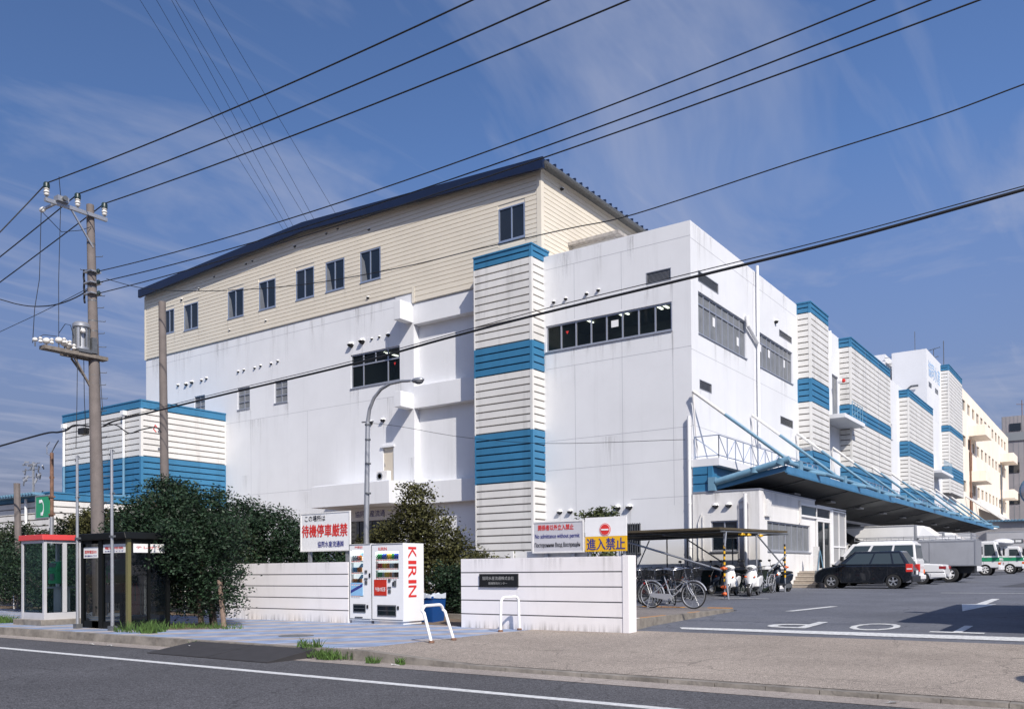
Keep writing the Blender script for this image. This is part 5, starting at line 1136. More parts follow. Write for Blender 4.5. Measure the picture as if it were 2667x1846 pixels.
# sleeve on the first line
LV = [('top', 10.05, (760,455), (1960,0)), ('middle', 9.72, (900,440), (2085,0)), ('lowest', 9.4, (1230,350), (2195,0))]
for nm, z, mid, e1 in LV:
    q = pp(z); a = Vector((q.x+.26, PY+.05, z)); m_ = onY(*mid, PY); e = onY(*e1, PY)
    # parabola through the three points, in x
    A_ = np.array([[p_.x**2, p_.x, 1] for p_ in (a, m_, e)]); co = np.linalg.solve(A_, np.array([a.z, m_.z, e.z]))
    xs = np.linspace(a.x, e.x+9, 34); cable('%s of the three lines leaving the pole mid-height to the right' % nm, [Vector((x, PY+.05, co @ np.array([x*x, x, 1]))) for x in xs], .013)
def poly_line(label, pix, Y, r, ext=6, group='overhead lines along the road', name='power_line', yf=None):
    P_ = [onY(px, py, Y) for px, py in pix]; P_.append(P_[-1]+(P_[-1]-P_[-2])*ext)
    # smooth through the points
    out_ = []
    for i in range(len(P_)-1):
        p0 = P_[max(i-1,0)]; p1 = P_[i]; p2 = P_[i+1]; p3 = P_[min(i+2, len(P_)-1)]
        for k in range(6):
            t = k/6; out_.append(.5*((2*p1)+(p2-p0)*t+(2*p0-5*p1+4*p2-p3)*t*t+(-p0+3*p1-3*p2+p3)*t**3))
    out_.append(P_[-1]); return cable(label, out_, r, group, name)
poly_line('thick black telephone cable crossing in front of the white tower', [(232,960),(260,947),(340,928),(500,889),(800,818),(1000,763),(1220,706),(1565,623),(1900,540),(2306,427)], PY, .024, 1.5, name='telephone_cable')
poly_line('thin carrier wire just above the thick telephone cable', [(232,950),(500,883),(800,811),(1220,697),(1565,613),(1900,530),(2306,419)], PY, .008, 1.5, name='carrier_wire')
poly_line('thin single wire sagging across the beige siding to the upper right', [(240,628),(330,650),(480,655),(680,641),(900,603),(1080,560),(1280,515),(1430,482),(1800,361),(2100,266),(2306,190)], PY, .010, 1.5, name='service_wire')
poly_line('thick telephone cable leaving the pole to the left', [(218,962),(170,957),(150,968),(130,973),(100,976),(0,1004)], PY, .028, 3, name='telephone_cable')
poly_line('slack black cable drooping left from the pole middle', [(212,640),(180,665),(130,685),(80,690),(40,685),(0,674)], PY, .018, 3, name='service_wire')
poly_line('thin stay wire running down left from the pole', [(210,643),(100,700),(0,747)], PY, .009, 3, name='stay_wire')
poly_line('cable looping from the main pole to the shorter pole', [(232,955),(262,957),(290,975),(315,968),(350,962),(362,972)], 14.9, .018, 0, name='telephone_cable')
poly_line('thin wire falling right across the street lamp pole', [(832,952),(900,960),(1050,985),(1240,998),(1520,990)], 17.2, .006, 0, name='service_wire')
# far transmission lines behind the roof: two towers' spans, high over the works
for i, (x0, x1) in enumerate(((315,625),(352,640),(386,655),(395,690),(436,706),(470,752))):
    a = onY(x0, 0, 95); c = onY(x1, [497,500,500,495,492,475][i], 150); ext = a+(a-c)*.6
    b = MB(); b.tube([c+(c-a)*1.0, c, a, ext], .045, 4); tag(b.build('transmission_line', M['wire']), '%s of the six thin high-voltage lines in the upper left sky' % ('first','second','third','fourth','fifth','sixth')[i] , 'cable', 'high voltage lines in the sky')
# ---- street lamp -----------------------------------------------------------
sl = thing('street_lamp', 'curved silver street lamp rising behind the vending machines', 'street lamp', (-16.75,17,0))
A = [onY(825,1200,17), onY(828,950,17), onY(832,922,17), onY(842,896,17), onY(858,876,17), onY(878,864,17), onY(905,858,17), onY(925,857,17)]
b = MB(); b.tube([Vector((A[0].x,17,-.05)), A[0], A[1]], [.085,.075,.06], 14); b.tube(A[1:], [.055,.05,.046,.043,.04,.038,.036], 12); b.build('shaft', M['steel'], sl, smooth=True)
H = onY(941,856,17); b = MB(); b.ball((H.x,17,H.z+.0), .20, .12, .075, 16, 10); b.build('lamp_head', M['steel'], sl, smooth=True)
b = MB(); b.ball((H.x+.03,17,H.z-.03), .14, .10, .075, 14, 8); b.build('lens', M['curtain'], sl, smooth=True)
for z in (3.3,4.1,4.75): b = MB(); b.tube([(A[1].x-.0,17,z),(A[1].x,17,z+.04)], .080, 12); b.build('band', M['steeld'], sl)
b = MB(); b.tube([(A[1].x-.0,17,5.15),(A[1].x,17,5.19)], .082, 12)
b.tube([(A[1].x-.17,16.95,5.25),(A[1].x+.17,17.05,5.25)], .02, 6); b.build('band', M['steeld'], sl)
# ---- traffic mirror + unseen hut and sign, invented to throw the shadows on the drive
tm = thing('traffic_mirror', 'round traffic mirror on a post at the right edge', 'mirror', (-1.35,20,0))
P = onY(2308,1105,20); b = MB(); b.lathe((P.x+.22,20,P.z), [(.30,-.02),(.32,.0),(.32,.05),(.25,.10)], 24, axis='y'); b.build('rim', M['bluesteel'], tm)
b = MB(); b.lathe((P.x+.22,19.975,P.z), [(.29,.0),(.2,-.03),(.02,-.05)], 24, axis='y'); b.build('mirror_face', M['chrome'], tm, smooth=True)
b = MB(); b.tube([(P.x+.3,20.1,.1),(P.x+.3,20.1,P.z+.3)], .04, 8); b.build('post', M['orange'], tm)
gh = thing('shadow_caster_hut', 'small flat-roofed hut, unseen at the right, added to shadow the drive', 'building', (2.4,20,.1))
b = MB(); b.box(-.45,5.5,16.75,23.2,.0,3.2); b.build('wall', M['white2'], gh); b = MB(); b.box(-.62,5.7,16.5,23.45,3.2,3.4); b.box(.35,5.3,14.9,16.4,3.2,3.3); b.build('roof', M['conc'], gh)
for y in (17.6,20.2): b = MB(); b.box(-.47,-.44,y,y+1.8,1.2,2.3); b.build('window', M['glassd'], gh)
rs = thing('shadow_caster_sign', 'round sign on a post, unseen at the right, added to shadow the drive', 'sign', (1.49,9.8,0))  # made-up disc out of view, throws the round shadow on the apron
b = MB(); b.lathe((1.49,9.8,2.16), [(.46,0),(.46,.02)], 28, axis='x'); b.build('disc', M['bluet'], rs); b = MB(); b.tube([(1.46,9.8,-.1),(1.46,9.8,2.5)], .03, 8); b.build('post', M['steel'], rs)
# litter
for i, (x, y, s_) in enumerate(((-13.3,9.2,.10),(-16.1,9.0,.07),(-15.6,9.05,.05),(-8.6,9.3,.05),(-1.9,9.25,.05))):
    b = MB(); vs = [(x+rng.normal()*s_, y+rng.normal()*s_*.6, -.145+abs(rng.normal())*s_*.45) for _ in range(9)]; b.add(vs, [(0,1,2),(2,3,4),(4,5,6),(6,7,8),(0,4,8),(1,5,7),(0,2,6)])
    tag(b.build('litter', M['wsteel'], fixn=False), ['large crumpled white litter at the kerb ramp corner','small pale litter scrap below the black booths','tiny litter scrap in the gutter by the black booths','tiny pale scrap in the gutter at the dropped kerb','tiny pale scrap on the gutter at the lower right'][i], 'litter', 'litter in the gutter')
# ================================================================ plants
def leaves(name, m, clumps, per, size, spread, parent=None, flat=.6, root=None, up=0.25):
    """clumps: (x,y,z) centres; each holds many small folded leaves at random angles"""
    C = np.array(clumps, float); n = len(C)*per
    if root is not None: C = C-np.array(root)
    c = np.repeat(C, per, axis=0) + rng.normal(size=(n,3))*np.array([spread,spread,spread*flat])
    d = rng.normal(size=(n,3)); d[:,2] *= .6; d /= np.linalg.norm(d,axis=1)[:,None]
    q = rng.normal(size=(n,3)); q[:,2] += up; nrm = np.cross(d,q); nrm /= np.linalg.norm(nrm,axis=1)[:,None]
    s = size*(.6+.8*rng.random(n))[:,None]; w = nrm*s*.42; fold = np.cross(d,nrm)*s*.12
    P = np.stack([c-d*s*.9, c+w*1.0+fold, c+d*s*.9, c-w*1.0+fold], axis=1).reshape(-1,3)
    me = bpy.data.meshes.new(name); me.vertices.add(4*n); me.vertices.foreach_set('co', P.ravel())
    me.loops.add(4*n); me.loops.foreach_set('vertex_index', np.arange(4*n)); me.polygons.add(n); me.polygons.foreach_set('loop_start', np.arange(n)*4); me.polygons.foreach_set('loop_total', np.full(n,4))
    me.update(); me.validate(); me.materials.append(m); o = bpy.data.objects.new(name, me); COL.objects.link(o)
    if parent is not None: o.parent = parent
    return o
def crown_pts(blobs, n, shell=.55):
    """points in a union of ellipsoids, thinned so the outline stays uneven"""
    vol = np.array([b[3]*b[4]*b[5] for b in blobs])**(.8); pr = vol/vol.sum(); out = []
    while len(out) < n:
        b = blobs[rng.choice(len(blobs), p=pr)]; v = rng.normal(size=3); v /= np.linalg.norm(v); r = (shell+(1-shell)*rng.random())*(.86+.2*rng.random())*(1.18 if rng.random() < .05 else 1)
        out.append((b[0]+v[0]*b[3]*r, b[1]+v[1]*b[4]*r, max(.08, b[2]+v[2]*b[5]*r)))
    return out
def tree(name, label, cat, base, blobs, n, per, size, spread, m, trunk=.09, limbs=7, group=None, stems=1, flat=.6):
    t = thing(name, label, cat, tuple(base), group)
    b = MB(); top = max(b_[2] for b_ in blobs)
    pts_l = crown_pts(blobs, limbs, .3)
    for s_ in range(stems):
        bx = base[0]+(rng.random()-.5)*.5*(stems > 1); by = base[1]+(rng.random()-.5)*.3*(stems > 1); cx_ = np.mean([q[0] for q in blobs]); cy_ = np.mean([q[1] for q in blobs]); cz_ = np.mean([q[2] for q in blobs])
        k = Vector((bx+(cx_-bx)*.4, by+(cy_-by)*.4, base[2]+(cz_-base[2])*.6)); b.tube([(bx,by,base[2]-.1), (bx+(k.x-bx)*.3+.05, by, base[2]+(k.z-base[2])*.5), k, (cx_, cy_, cz_+.3)], [trunk, trunk*.8, trunk*.6, trunk*.25], 8)
        for q in pts_l[s_::stems]:
            mid = k.lerp(Vector(q), .5)+Vector((0,0,.15)); b.tube([k, mid, q], [trunk*.5, trunk*.3, trunk*.1], 6)
    b.build('trunk', M['bark'], t, smooth=True)
    leaves('crown', m, crown_pts(blobs, n), per, size, spread, t, root=base, flat=flat); return t
# the big dark shrub-tree by the booths
tree('evergreen_tree', 'big dark evergreen shrub-tree covering the black booths and the end of the left wall', 'tree', (-17.0,12.3,0),
     [(-19.5,12.6,2.45,1.45,1.0,.80),(-18.4,12.3,2.1,1.3,1.0,.95),(-19.2,12.6,3.0,1.05,.8,.50),(-20.6,12.7,2.3,.75,.7,.6),(-17.4,12.3,1.5,.85,.8,.75),(-17.1,12.3,.75,.6,.6,.55),(-17.8,12.2,.75,.65,.5,.6),(-18.3,12.2,1.4,1.0,.8,.65),(-17.5,12.4,2.2,.75,.7,.5),(-16.9,12.5,1.75,.4,.4,.4),(-17.5,11.6,2.0,.8,.5,.45),(-17.2,11.5,1.5,.5,.4,.4),(-16.75,12.4,2.1,.65,.5,.5),(-16.55,12.3,1.45,.6,.5,.6),(-16.6,12.3,.75,.55,.45,.5),(-18.9,12.5,3.25,.6,.5,.3),(-17.9,12.6,2.75,.95,.8,.5),(-20.9,12.4,1.9,.5,.5,.6),(-19.8,12.4,1.7,.8,.7,.7)], 1950, 34, .042, .13, M['leafd'], trunk=.07, limbs=12, stems=3)
tree('evergreen_tree', 'dark rounded evergreen tree behind the left wall and the red lettered notice', 'tree', (-21.0,17,0),
     [(-21.9,17,2.7,1.1,.9,.8),(-20.6,17,2.35,1.15,.9,.75),(-19.6,17,2.0,.9,.8,.7),(-22.8,17,2.3,1.0,.8,.8),(-18.6,17.2,1.5,.9,.7,.5),(-17.6,17,1.25,.7,.6,.35),(-20.4,16.6,1.4,1.8,.6,.6)], 1050, 30, .05, .15, M['leafd'], limbs=10)
tree('evergreen_tree', 'tall bronze-tinged evergreen tree behind the vending machines', 'tree', (-15.9,18.5,0),
     [(-16.15,18.5,3.15,.42,.4,.42),(-16.4,18.5,2.75,.65,.5,.4),(-15.7,18.5,2.55,.6,.5,.4),(-16.9,18.5,2.2,1.0,.7,.5),(-15.3,18.5,2.0,.85,.6,.5),(-14.8,18.5,1.6,.6,.6,.5),(-17.8,18.5,1.9,.75,.6,.4),(-15.8,18.4,1.3,1.3,.7,.7),(-14.7,18.3,.8,.7,.6,.7),(-16.3,18.5,3.5,.3,.3,.2),(-18.4,18.3,1.5,.5,.5,.4)], 820, 34, .050, .16, M['leafb'], limbs=14, flat=.38)
tree('shrub', 'dark green shrub between the blue bin and the plaque wall', 'shrub', (-14.0,17.4,0),
     [(-14.2,17.5,.75,.75,.5,.7),(-13.4,17.4,.6,.6,.5,.6),(-12.6,17.2,.45,.45,.4,.4)], 330, 28, .045, .13, M['leafd'], trunk=.04, limbs=5)
tree('shrub', 'low russet shrub showing above the left end of the plaque wall', 'shrub', (-12.8,17.6,0),
     [(-13.3,17.6,1.4,.7,.4,.26),(-12.2,17.6,1.3,.6,.4,.3),(-11.6,17.6,1.4,.4,.4,.22),(-12.7,17.6,.8,.9,.4,.5)], 200, 26, .045, .11, M['leafb'], trunk=.03, limbs=5)
tree('small_tree', 'small leafy tree top peeping above the no-entry notice', 'tree', (-9.3,17,0),
     [(-9.75,17,2.38,.33,.25,.10),(-9.4,17,2.46,.28,.25,.10),(-9.4,17,2.15,.2,.2,.2),(-9.6,17,1.5,.35,.3,.3)], 100, 26, .045, .08, mat('olive_leaf', (.055,.07,.02), .6, island=.5), trunk=.03, limbs=6)
hedge_bl = []
for i in range(15):
    x = -46+i*1.75; hedge_bl.append((x+rng.normal()*.2, 16.0, 1.5, 1.3, .8, 1.4+.15*rng.random()))
for x, z, r in ((-33.5,2.5,1.0),(-31.0,2.35,.9),(-29.2,2.7,.9),(-27.9,3.0,.75),(-26.6,2.7,.9),(-25.6,2.5,.7),(-24.5,2.2,.8),(-36,2.4,1.1),(-39,2.3,1.1),(-23.2,2.0,.8)): hedge_bl.append((x,15.9,z,r,.7,r*.62))
tree('hedge', 'long uneven hedge behind the telephone booths on the left', 'hedge', (-30,16,0), hedge_bl, 3000, 26, .065, .17, M['leafd2'], limbs=22, stems=6)
tree('shrub', 'ragged bronze shrub beside the telephone sign post', 'shrub', (-26.4,14.6,0), [(-26.6,14.6,2.6,.8,.4,.55),(-26.0,14.6,2.95,.5,.35,.35),(-25.3,14.6,2.3,.5,.4,.5),(-26.2,14.6,1.6,.8,.5,.8)], 300, 26, .05, .13, M['leafb'], trunk=.04, limbs=7)
tree('shrub', 'dark spreading shrub hugging the left side of the red-roofed booth', 'shrub', (-23.6,12.0,0), [(-23.7,12.4,1.2,.75,.5,.9),(-24.6,12.6,1.0,.8,.5,.9),(-23.5,12.3,.5,.6,.5,.5),(-25.8,13.2,1.1,.9,.5,.95),(-27.2,13.6,1.2,.9,.5,1.0),(-28.8,13.9,1.3,1.0,.5,1.0),(-30.6,14.2,1.3,1.0,.5,1.1)], 1050, 28, .045, .14, M['leafd'], limbs=6)
# stake by the tree
st = thing('tree_stake', 'worn timber stake under the big dark shrub', 'stake', (-16.4,12.1,0)); b = MB(); b.tube([(-16.28,12.1,-.1),(-16.45,12.1,1.05)], .055, 8); b.build('shaft', mat('worn_timber', (.24,.17,.13), .9, var=.4, vscale=8), st)
def tuft(label, spots, n, h, name='grass_tuft', m='grass', group='grass tufts along the kerb'):
    b = MB()
    for _ in range(n):
        cx_, cy_, r, z = spots[rng.integers(len(spots))]; a = rng.random()*6.28; rr = r*math.sqrt(rng.random()); x = cx_+rr*math.cos(a); y = cy_+rr*math.sin(a)*.6; hh = h*(.35+1.0*rng.random()**2); l = rng.normal(size=2)*hh*.45; w = .006+.006*rng.random(); t_ = rng.random()*3.14; dx_, dy_ = w*math.cos(t_), w*math.sin(t_)
        b.add([(x-dx_,y-dy_,z),(x+dx_,y+dy_,z),(x+dx_*.7+l[0]*.5,y+dy_*.7+l[1]*.5,z+hh*.7),(x-dx_*.7+l[0]*.5,y-dy_*.7+l[1]*.5,z+hh*.7),(x+l[0],y+l[1],z+hh)], [(0,1,2,3),(3,2,4)])
    return tag(b.build(name, M[m], fixn=False), label, 'grass', group, 'stuff')
tuft('grass growing round the foot of the big dark shrub', [(-17.2,11.9,.55,0),(-16.6,11.8,.5,0),(-16.0,11.9,.5,0),(-16.9,11.6,.5,0),(-17.1,11.3,.4,0)], 430, .13)
tuft('long grass beside the black booths', [(-16.9,10.8,.35,0),(-16.5,10.5,.35,0),(-16.2,10.2,.25,0),(-16.9,10.3,.5,0)], 520, .20)
tuft('grass tuft growing over the kerb beside the rubber ramps', [(-10.75,9.6,.25,0),(-10.4,9.45,.28,-.12),(-10.1,9.38,.2,-.14),(-9.9,9.5,.3,-.13)], 620, .13)
tuft('small weeds in the gutter', [(-9.1,9.35,.14,-.14),(-8.6,9.4,.08,-.14),(-13.6,9.5,.15,-.1),(-13.1,9.3,.12,-.14)], 330, .09)
tuft('grass at the foot of the red-roofed booth and the far left kerb', [(-23.2,10.6,.5,0),(-24.0,10.7,.6,0),(-25.2,10.8,.6,0)], 1300, .16)
# bare earth pocket around the tree
b = MB(); b.add([(-17.6+1.4*math.cos(a)*(1+.1*math.sin(5*a)), 11.75+.85*math.sin(a)*(1+.12*math.cos(4*a)), .005) for a in np.linspace(0, 2*math.pi, 30, endpoint=False)], [tuple(range(30))]); struct(b.build('earth_pocket', M['soil'], fixn=False))
# low potted-looking plant with orange flowers
t = thing('flowering_plant', 'thin plant with orange flowers at the left end of the plaque wall', 'plant', (-11.85,15.3,0))
b = MB()
for i in range(5): b.tube([(-11.95+.05*i,15.3,0),(-11.98+.06*i+rng.normal()*.03,15.3,.6+.05*i)], .008, 4)
b.build('stem', M['grass'], t)
leaves('foliage', M['grass'], [(-11.92+rng.normal()*.08,15.3+rng.normal()*.05,.45+.35*rng.random()) for _ in range(18)], 5, .03, .04, t, root=(-11.85,15.3,0))
leaves('flower', M['orange'], [(-11.9+rng.normal()*.07,15.25,.68+.12*rng.random()) for _ in range(12)], 5, .03, .03, t, root=(-11.85,15.3,0))
b = MB(); b.box(-14.0,-11.7,16.5,16.7,-.05,.16); struct(b.build('bed_kerb', M['conc']))
# ================================================================ vehicles (local space: front = +x, left = +y)
def place(t, x, y, z, heading):
    t.location = (x, y, z); t.rotation_euler = (0, 0, heading)
def wheel(parent, x, y, r, w, side, hub='steel', spokes=5):
    b = MB(); s_ = side
    b.lathe((x, y, r), [(r*.62,-w/2),(r*.93,-w/2),(r,-w*.32),(r,w*.32),(r*.93,w/2),(r*.62,w/2)], 28, axis='y', caps=False)
    t = b.build('tyre', M['rubber'], parent, smooth=True)
    b = MB(); yo = y+s_*w*.42
    b.mat(0).lathe((x, yo, r), [(r*.64,0),(r*.60,s_*.012),(r*.56,-s_*.02)], 24, axis='y', caps=False)
    b.mat(1).lathe((x, yo-s_*.03, r), [(r*.60,0),(.01,-s_*.0)], 24, axis='y', caps=False)
    b.mat(0).lathe((x, yo, r), [(r*.20,-s_*.02),(r*.18,s_*.014),(.01,s_*.016)], 16, axis='y')
    for k in range(spokes):
        a = 2*math.pi*k/spokes+.3; a2 = .23
        pts = [(r*.12,a-a2*1.6),(r*.60,a-a2),(r*.60,a+a2),(r*.12,a+a2*1.6)]
        b.mat(0).add([(x+q*math.cos(t_), yo+s_*.004, r+q*math.sin(t_)) for q, t_ in pts], [(0,1,2,3)])
    b.build('rim', [M[hub], M['dark']], t, smooth=False, fixn=False); return t
def arch(cx_, r, z, n=10): return [(cx_+r*math.cos(math.pi*k/n), z+r*math.sin(math.pi*k/n)) for k in range(n+1)]
def carbody(t, outline, W_, paint, arches, zb, bev=.05, name='body'):
    """side outline (x,z) from rear-bottom over the top to the front-bottom, wheel arches cut below"""
    low = []
    for cx_, r in sorted(arches, reverse=True): low += arch(cx_, r, zb+.02)
    poly = outline + low
    b = MB(); n = len(poly)
    ys_ = [(-W_/2, .93), (-W_/2+.07, 1.0), (W_/2-.07, 1.0), (W_/2, .93)]
    zc_ = zb+.35; xc = sum(p_[0] for p_ in outline)/len(outline)
    b.prism(poly, -W_/2, W_/2, 'y')
    return b.build(name, paint, t, bevel=bev, seg=3)
def cabin(t, low, up, wl, wu, paint, name='cabin'):
    """low/up = (x_rear, x_front, z) rings; side windows inset as dark panes"""
    (x0, x1, z0), (u0, u1, z1) = low, up
    b = MB(); b.add([(x0,-wl,z0),(x1,-wl,z0),(x1,wl,z0),(x0,wl,z0),(u0,-wu,z1),(u1,-wu,z1),(u1,wu,z1),(u0,wu,z1)], [(0,3,2,1),(4,5,6,7),(0,1,5,4),(1,2,6,5),(2,3,7,6),(3,0,4,7)])
    return b.build(name, paint, t, bevel=.05, seg=3)
def sidewin(t, low, up, wl, wu, cuts, m, side, z0f=.12, z1f=.84, off=.006, name='side_window'):
    (x0, x1, z0), (u0, u1, z1) = low, up
    for a0, a1 in cuts:      # fractions along the length
        b = MB(); q = []
        for fz, aa in ((z0f,a0),(z0f,a1),(z1f,a1),(z1f,a0)):
            xa = x0+(u0-x0)*fz; xb_ = x1+(u1-x1)*fz; q.append((xa+(xb_-xa)*aa, side*(wl+(wu-wl)*fz+off), z0+(z1-z0)*fz))
        b.add(q, [(0,1,2,3)]); b.build(name, m, t, fixn=False)
def endwin(t, low, up, wl, wu, front, m, name):
    (x0, x1, z0), (u0, u1, z1) = low, up; q = []
    for fz, sy in ((.1,-1),(.1,1),(.88,1),(.88,-1)):
        x = (x1+(u1-x1)*fz+.008) if front else (x0+(u0-x0)*fz-.008); q.append((x, sy*((wl+(wu-wl)*fz)-.09), z0+(z1-z0)*fz))
    b = MB(); b.add(q, [(0,1,2,3)]); b.build(name, m, t, fixn=False)
cargl = mat('car_glass', (.04,.055,.06), .05, spec=.8)
cargl2 = glassmat('car_window_glass', (.03,.05,.05), .5)
def details(t, L0, L1, W_, zt, zl, rear_light, paint_trim=True, plate=True):
    for s_ in (-1, 1):
        b = MB(); b.box(L0-.01, L0+.12, s_*(W_/2-.02), s_*(W_/2-.22), zl, zl+rear_light); b.build('tail_light', M['red'], t, bevel=.01)
        b = MB(); b.box(L1-.14, L1+.005, s_*(W_/2-.04), s_*(W_/2-.30), zl-.04, zl+.10); b.build('headlight', M['curtain'], t, bevel=.015)
    if plate: b = MB(); b.box(L0-.03, L0-.012, -.17, .17, zl-.28, zl-.12); b.build('number_plate', M['wpaint'], t)
def car_hatch(label, paint):
    t = thing('parked_car', label, 'car', world=False)
    L0, L1, W_ = -1.86, 1.90, 1.66; wb = (-1.19, 1.20)
    out = [(L0+.05,.32),(L0,.42),(L0-.02,.72),(L0+.07,.94),(.9,.94),(1.55,.84),(L1-.12,.72),(L1,.55),(L1,.32),(L1-.08,.22)]
    carbody(t, out, W_, paint, [(wb[0],.34),(wb[1],.34)], .20, .055)
    low, up_ = (-1.80, 1.02, .92), (-1.45, .30, 1.50); cabin(t, low, up_, W_/2-.03, W_/2-.17, paint)
    for s_ in (-1, 1): sidewin(t, low, up_, W_/2-.03, W_/2-.17, [(.06,.20),(.23,.52),(.55,.90)], cargl, s_)
    endwin(t, low, up_, W_/2-.03, W_/2-.17, False, cargl, 'rear_window'); endwin(t, low, up_, W_/2-.03, W_/2-.17, True, cargl, 'windscreen')
    for s_ in (-1, 1):
        for x in wb: wheel(t, x, s_*(W_/2-.09), .29, .17, s_)
        b = MB(); b.box(-1.90, -1.66, s_*(W_/2+.004), s_*(W_/2-.16), .66, .98); b.build('tail_light', mat('red_lens', (.65,.04,.03), .2), t, bevel=.015)
        b = MB(); b.box(-1.89, -1.70, s_*(W_/2+.008), s_*(W_/2-.14), .76, .81); b.build('indicator_lens', M['wpaint'], t)
        b = MB(); b.box(1.66, 1.86, s_*(W_/2-.02), s_*(W_/2-.24), .60, .74); b.build('headlight', M['curtain'], t, bevel=.02)
        b = MB(); b.box(.62, .78, s_*(W_/2+.0), s_*(W_/2+.17), .93, 1.05); b.build('door_mirror', paint, t, bevel=.03)
        for x in (-.98, -.05, .93):
            b = MB(); b.box(x-.004, x+.004, s_*(W_/2+.001), s_*(W_/2-.01), .30, .93); b.build('door_gap', M['dark'], t)
        for x in (-.85, .08): b = MB(); b.box(x, x+.16, s_*(W_/2+.018), s_*(W_/2-.005), .78, .81); b.build('door_handle', M['black'], t)
    b = MB(); b.box(-1.92, -1.85, -.80, .80, .26, .50); b.build('bumper', M['black'], t, bevel=.02)
    b = MB(); b.box(-1.935, -1.92, -.17, .17, .56, .72); b.build('number_plate', M['wpaint'], t)
    return t
def car_van(label, paint):
    t = thing('parked_van', label, 'van', world=False); L0, L1, W_ = -1.85, 1.85, 1.68; wb = (-1.1, 1.15)
    out = [(L0,.40),(L0-.01,1.15),(1.42,1.15),(1.74,1.02),(L1,.70),(L1,.40),(L1-.05,.28),(L0+.05,.28)]
    carbody(t, out, W_, paint, [(wb[0],.36),(wb[1],.36)], .26, .06)
    low, up_ = (-1.83, 1.46, 1.13), (-1.75, .82, 1.87); cabin(t, low, up_, W_/2-.02, W_/2-.12, paint)
    b = MB(); b.add([(-1.72,-.72,1.81),(.78,-.72,1.81),(.78,.72,1.81),(-1.72,.72,1.81),(-1.62,-.60,1.97),(.5,-.60,1.97),(.5,.60,1.97),(-1.62,.60,1.97)], [(0,3,2,1),(4,5,6,7),(0,1,5,4),(1,2,6,5),(2,3,7,6),(3,0,4,7)]); b.build('high_roof', paint, t, bevel=.06, seg=3)
    for s_ in (-1, 1): sidewin(t, low, up_, W_/2-.02, W_/2-.12, [(.03,.30),(.33,.63),(.67,.93)], cargl, s_, .18, .88)
    endwin(t, low, up_, W_/2-.02, W_/2-.12, False, cargl, 'rear_window'); endwin(t, low, up_, W_/2-.02, W_/2-.12, True, cargl, 'windscreen')
    for s_ in (-1, 1):
        for x in wb: wheel(t, x, s_*(W_/2-.10), .31, .18, s_)
        b = MB(); b.box(-1.88, -1.78, s_*(W_/2-.0), s_*(W_/2-.16), .55, .72); b.build('tail_light', M['orange'], t, bevel=.01)
        b = MB(); b.box(1.75, 1.85, s_*(W_/2-.06), s_*(W_/2-.32), .66, .84); b.build('headlight', M['curtain'], t, bevel=.02)
        for x in (-.3, .75): b = MB(); b.box(x-.004, x+.004, s_*(W_/2+.002), s_*(W_/2-.01), .35, 1.15); b.build('door_gap', M['steeld'], t)
        b = MB(); b.box(1.15, 1.28, s_*(W_/2), s_*(W_/2+.2), 1.12, 1.32); b.build('door_mirror', M['black'], t, bevel=.02)
    b = MB(); b.box(-1.93, -1.84, -.82, .82, .30, .48); b.box(1.84, 1.91, -.82, .82, .32, .52); b.build('bumper', M['wsteel'], t, bevel=.02)
    return t
def car_sedan(label, paint):
    t = thing('parked_car', label, 'car', world=False); L0, L1, W_ = -2.2, 2.2, 1.68; wb = (-1.22, 1.30)
    out = [(L0+.08,.34),(L0,.48),(L0+.02,.80),(L0+.12,.92),(-1.2,.96),(1.0,.93),(1.9,.80),(L1-.05,.68),(L1,.48),(L1-.06,.30)]
    carbody(t, out, W_, paint, [(wb[0],.34),(wb[1],.34)], .22, .05)
    low, up_ = (-1.35, 1.05, .93), (-.85, .35, 1.40); cabin(t, low, up_, W_/2-.04, W_/2-.2, paint)
    for s_ in (-1, 1): sidewin(t, low, up_, W_/2-.04, W_/2-.2, [(.05,.46),(.5,.93)], cargl, s_)
    endwin(t, low, up_, W_/2-.04, W_/2-.2, False, cargl, 'rear_window'); endwin(t, low, up_, W_/2-.04, W_/2-.2, True, cargl, 'windscreen')
    for s_ in (-1, 1):
        for x in wb: wheel(t, x, s_*(W_/2-.09), .30, .17, s_, spokes=9)
        b = MB(); b.box(-2.22, -1.96, s_*(W_/2+.004), s_*(W_/2-.34), .70, .84); b.build('tail_light', mat('dark_red_lens', (.28,.02,.025), .2), t, bevel=.01)
        b = MB(); b.box(-2.19, 1.98, s_*(W_/2+.010), s_*(W_/2-.01), .555, .58); b.build('side_strip', M['black'], t)
        b = MB(); b.box(-2.24, -1.6, s_*(W_/2+.012), s_*(W_/2-.1), .32, .50); b.build('bumper', paint, t, bevel=.02)
    return t
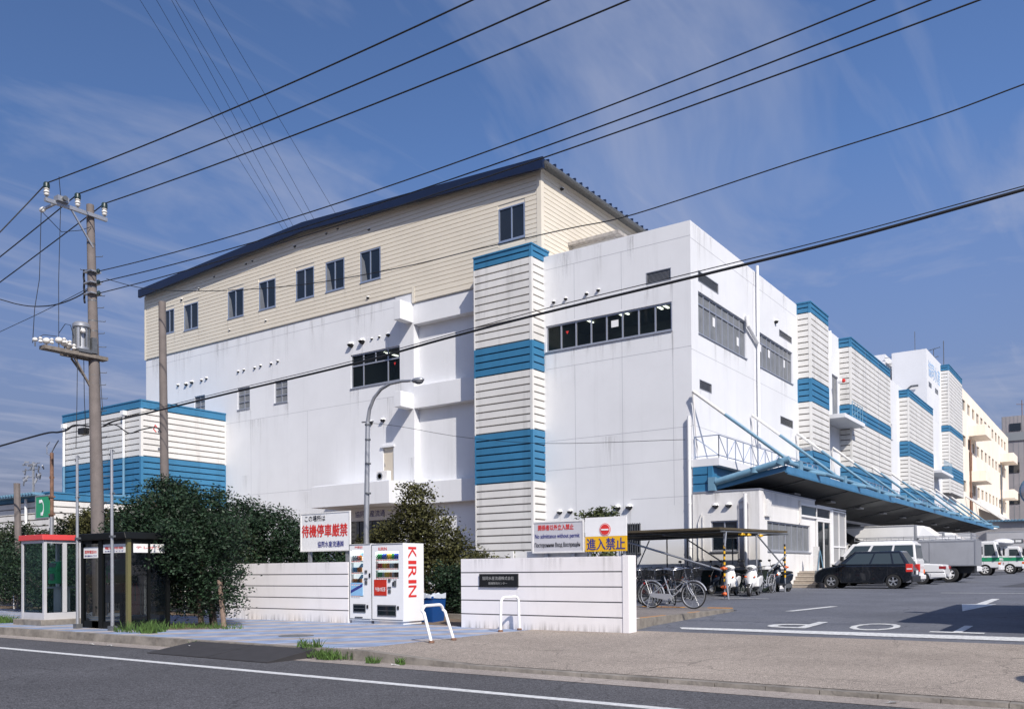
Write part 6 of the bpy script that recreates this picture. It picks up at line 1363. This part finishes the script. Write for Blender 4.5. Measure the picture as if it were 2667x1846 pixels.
def truck(label, Wb, body_m, cab_m, box_len, box_h, zbox, cab_h=2.35, stripe=None, deflector=False, group=None, panels=0, cabx=1.65):
    """cab front at x=0, cargo box behind it towards -x"""
    t = thing('parked_truck', label, 'truck', group=group, world=False); w = Wb/2
    b = MB(); b.prism([(-cabx,.55),(-.02,.55),(.0,1.15),(-.08,1.38),(-.32,cab_h),(-cabx,cab_h)], -w+.06, w-.06, 'y'); c = b.build('cab', cab_m, t, bevel=.07, seg=3)
    for s_ in (-1, 1):
        b = MB(); yy = s_*(w-.052); b.add([(-.25,yy,1.42),(-.98,yy,1.42),(-.98,yy,cab_h-.22),(-.42,yy,cab_h-.22)], [(0,1,2,3)]); b.build('side_window', cargl, c, fixn=False)
        b = MB(); b.box(-.10, .02, s_*(w-.12), s_*(w-.42), .78, .96); b.build('headlight', M['curtain'], c, bevel=.02)
        b = MB(); b.box(-.12, .025, s_*(w-.05), s_*(w-.115), .80, .95); b.build('indicator', M['orange'], c)
        b = MB(); b.box(-.06, .06, s_*(w+.06), s_*(w+.24), 1.45, 1.95); b.tube([(-.1,s_*(w-.1),2.0),(0,s_*(w+.14),2.05),(0,s_*(w+.14),1.9)], .015, 5); b.build('wing_mirror', M['black'], c)
        b = MB(); b.box(-1.05, -1.04, s_*(w-.055), s_*(w-.07), .7, cab_h-.15); b.box(-.95,-.8,s_*(w-.035),s_*(w-.06),1.22,1.26); b.build('door_gap', M['steeld'], c)
        if stripe: b = MB(); b.prism([(-cabx+.02,1.02),(.0-.005,1.02),(-.05,1.30),(-cabx+.02,1.30)], s_*(w-.054), s_*(w-.048), 'y'); b.build('stripe', stripe, c)
    b = MB(); b.add([(-.075,-w+.17,1.42),(-.075,w-.17,1.42),(-.285,w-.22,cab_h-.16),(-.285,-w+.22,cab_h-.16)], [(0,1,2,3)]); b.build('windscreen', cargl, c, fixn=False)
    if stripe: b = MB(); b.add([(.012,-w+.1,1.04),(.012,w-.1,1.04),(-.055,w-.1,1.34),(-.055,-w+.1,1.34)], [(0,1,2,3)]); b.build('stripe', stripe, c, fixn=False)
    b = MB(); b.box(-.12, .06, -w+.05, w-.05, .42, .70); b.build('bumper', M['wpaint'], t, bevel=.02)
    b = MB(); b.box(-cabx-box_len, -cabx-.12, -w, w, zbox, zbox+box_h); bx = b.build('cargo_box', body_m, t, bevel=.025)
    b = MB()
    for z in (zbox+.03, zbox+box_h-.05): b.box(-cabx-box_len-.01, -cabx-.11, -w-.012, w+.012, z-.035, z+.035)
    for x in (-cabx-.12, -cabx-box_len): b.box(x-.05, x+.02, -w-.015, w+.015, zbox, zbox+box_h)
    for i in range(1, panels+1): x = -cabx-.12-(box_len-.12)*i/(panels+1); b.box(x-.02, x+.02, -w-.01, w+.01, zbox+.03, zbox+box_h-.03)
    b.build('box_trim', M['steel'], bx)
    b = MB(); b.box(-cabx-box_len+.1, -.4, -.42, .42, .45, zbox-.001)
    for s_ in (-1, 1): b.box(-cabx-box_len*.65, -cabx-.9, s_*(w-.1), s_*(w-.16), .45, zbox-.12)
    b.build('chassis', M['black'], t)
    R0 = .42
    for x in (-.95, -cabx-box_len*.72):
        for s_ in (-1, 1): wheel(t, x, s_*(w-.18), R0, .24, s_, hub='wsteel', spokes=6)
    if deflector: b = MB(); b.add([(-cabx-.1,-w+.12,cab_h+.01),(-.5,-w+.2,cab_h+.01),(-.5,w-.2,cab_h+.01),(-cabx-.1,w-.12,cab_h+.01),(-cabx-.1,-w+.12,zbox+box_h-.05),(-cabx+.25,-w+.3,zbox+box_h-.05),(-cabx+.25,w-.3,zbox+box_h-.05),(-cabx-.1,w-.12,zbox+box_h-.05)], [(0,3,2,1),(4,5,6,7),(0,1,5,4),(1,2,6,5),(2,3,7,6),(3,0,4,7)]); b.build('deflector', cab_m, t, bevel=.08, seg=3)
    return t
wht = mat('white_car_paint', (.76,.76,.76), .28, coat=.6); blk = mat('black_car_paint', (.006,.008,.012), .18, coat=.8)
boxw = mat('white_truck_body', (.87,.87,.86), .45, var=.06, vscale=1.5, streak=.06); boxg = mat('grey_truck_body', (.33,.34,.37), .5, var=.12, vscale=1.5, streak=.15)
PI = math.pi
h = car_hatch('black hatchback parked by the office steps', blk); place(h, -8.72, 37.8, gz(37.4), PI)
v = car_van('white high-roofed van parked behind the black hatchback', wht); place(v, -9.15, 41.4, gz(41.6), PI)
s_ = car_sedan('white saloon car whose tail shows beyond the white van', wht); place(s_, -8.95, 44.85, gz(44.9), PI)
g_ = truck('truck with a plain grey slatted cargo box and roof rack', 2.0, boxg, wht, 4.2, 1.28, .82, cab_h=2.0, panels=1); place(g_, -11.85, 49.0, gz(49), PI)
bw_ = truck('large white box truck backed under the canopy behind the van', 2.3, boxw, wht, 5.6, 2.1, .98, cab_h=2.3, deflector=True); place(bw_, -7.65, 53.2, gz(53), 0)
b2_ = truck('second white box truck with a rounded roof fairing under the canopy', 2.2, boxw, wht, 4.6, 1.9, .95, cab_h=2.2, deflector=True); place(b2_, -7.3, 60, gz(60), 0)
t1 = truck('green-striped white truck whose cab shows beside the grey box', 2.2, boxw, wht, 4.5, 2.1, 1.0, cab_h=2.45, stripe=M['greens'], group='green striped trucks'); place(t1, -7.2, 65.2+6, gz(70)-.02, 0)
t2 = truck('farther green-striped white truck with a lower cab', 2.1, boxw, wht, 4.2, 1.5, .95, cab_h=2.15, stripe=M['greens'], group='green striped trucks'); place(t2, -6.4, 79, gz(78), 0)
t3 = truck('long pale grey truck with a round red emblem on its side at the far right', 2.4, mat('pale_grey_truck_body', (.45,.45,.47), .5, var=.1), wht, 8.0, 2.4, 1.25, cab_h=2.5); place(t3, -.5, 90, gz(90), 0)
e = MB(); e.lathe((-6.3,-1.212,2.75), [(.45,0),(.45,-.006)], 24, axis='y'); e.build('emblem', M['redt'], t3)
e = MB(); e.mat(0).box(-7.9,-6.8,-1.212,-1.218,2.6,2.95); e.mat(1).box(-7.8,-7.5,-1.219,-1.222,2.68,2.87); e.box(-7.4,-6.95,-1.219,-1.222,2.68,2.87); e.box(-6.62,-6.0,-1.22,-1.225,2.70,2.80); e.box(-6.62,-6.52,-1.22,-1.225,2.55,2.95); e.box(-6.1,-6.0,-1.22,-1.225,2.55,2.95); e.build('emblem_marks', [M['steeld'], M['wpaint']], t3)
# roof rack of the grey truck
b = MB()
for z in (2.16, 2.32):
    for y in (-.95, .95): b.tube([(-5.8,y,z),(-.2,y,z)], .018, 5)
for i in range(9): 
    x = -5.0+i*.6
    for y in (-.95, .95): b.tube([(x,y,2.12),(x,y,2.32)], .014, 4)
    b.tube([(x,-.95,2.16),(x,.95,2.16)], .014, 4)
b.build('roof_rack', M['steel'], g_)
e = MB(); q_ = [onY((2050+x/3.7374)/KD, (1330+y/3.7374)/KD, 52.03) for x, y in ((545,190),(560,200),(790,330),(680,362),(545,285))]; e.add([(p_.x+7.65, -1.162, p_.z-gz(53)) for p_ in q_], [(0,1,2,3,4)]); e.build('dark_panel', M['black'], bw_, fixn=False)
fa = thing('roof_fairing', 'white rounded wind fairing seen above the farther truck cab', 'fairing', (-7.4,74,2.9)); fa_ = None
b = MB(); b.ball((-7.4,74,3.0), .75, .8, .30, 16, 10); b.box(-7.7,-7.1,73.8,74.2,2.4,3.0); b.build('shell', wht, fa, smooth=True)

# ---------------- scooters
def scooter(label, paint, group='scooters under the shelter edge'):
    t = thing('scooter', label, 'scooter', group=group, world=False)
    for x, nm in ((.60,'front'),(-.60,'rear')):
        b = MB(); b.lathe((x,0,.22), [(.12,-.045),(.20,-.05),(.22,-.02),(.22,.02),(.20,.05),(.12,.045)], 20, axis='y', caps=False); w_ = b.build('tyre', M['rubber'], t, smooth=True)
        b = MB(); b.lathe((x,0,.22), [(.125,-.03),(.02,-.035),(.02,.035),(.125,.03)], 14, axis='y'); b.build('rim', M['steel'], w_)
    b = MB(); b.add([(.60,-.07,.40),(.80,-.05,.30),(.80,.05,.30),(.60,.07,.40),(.42,-.07,.36),(.42,.07,.36),(.60,0,.47)], [(0,1,6),(1,2,6),(2,3,6),(0,6,4),(3,5,6),(4,6,5)]); b.build('mudguard', paint, t, smooth=True, fixn=False)
    # leg shield: curved shell
    b = MB(); prof = [(.44,.30,.10),(.52,.42,.17),(.50,.58,.21),(.42,.74,.20),(.36,.86,.15),(.33,.93,.10)]; vs = []
    for x, z, hw in prof:
        for k in range(7): q = -1+2*k/6; vs.append((x-.14*q*q+.04, hw*q, z))
    vs2 = [(v_[0]-.07, v_[1]*.92, v_[2]) for v_ in vs]; n = len(vs); fs = [(i*7+k, i*7+k+1, (i+1)*7+k+1, (i+1)*7+k) for i in range(5) for k in range(6)]
    fs += [tuple(n+i for i in reversed(f)) for f in fs[:30]]
    for i in range(5): fs += [(i*7,(i+1)*7,n+(i+1)*7,n+i*7), (i*7+6,n+i*7+6,n+(i+1)*7+6,(i+1)*7+6)]
    b.add(vs+vs2, fs); b.build('leg_shield', paint, t, smooth=True)
    b = MB(); b.ball((.34,0,.97), .15, .19, .10, 14, 8); hb = b.build('handlebar_cowl', paint, t, smooth=True)
    b = MB(); b.ball((.44,0,.96), .06, .11, .06, 12, 6); b.build('headlight', M['curtain'], hb, smooth=True)
    b = MB(); b.tube([(.24,-.34,1.0),(.32,-.15,.98),(.32,.15,.98),(.24,.34,1.0)], .017, 7); b.build('handlebar', M['black'], t)
    for s_ in (-1, 1): b = MB(); b.tube([(.30,s_*.22,1.0),(.27,s_*.27,1.16)], .008, 5); b.ball((.26,s_*.30,1.20), .02, .065, .045, 10, 6); b.build('mirror', M['black'], t)
    for s_ in (-1, 1): b = MB(); b.ball((.49,s_*.15,.66), .035, .045, .03, 8, 6); b.build('indicator', M['orange'], t)
    b = MB(); b.prism([(.40,.26),(.40,.33),(-.10,.33),(-.18,.24)], -.16, .16, 'y'); b.build('footboard', M['black'], t, bevel=.02)
    b = MB(); b.tube([(.60,-.07,.22),(.46,-.07,.60)], .02, 6); b.tube([(.60,.07,.22),(.46,.07,.60)], .02, 6); b.build('fork', M['steeld'], t)
    b = MB(); b.prism([(-.05,.30),(-.12,.62),(-.55,.70),(-.82,.68),(-.72,.45),(-.40,.30)], -.15, .15, 'y'); b.build('rear_body', paint, t, bevel=.05, seg=3)
    b = MB(); b.prism([(-.06,.66),(-.10,.76),(-.45,.80),(-.75,.78),(-.80,.70),(-.5,.69)], -.14, .14, 'y'); b.build('seat', M['black'], t, bevel=.04, seg=3)
    b = MB(); b.prism([(-.25,.14),(-.25,.32),(-.72,.30),(-.72,.16)], -.02, .12, 'y'); b.tube([(-.45,-.13,.2),(-.85,-.15,.3)], .04, 8); b.build('engine', M['steeld'], t, bevel=.02)
    b = MB(); b.tube([(-.15,-.14,.02),(-.1,-.08,.25)], .014, 5); b.tube([(-.15,.14,.02),(-.1,.08,.25)], .014, 5); b.build('stand', M['steeld'], t)
    b = MB(); b.box(-.86,-.80,-.08,.08,.55,.63); b.build('tail_light', M['red'], t)
    return t
grey_s = mat('grey_scooter_paint', (.14,.14,.16), .35, coat=.4); blk_s = mat('dark_scooter_paint', (.012,.018,.03), .25, coat=.6)
for lab, pm, x, y, hd in (('near white scooter, the left of the two white ones', wht, -11.15, 29.1, -82), ('right one of the two white scooters', wht, -10.45, 29.3, -84),
                          ('grey scooter with a red indicator behind the silver bicycle', grey_s, -12.45, 28.6, -84), ('black scooter at the right end of the bicycle shelter', blk_s, -10.7, 32.9, -100),
                          ('dark scooter in shade left of the white pair', blk_s, -12.1, 30.6, -110)):
    place(scooter(lab, pm), x, y, gz(y), R(hd))
# ---------------- bicycles
def bicycle(label, fm, basket=True, rim='steel', group='bicycles on the pad'):
    t = thing('bicycle', label, 'bicycle', group=group, world=False); r = .33
    for x in (-.56, .58):
        b = MB()
        ring = [(x+r*math.cos(a), 0, r+r*math.sin(a)) for a in np.linspace(0, 2*math.pi, 37)]
        b.tube([(x+(r-.017)*math.cos(a), 0, r+(r-.017)*math.sin(a)) for a in np.linspace(0, 2*math.pi, 41)], .017, 6, caps=False); ty = b.build('tyre', M['rubber'], t, smooth=True)
        b = MB(); b.tube([(x+(r-.04)*math.cos(a), 0, r+(r-.04)*math.sin(a)) for a in np.linspace(0, 2*math.pi, 41)], .013, 6, caps=False)
        b.lathe((x,0,r), [(.025,-.04),(.03,-.03),(.03,.03),(.025,.04)], 10, axis='y')
        for k in range(18): a = 2*math.pi*k/18; b.tube([(x+.02*math.cos(a+.8), .03*(1 if k % 2 else -1), r+.02*math.sin(a+.8)), (x+(r-.045)*math.cos(a), 0, r+(r-.045)*math.sin(a))], .0022, 3)
        b.build('rim', M[rim], ty, smooth=True)
        b = MB(); sp_ = (-.2, 2.6) if x < 0 else (.35, 2.9)
        b.tube([(x+(r+.025)*math.cos(a), 0, r+(r+.025)*math.sin(a)) for a in np.linspace(*sp_, 22)], .020, 6); b.build('mudguard', fm, t, smooth=True)
    b = MB(); bb = (-.02,0,.28); hd = (.40,0,.74); hd2 = (.37,0,.84); sx = (-.18,0,.72)
    b.tube([bb,(.12,0,.36),(.28,0,.52),hd], .017, 8); b.tube([(-.09,0,.46),(.08,0,.47),(.24,0,.60),(.385,0,.79)], .014, 8); b.tube([bb, sx], .016, 8); b.tube([hd, hd2], .021, 8)
    for s__ in (-1, 1): b.tube([bb, (-.56,s__*.05,.33)], .010, 6); b.tube([(-.15,0,.62), (-.56,s__*.05,.33)], .009, 6); b.tube([(.41,s__*.045,.68), (.47,s__*.05,.50), (.58,s__*.05,.33)], .012, 6)
    b.tube([(.41,-.045,.68),(.41,.045,.68)], .014, 6); b.build('frame', fm, t, smooth=True)
    b = MB(); b.tube([sx,(-.21,0,.82)], .012, 6); b.build('seat_post', M['steel'], t)
    b = MB(); b.add([(-.36,-.11,.85),(-.36,.11,.85),(-.16,.09,.86),(-.02,.025,.87),(-.02,-.025,.87),(-.16,-.09,.86),(-.34,-.08,.80),(-.34,.08,.80),(-.05,0,.83)], [(0,5,4,3,2,1),(0,1,7,6),(1,2,8,7),(2,3,8),(4,8,3),(5,8,4),(0,6,8,5),(6,7,8)]); b.build('saddle', M['black'], t, bevel=.01)
    b = MB(); b.tube([hd2,(.355,0,.98)], .012, 6); b.tube([(.12,-.27,1.0),(.22,-.27,1.02),(.34,-.12,1.0),(.355,0,.98),(.34,.12,1.0),(.22,.27,1.02),(.12,.27,1.0)], .011, 6); b.build('handlebar', M['chrome'], t, smooth=True)
    for s__ in (-1, 1): b = MB(); b.tube([(.12,s__*.27,1.0),(.22,s__*.27,1.02)], .016, 6); b.build('grip', M['black'], t)
    b = MB(); b.prism([(-.58,.31),(-.55,.38),(-.02,.36),(.06,.30),(.02,.20),(-.08,.20),(-.5,.28)], -.065, -.045, 'y'); b.build('chain_guard', fm, t)
    b = MB(); b.tube([(-.02,-.09,.28),(.08,-.09,.15)], .010, 5); b.tube([(-.02,.09,.28),(-.12,.09,.41)], .010, 5); b.box(.04,.13,-.17,-.09,.13,.15); b.box(-.17,-.08,.09,.17,.40,.42); b.build('crank', M['steeld'], t)
    b = MB(); b.tube([(-.56,.06,.33),(-.62,.12,.02)], .010, 5); b.tube([(-.56,-.06,.33),(-.62,-.12,.02)], .010, 5); b.tube([(-.62,-.12,.02),(-.62,.12,.02)], .010, 5); b.build('kickstand', M['steel'], t)
    b = MB(); b.tube([(-.72,-.05,.70),(-.30,-.05,.70)], .008, 5); b.tube([(-.72,.05,.70),(-.30,.05,.70)], .008, 5); b.tube([(-.72,-.05,.70),(-.72,.05,.70)], .008, 5); b.tube([(-.70,.05,.70),(-.56,.05,.34)], .006, 4); b.tube([(-.70,-.05,.70),(-.56,-.05,.34)], .006, 4); b.build('carrier', M['steel'], t)
    b = MB(); b.box(-.76,-.73,-.03,.03,.60,.65); b.build('reflector', M['red'], t)
    b = MB(); b.ball((.50,.0,.60), .04, .035, .035, 10, 6); b.build('lamp', M['steel'], t, smooth=True)
    if basket:
        b = MB()
        lo = [(.44,-.13,.72),(.70,-.13,.72),(.70,.13,.72),(.44,.13,.72)]; hi = [(.40,-.17,.98),(.77,-.17,.98),(.77,.17,.98),(.40,.17,.98)]
        for i in range(4):
            a, c, d, e = Vector(lo[i]), Vector(lo[(i+1) % 4]), Vector(hi[(i+1) % 4]), Vector(hi[i])
            b.tube([e, d], .007, 4); b.tube([a, c], .005, 4)
            for k in range(9): q = k/9; b.tube([a.lerp(c, q), e.lerp(d, q)], .003, 3)
            for k in range(1, 5): q = k/5; b.tube([a.lerp(e, q), c.lerp(d, q)], .003, 3)
        for k in range(8): q = k/7; b.tube([Vector(lo[0]).lerp(Vector(lo[1]), q), Vector(lo[3]).lerp(Vector(lo[2]), q)], .003, 3)
        b.build('basket', M['steeld'] if basket == 1 else M['black'], t)
    return t
silver = mat('silver_frame_paint', (.42,.43,.46), .35, metal=.3); dark_b = mat('dark_frame_paint', (.02,.025,.035), .35); maroon = mat('maroon_frame_paint', (.05,.012,.012), .35); navyb = mat('navy_frame_paint', (.03,.04,.09), .35)
bb1 = bicycle('silver step-through bicycle with a front basket, foremost on the pad', silver, basket=2, rim='steel'); place(bb1, -9.15, 19.85, .237, R(-2)); 
for lab, pm, x, y, hd, zz in (('dark bicycle half hidden by the end of the plaque wall', dark_b, -10.6, 20.3, 8, .237), ('black bicycle standing close behind the plaque wall end', navyb, -11.3, 19.6, 4, .237),
                              ('maroon bicycle in shade behind the silver one', maroon, -11.6, 24.2, 20, gz(24.2)), ('dark bicycle under the shelter behind the grey scooter', dark_b, -13.4, 27.6, 35, gz(27.6)), ('black bicycle deep under the left of the shelter', navyb, -14.2, 26.0, 40, gz(26)),
                              ('navy bicycle behind the two white scooters', navyb, -11.6, 31.8, -60, gz(31.8)), ('thin-framed silver bicycle beside the right white scooter', silver, -10.75, 31.4, -95, gz(31.4)), ('dark bicycle beside the grey scooter in the shelter', dark_b, -12.9, 30.2, -70, gz(30)),
                              ('black bicycle against the shelter back rail', dark_b, -14.8, 29.8, -75, gz(29.8)), ('maroon bicycle against the shelter back rail', maroon, -15.6, 29.2, -70, gz(29.2)), ('navy bicycle at the left end of the shelter row', navyb, -16.6, 28.2, -72, gz(28.2)), ('black bicycle in the dark row directly behind the silver one', dark_b, -10.6, 23.0, -58, gz(23)), ('navy bicycle second in the dark row behind the silver one', navyb, -11.3, 23.3, -60, gz(23.3)), ('black bicycle third in the dark row behind the silver one', dark_b, -12.0, 23.6, -55, gz(23.6)), ('dark bicycle at the far end of the row behind the silver one', navyb, -12.8, 24.0, -57, gz(24)), ('black bicycle nearest the shelter corner post', dark_b, -11.4, 26.2, -62, gz(26.2)), ('navy bicycle next to the shelter corner post', navyb, -12.2, 26.6, -64, gz(26.6))):
    place(bicycle(lab, pm, basket=2, rim='steel' if pm is silver else 'steeld'), x, y, zz, R(hd))
# ---------------- bicycle shelter of scaffold tubes
bs = thing('bicycle_shelter', 'open scaffold-tube bicycle shelter with a thin brown sheet roof', 'shelter', (-14,29,.2))
b = MB(); b.add([(-16.9,26.4,2.43),(-10.5,26.4,2.46),(-10.5,33.2,2.56),(-16.9,33.2,2.5),(-16.9,26.4,2.50),(-10.5,26.4,2.53),(-10.5,33.2,2.63),(-16.9,33.2,2.58)], [(0,3,2,1),(4,5,6,7),(0,1,5,4),(1,2,6,5),(2,3,7,6),(3,0,4,7)])
b.build('roof', mat('brown_roof_sheet', (.09,.07,.04), .85, var=.4, vscale=4), bs)
def shp(x0, y0, z0, x1, y1, z1, r=.028): b = MB(); b.tube([(x0,y0,z0),(x1,y1,z1)], r, 8); return b
for i, (x, y) in enumerate(((-10.55,26.9),(-10.55,29.9),(-10.55,33.0),(-14.5,26.9),(-14.5,33.0),(-16.8,26.9),(-16.8,33.0),(-12.6,33.0),(-15.4,33.0))):
    shp(x, y, gz(y), x, y, 2.44).build('post', M['steel'] if i < 3 else M['steeld'], bs, smooth=True)
for q in ((-16.9,26.8,2.38,-10.5,26.8,2.40),(-16.9,33,2.44,-10.5,33,2.50),(-10.5,26.5,2.40,-10.5,33.2,2.50),(-14.5,26.5,2.40,-14.5,33.2,2.46),(-12.5,26.5,2.34,-12.5,33.2,2.42),(-16.9,29.9,2.36,-10.5,29.9,2.40),(-16.9,33,1.15,-10.5,33,1.15),(-16.9,26.9,1.2,-10.55,26.9,1.2)): shp(*q).build('rail', M['steeld'], bs, smooth=True)
for q in ((-14.5,26.85,2.30,-10.6,26.85,1.15,.035),(-10.5,29.9,2.35,-10.5,32.9,1.2),(-10.5,31.0,1.1,-10.5,33.0,1.7),(-10.5,26.95,2.4,-10.3,26.3,1.9),(-14.5,33,2.4,-12.6,33,1.2),(-16.8,33,1.2,-16.2,33,2.4),(-10.5,26.9,.9,-10.15,26.2,gz(26.2))): shp(*q).build('brace', M['steel'], bs, smooth=True)
for x, y in ((-10.55,26.9),(-10.55,33.0)):
    b = MB()
    for k in range(14): z = gz(y)+.55+k*.09; b.mat(k % 2).tube([(x,y,z),(x,y,z+.09)], .034, 10)
    b.build('hazard_wrap', [M['yellow'], M['black']], bs)
clampo = mat('orange_clamp', (.70,.13,.03), .5)
for x, y, z in ((-10.55,26.86,1.22),(-10.55,26.86,.62),(-10.52,26.84,.40),(-10.5,32.95,1.25),(-14.5,26.86,1.2),(-10.52,28.4,2.36),(-10.52,30.2,2.36),(-10.52,29.0,2.36)):
    b = MB(); b.ball((x,y,z), .075, .075, .06, 10, 6); b.box(x-.10,x+.10,y-.03,y+.03,z-.03,z+.03); b.build('clamp', clampo if z < 2 else M['yellow'], bs)
b = MB(); b.box(-18,-10.9,33.3,33.36,.2,1.15); b.build('back_screen', mat('dark_green_screen', (.02,.035,.03), .8), bs)
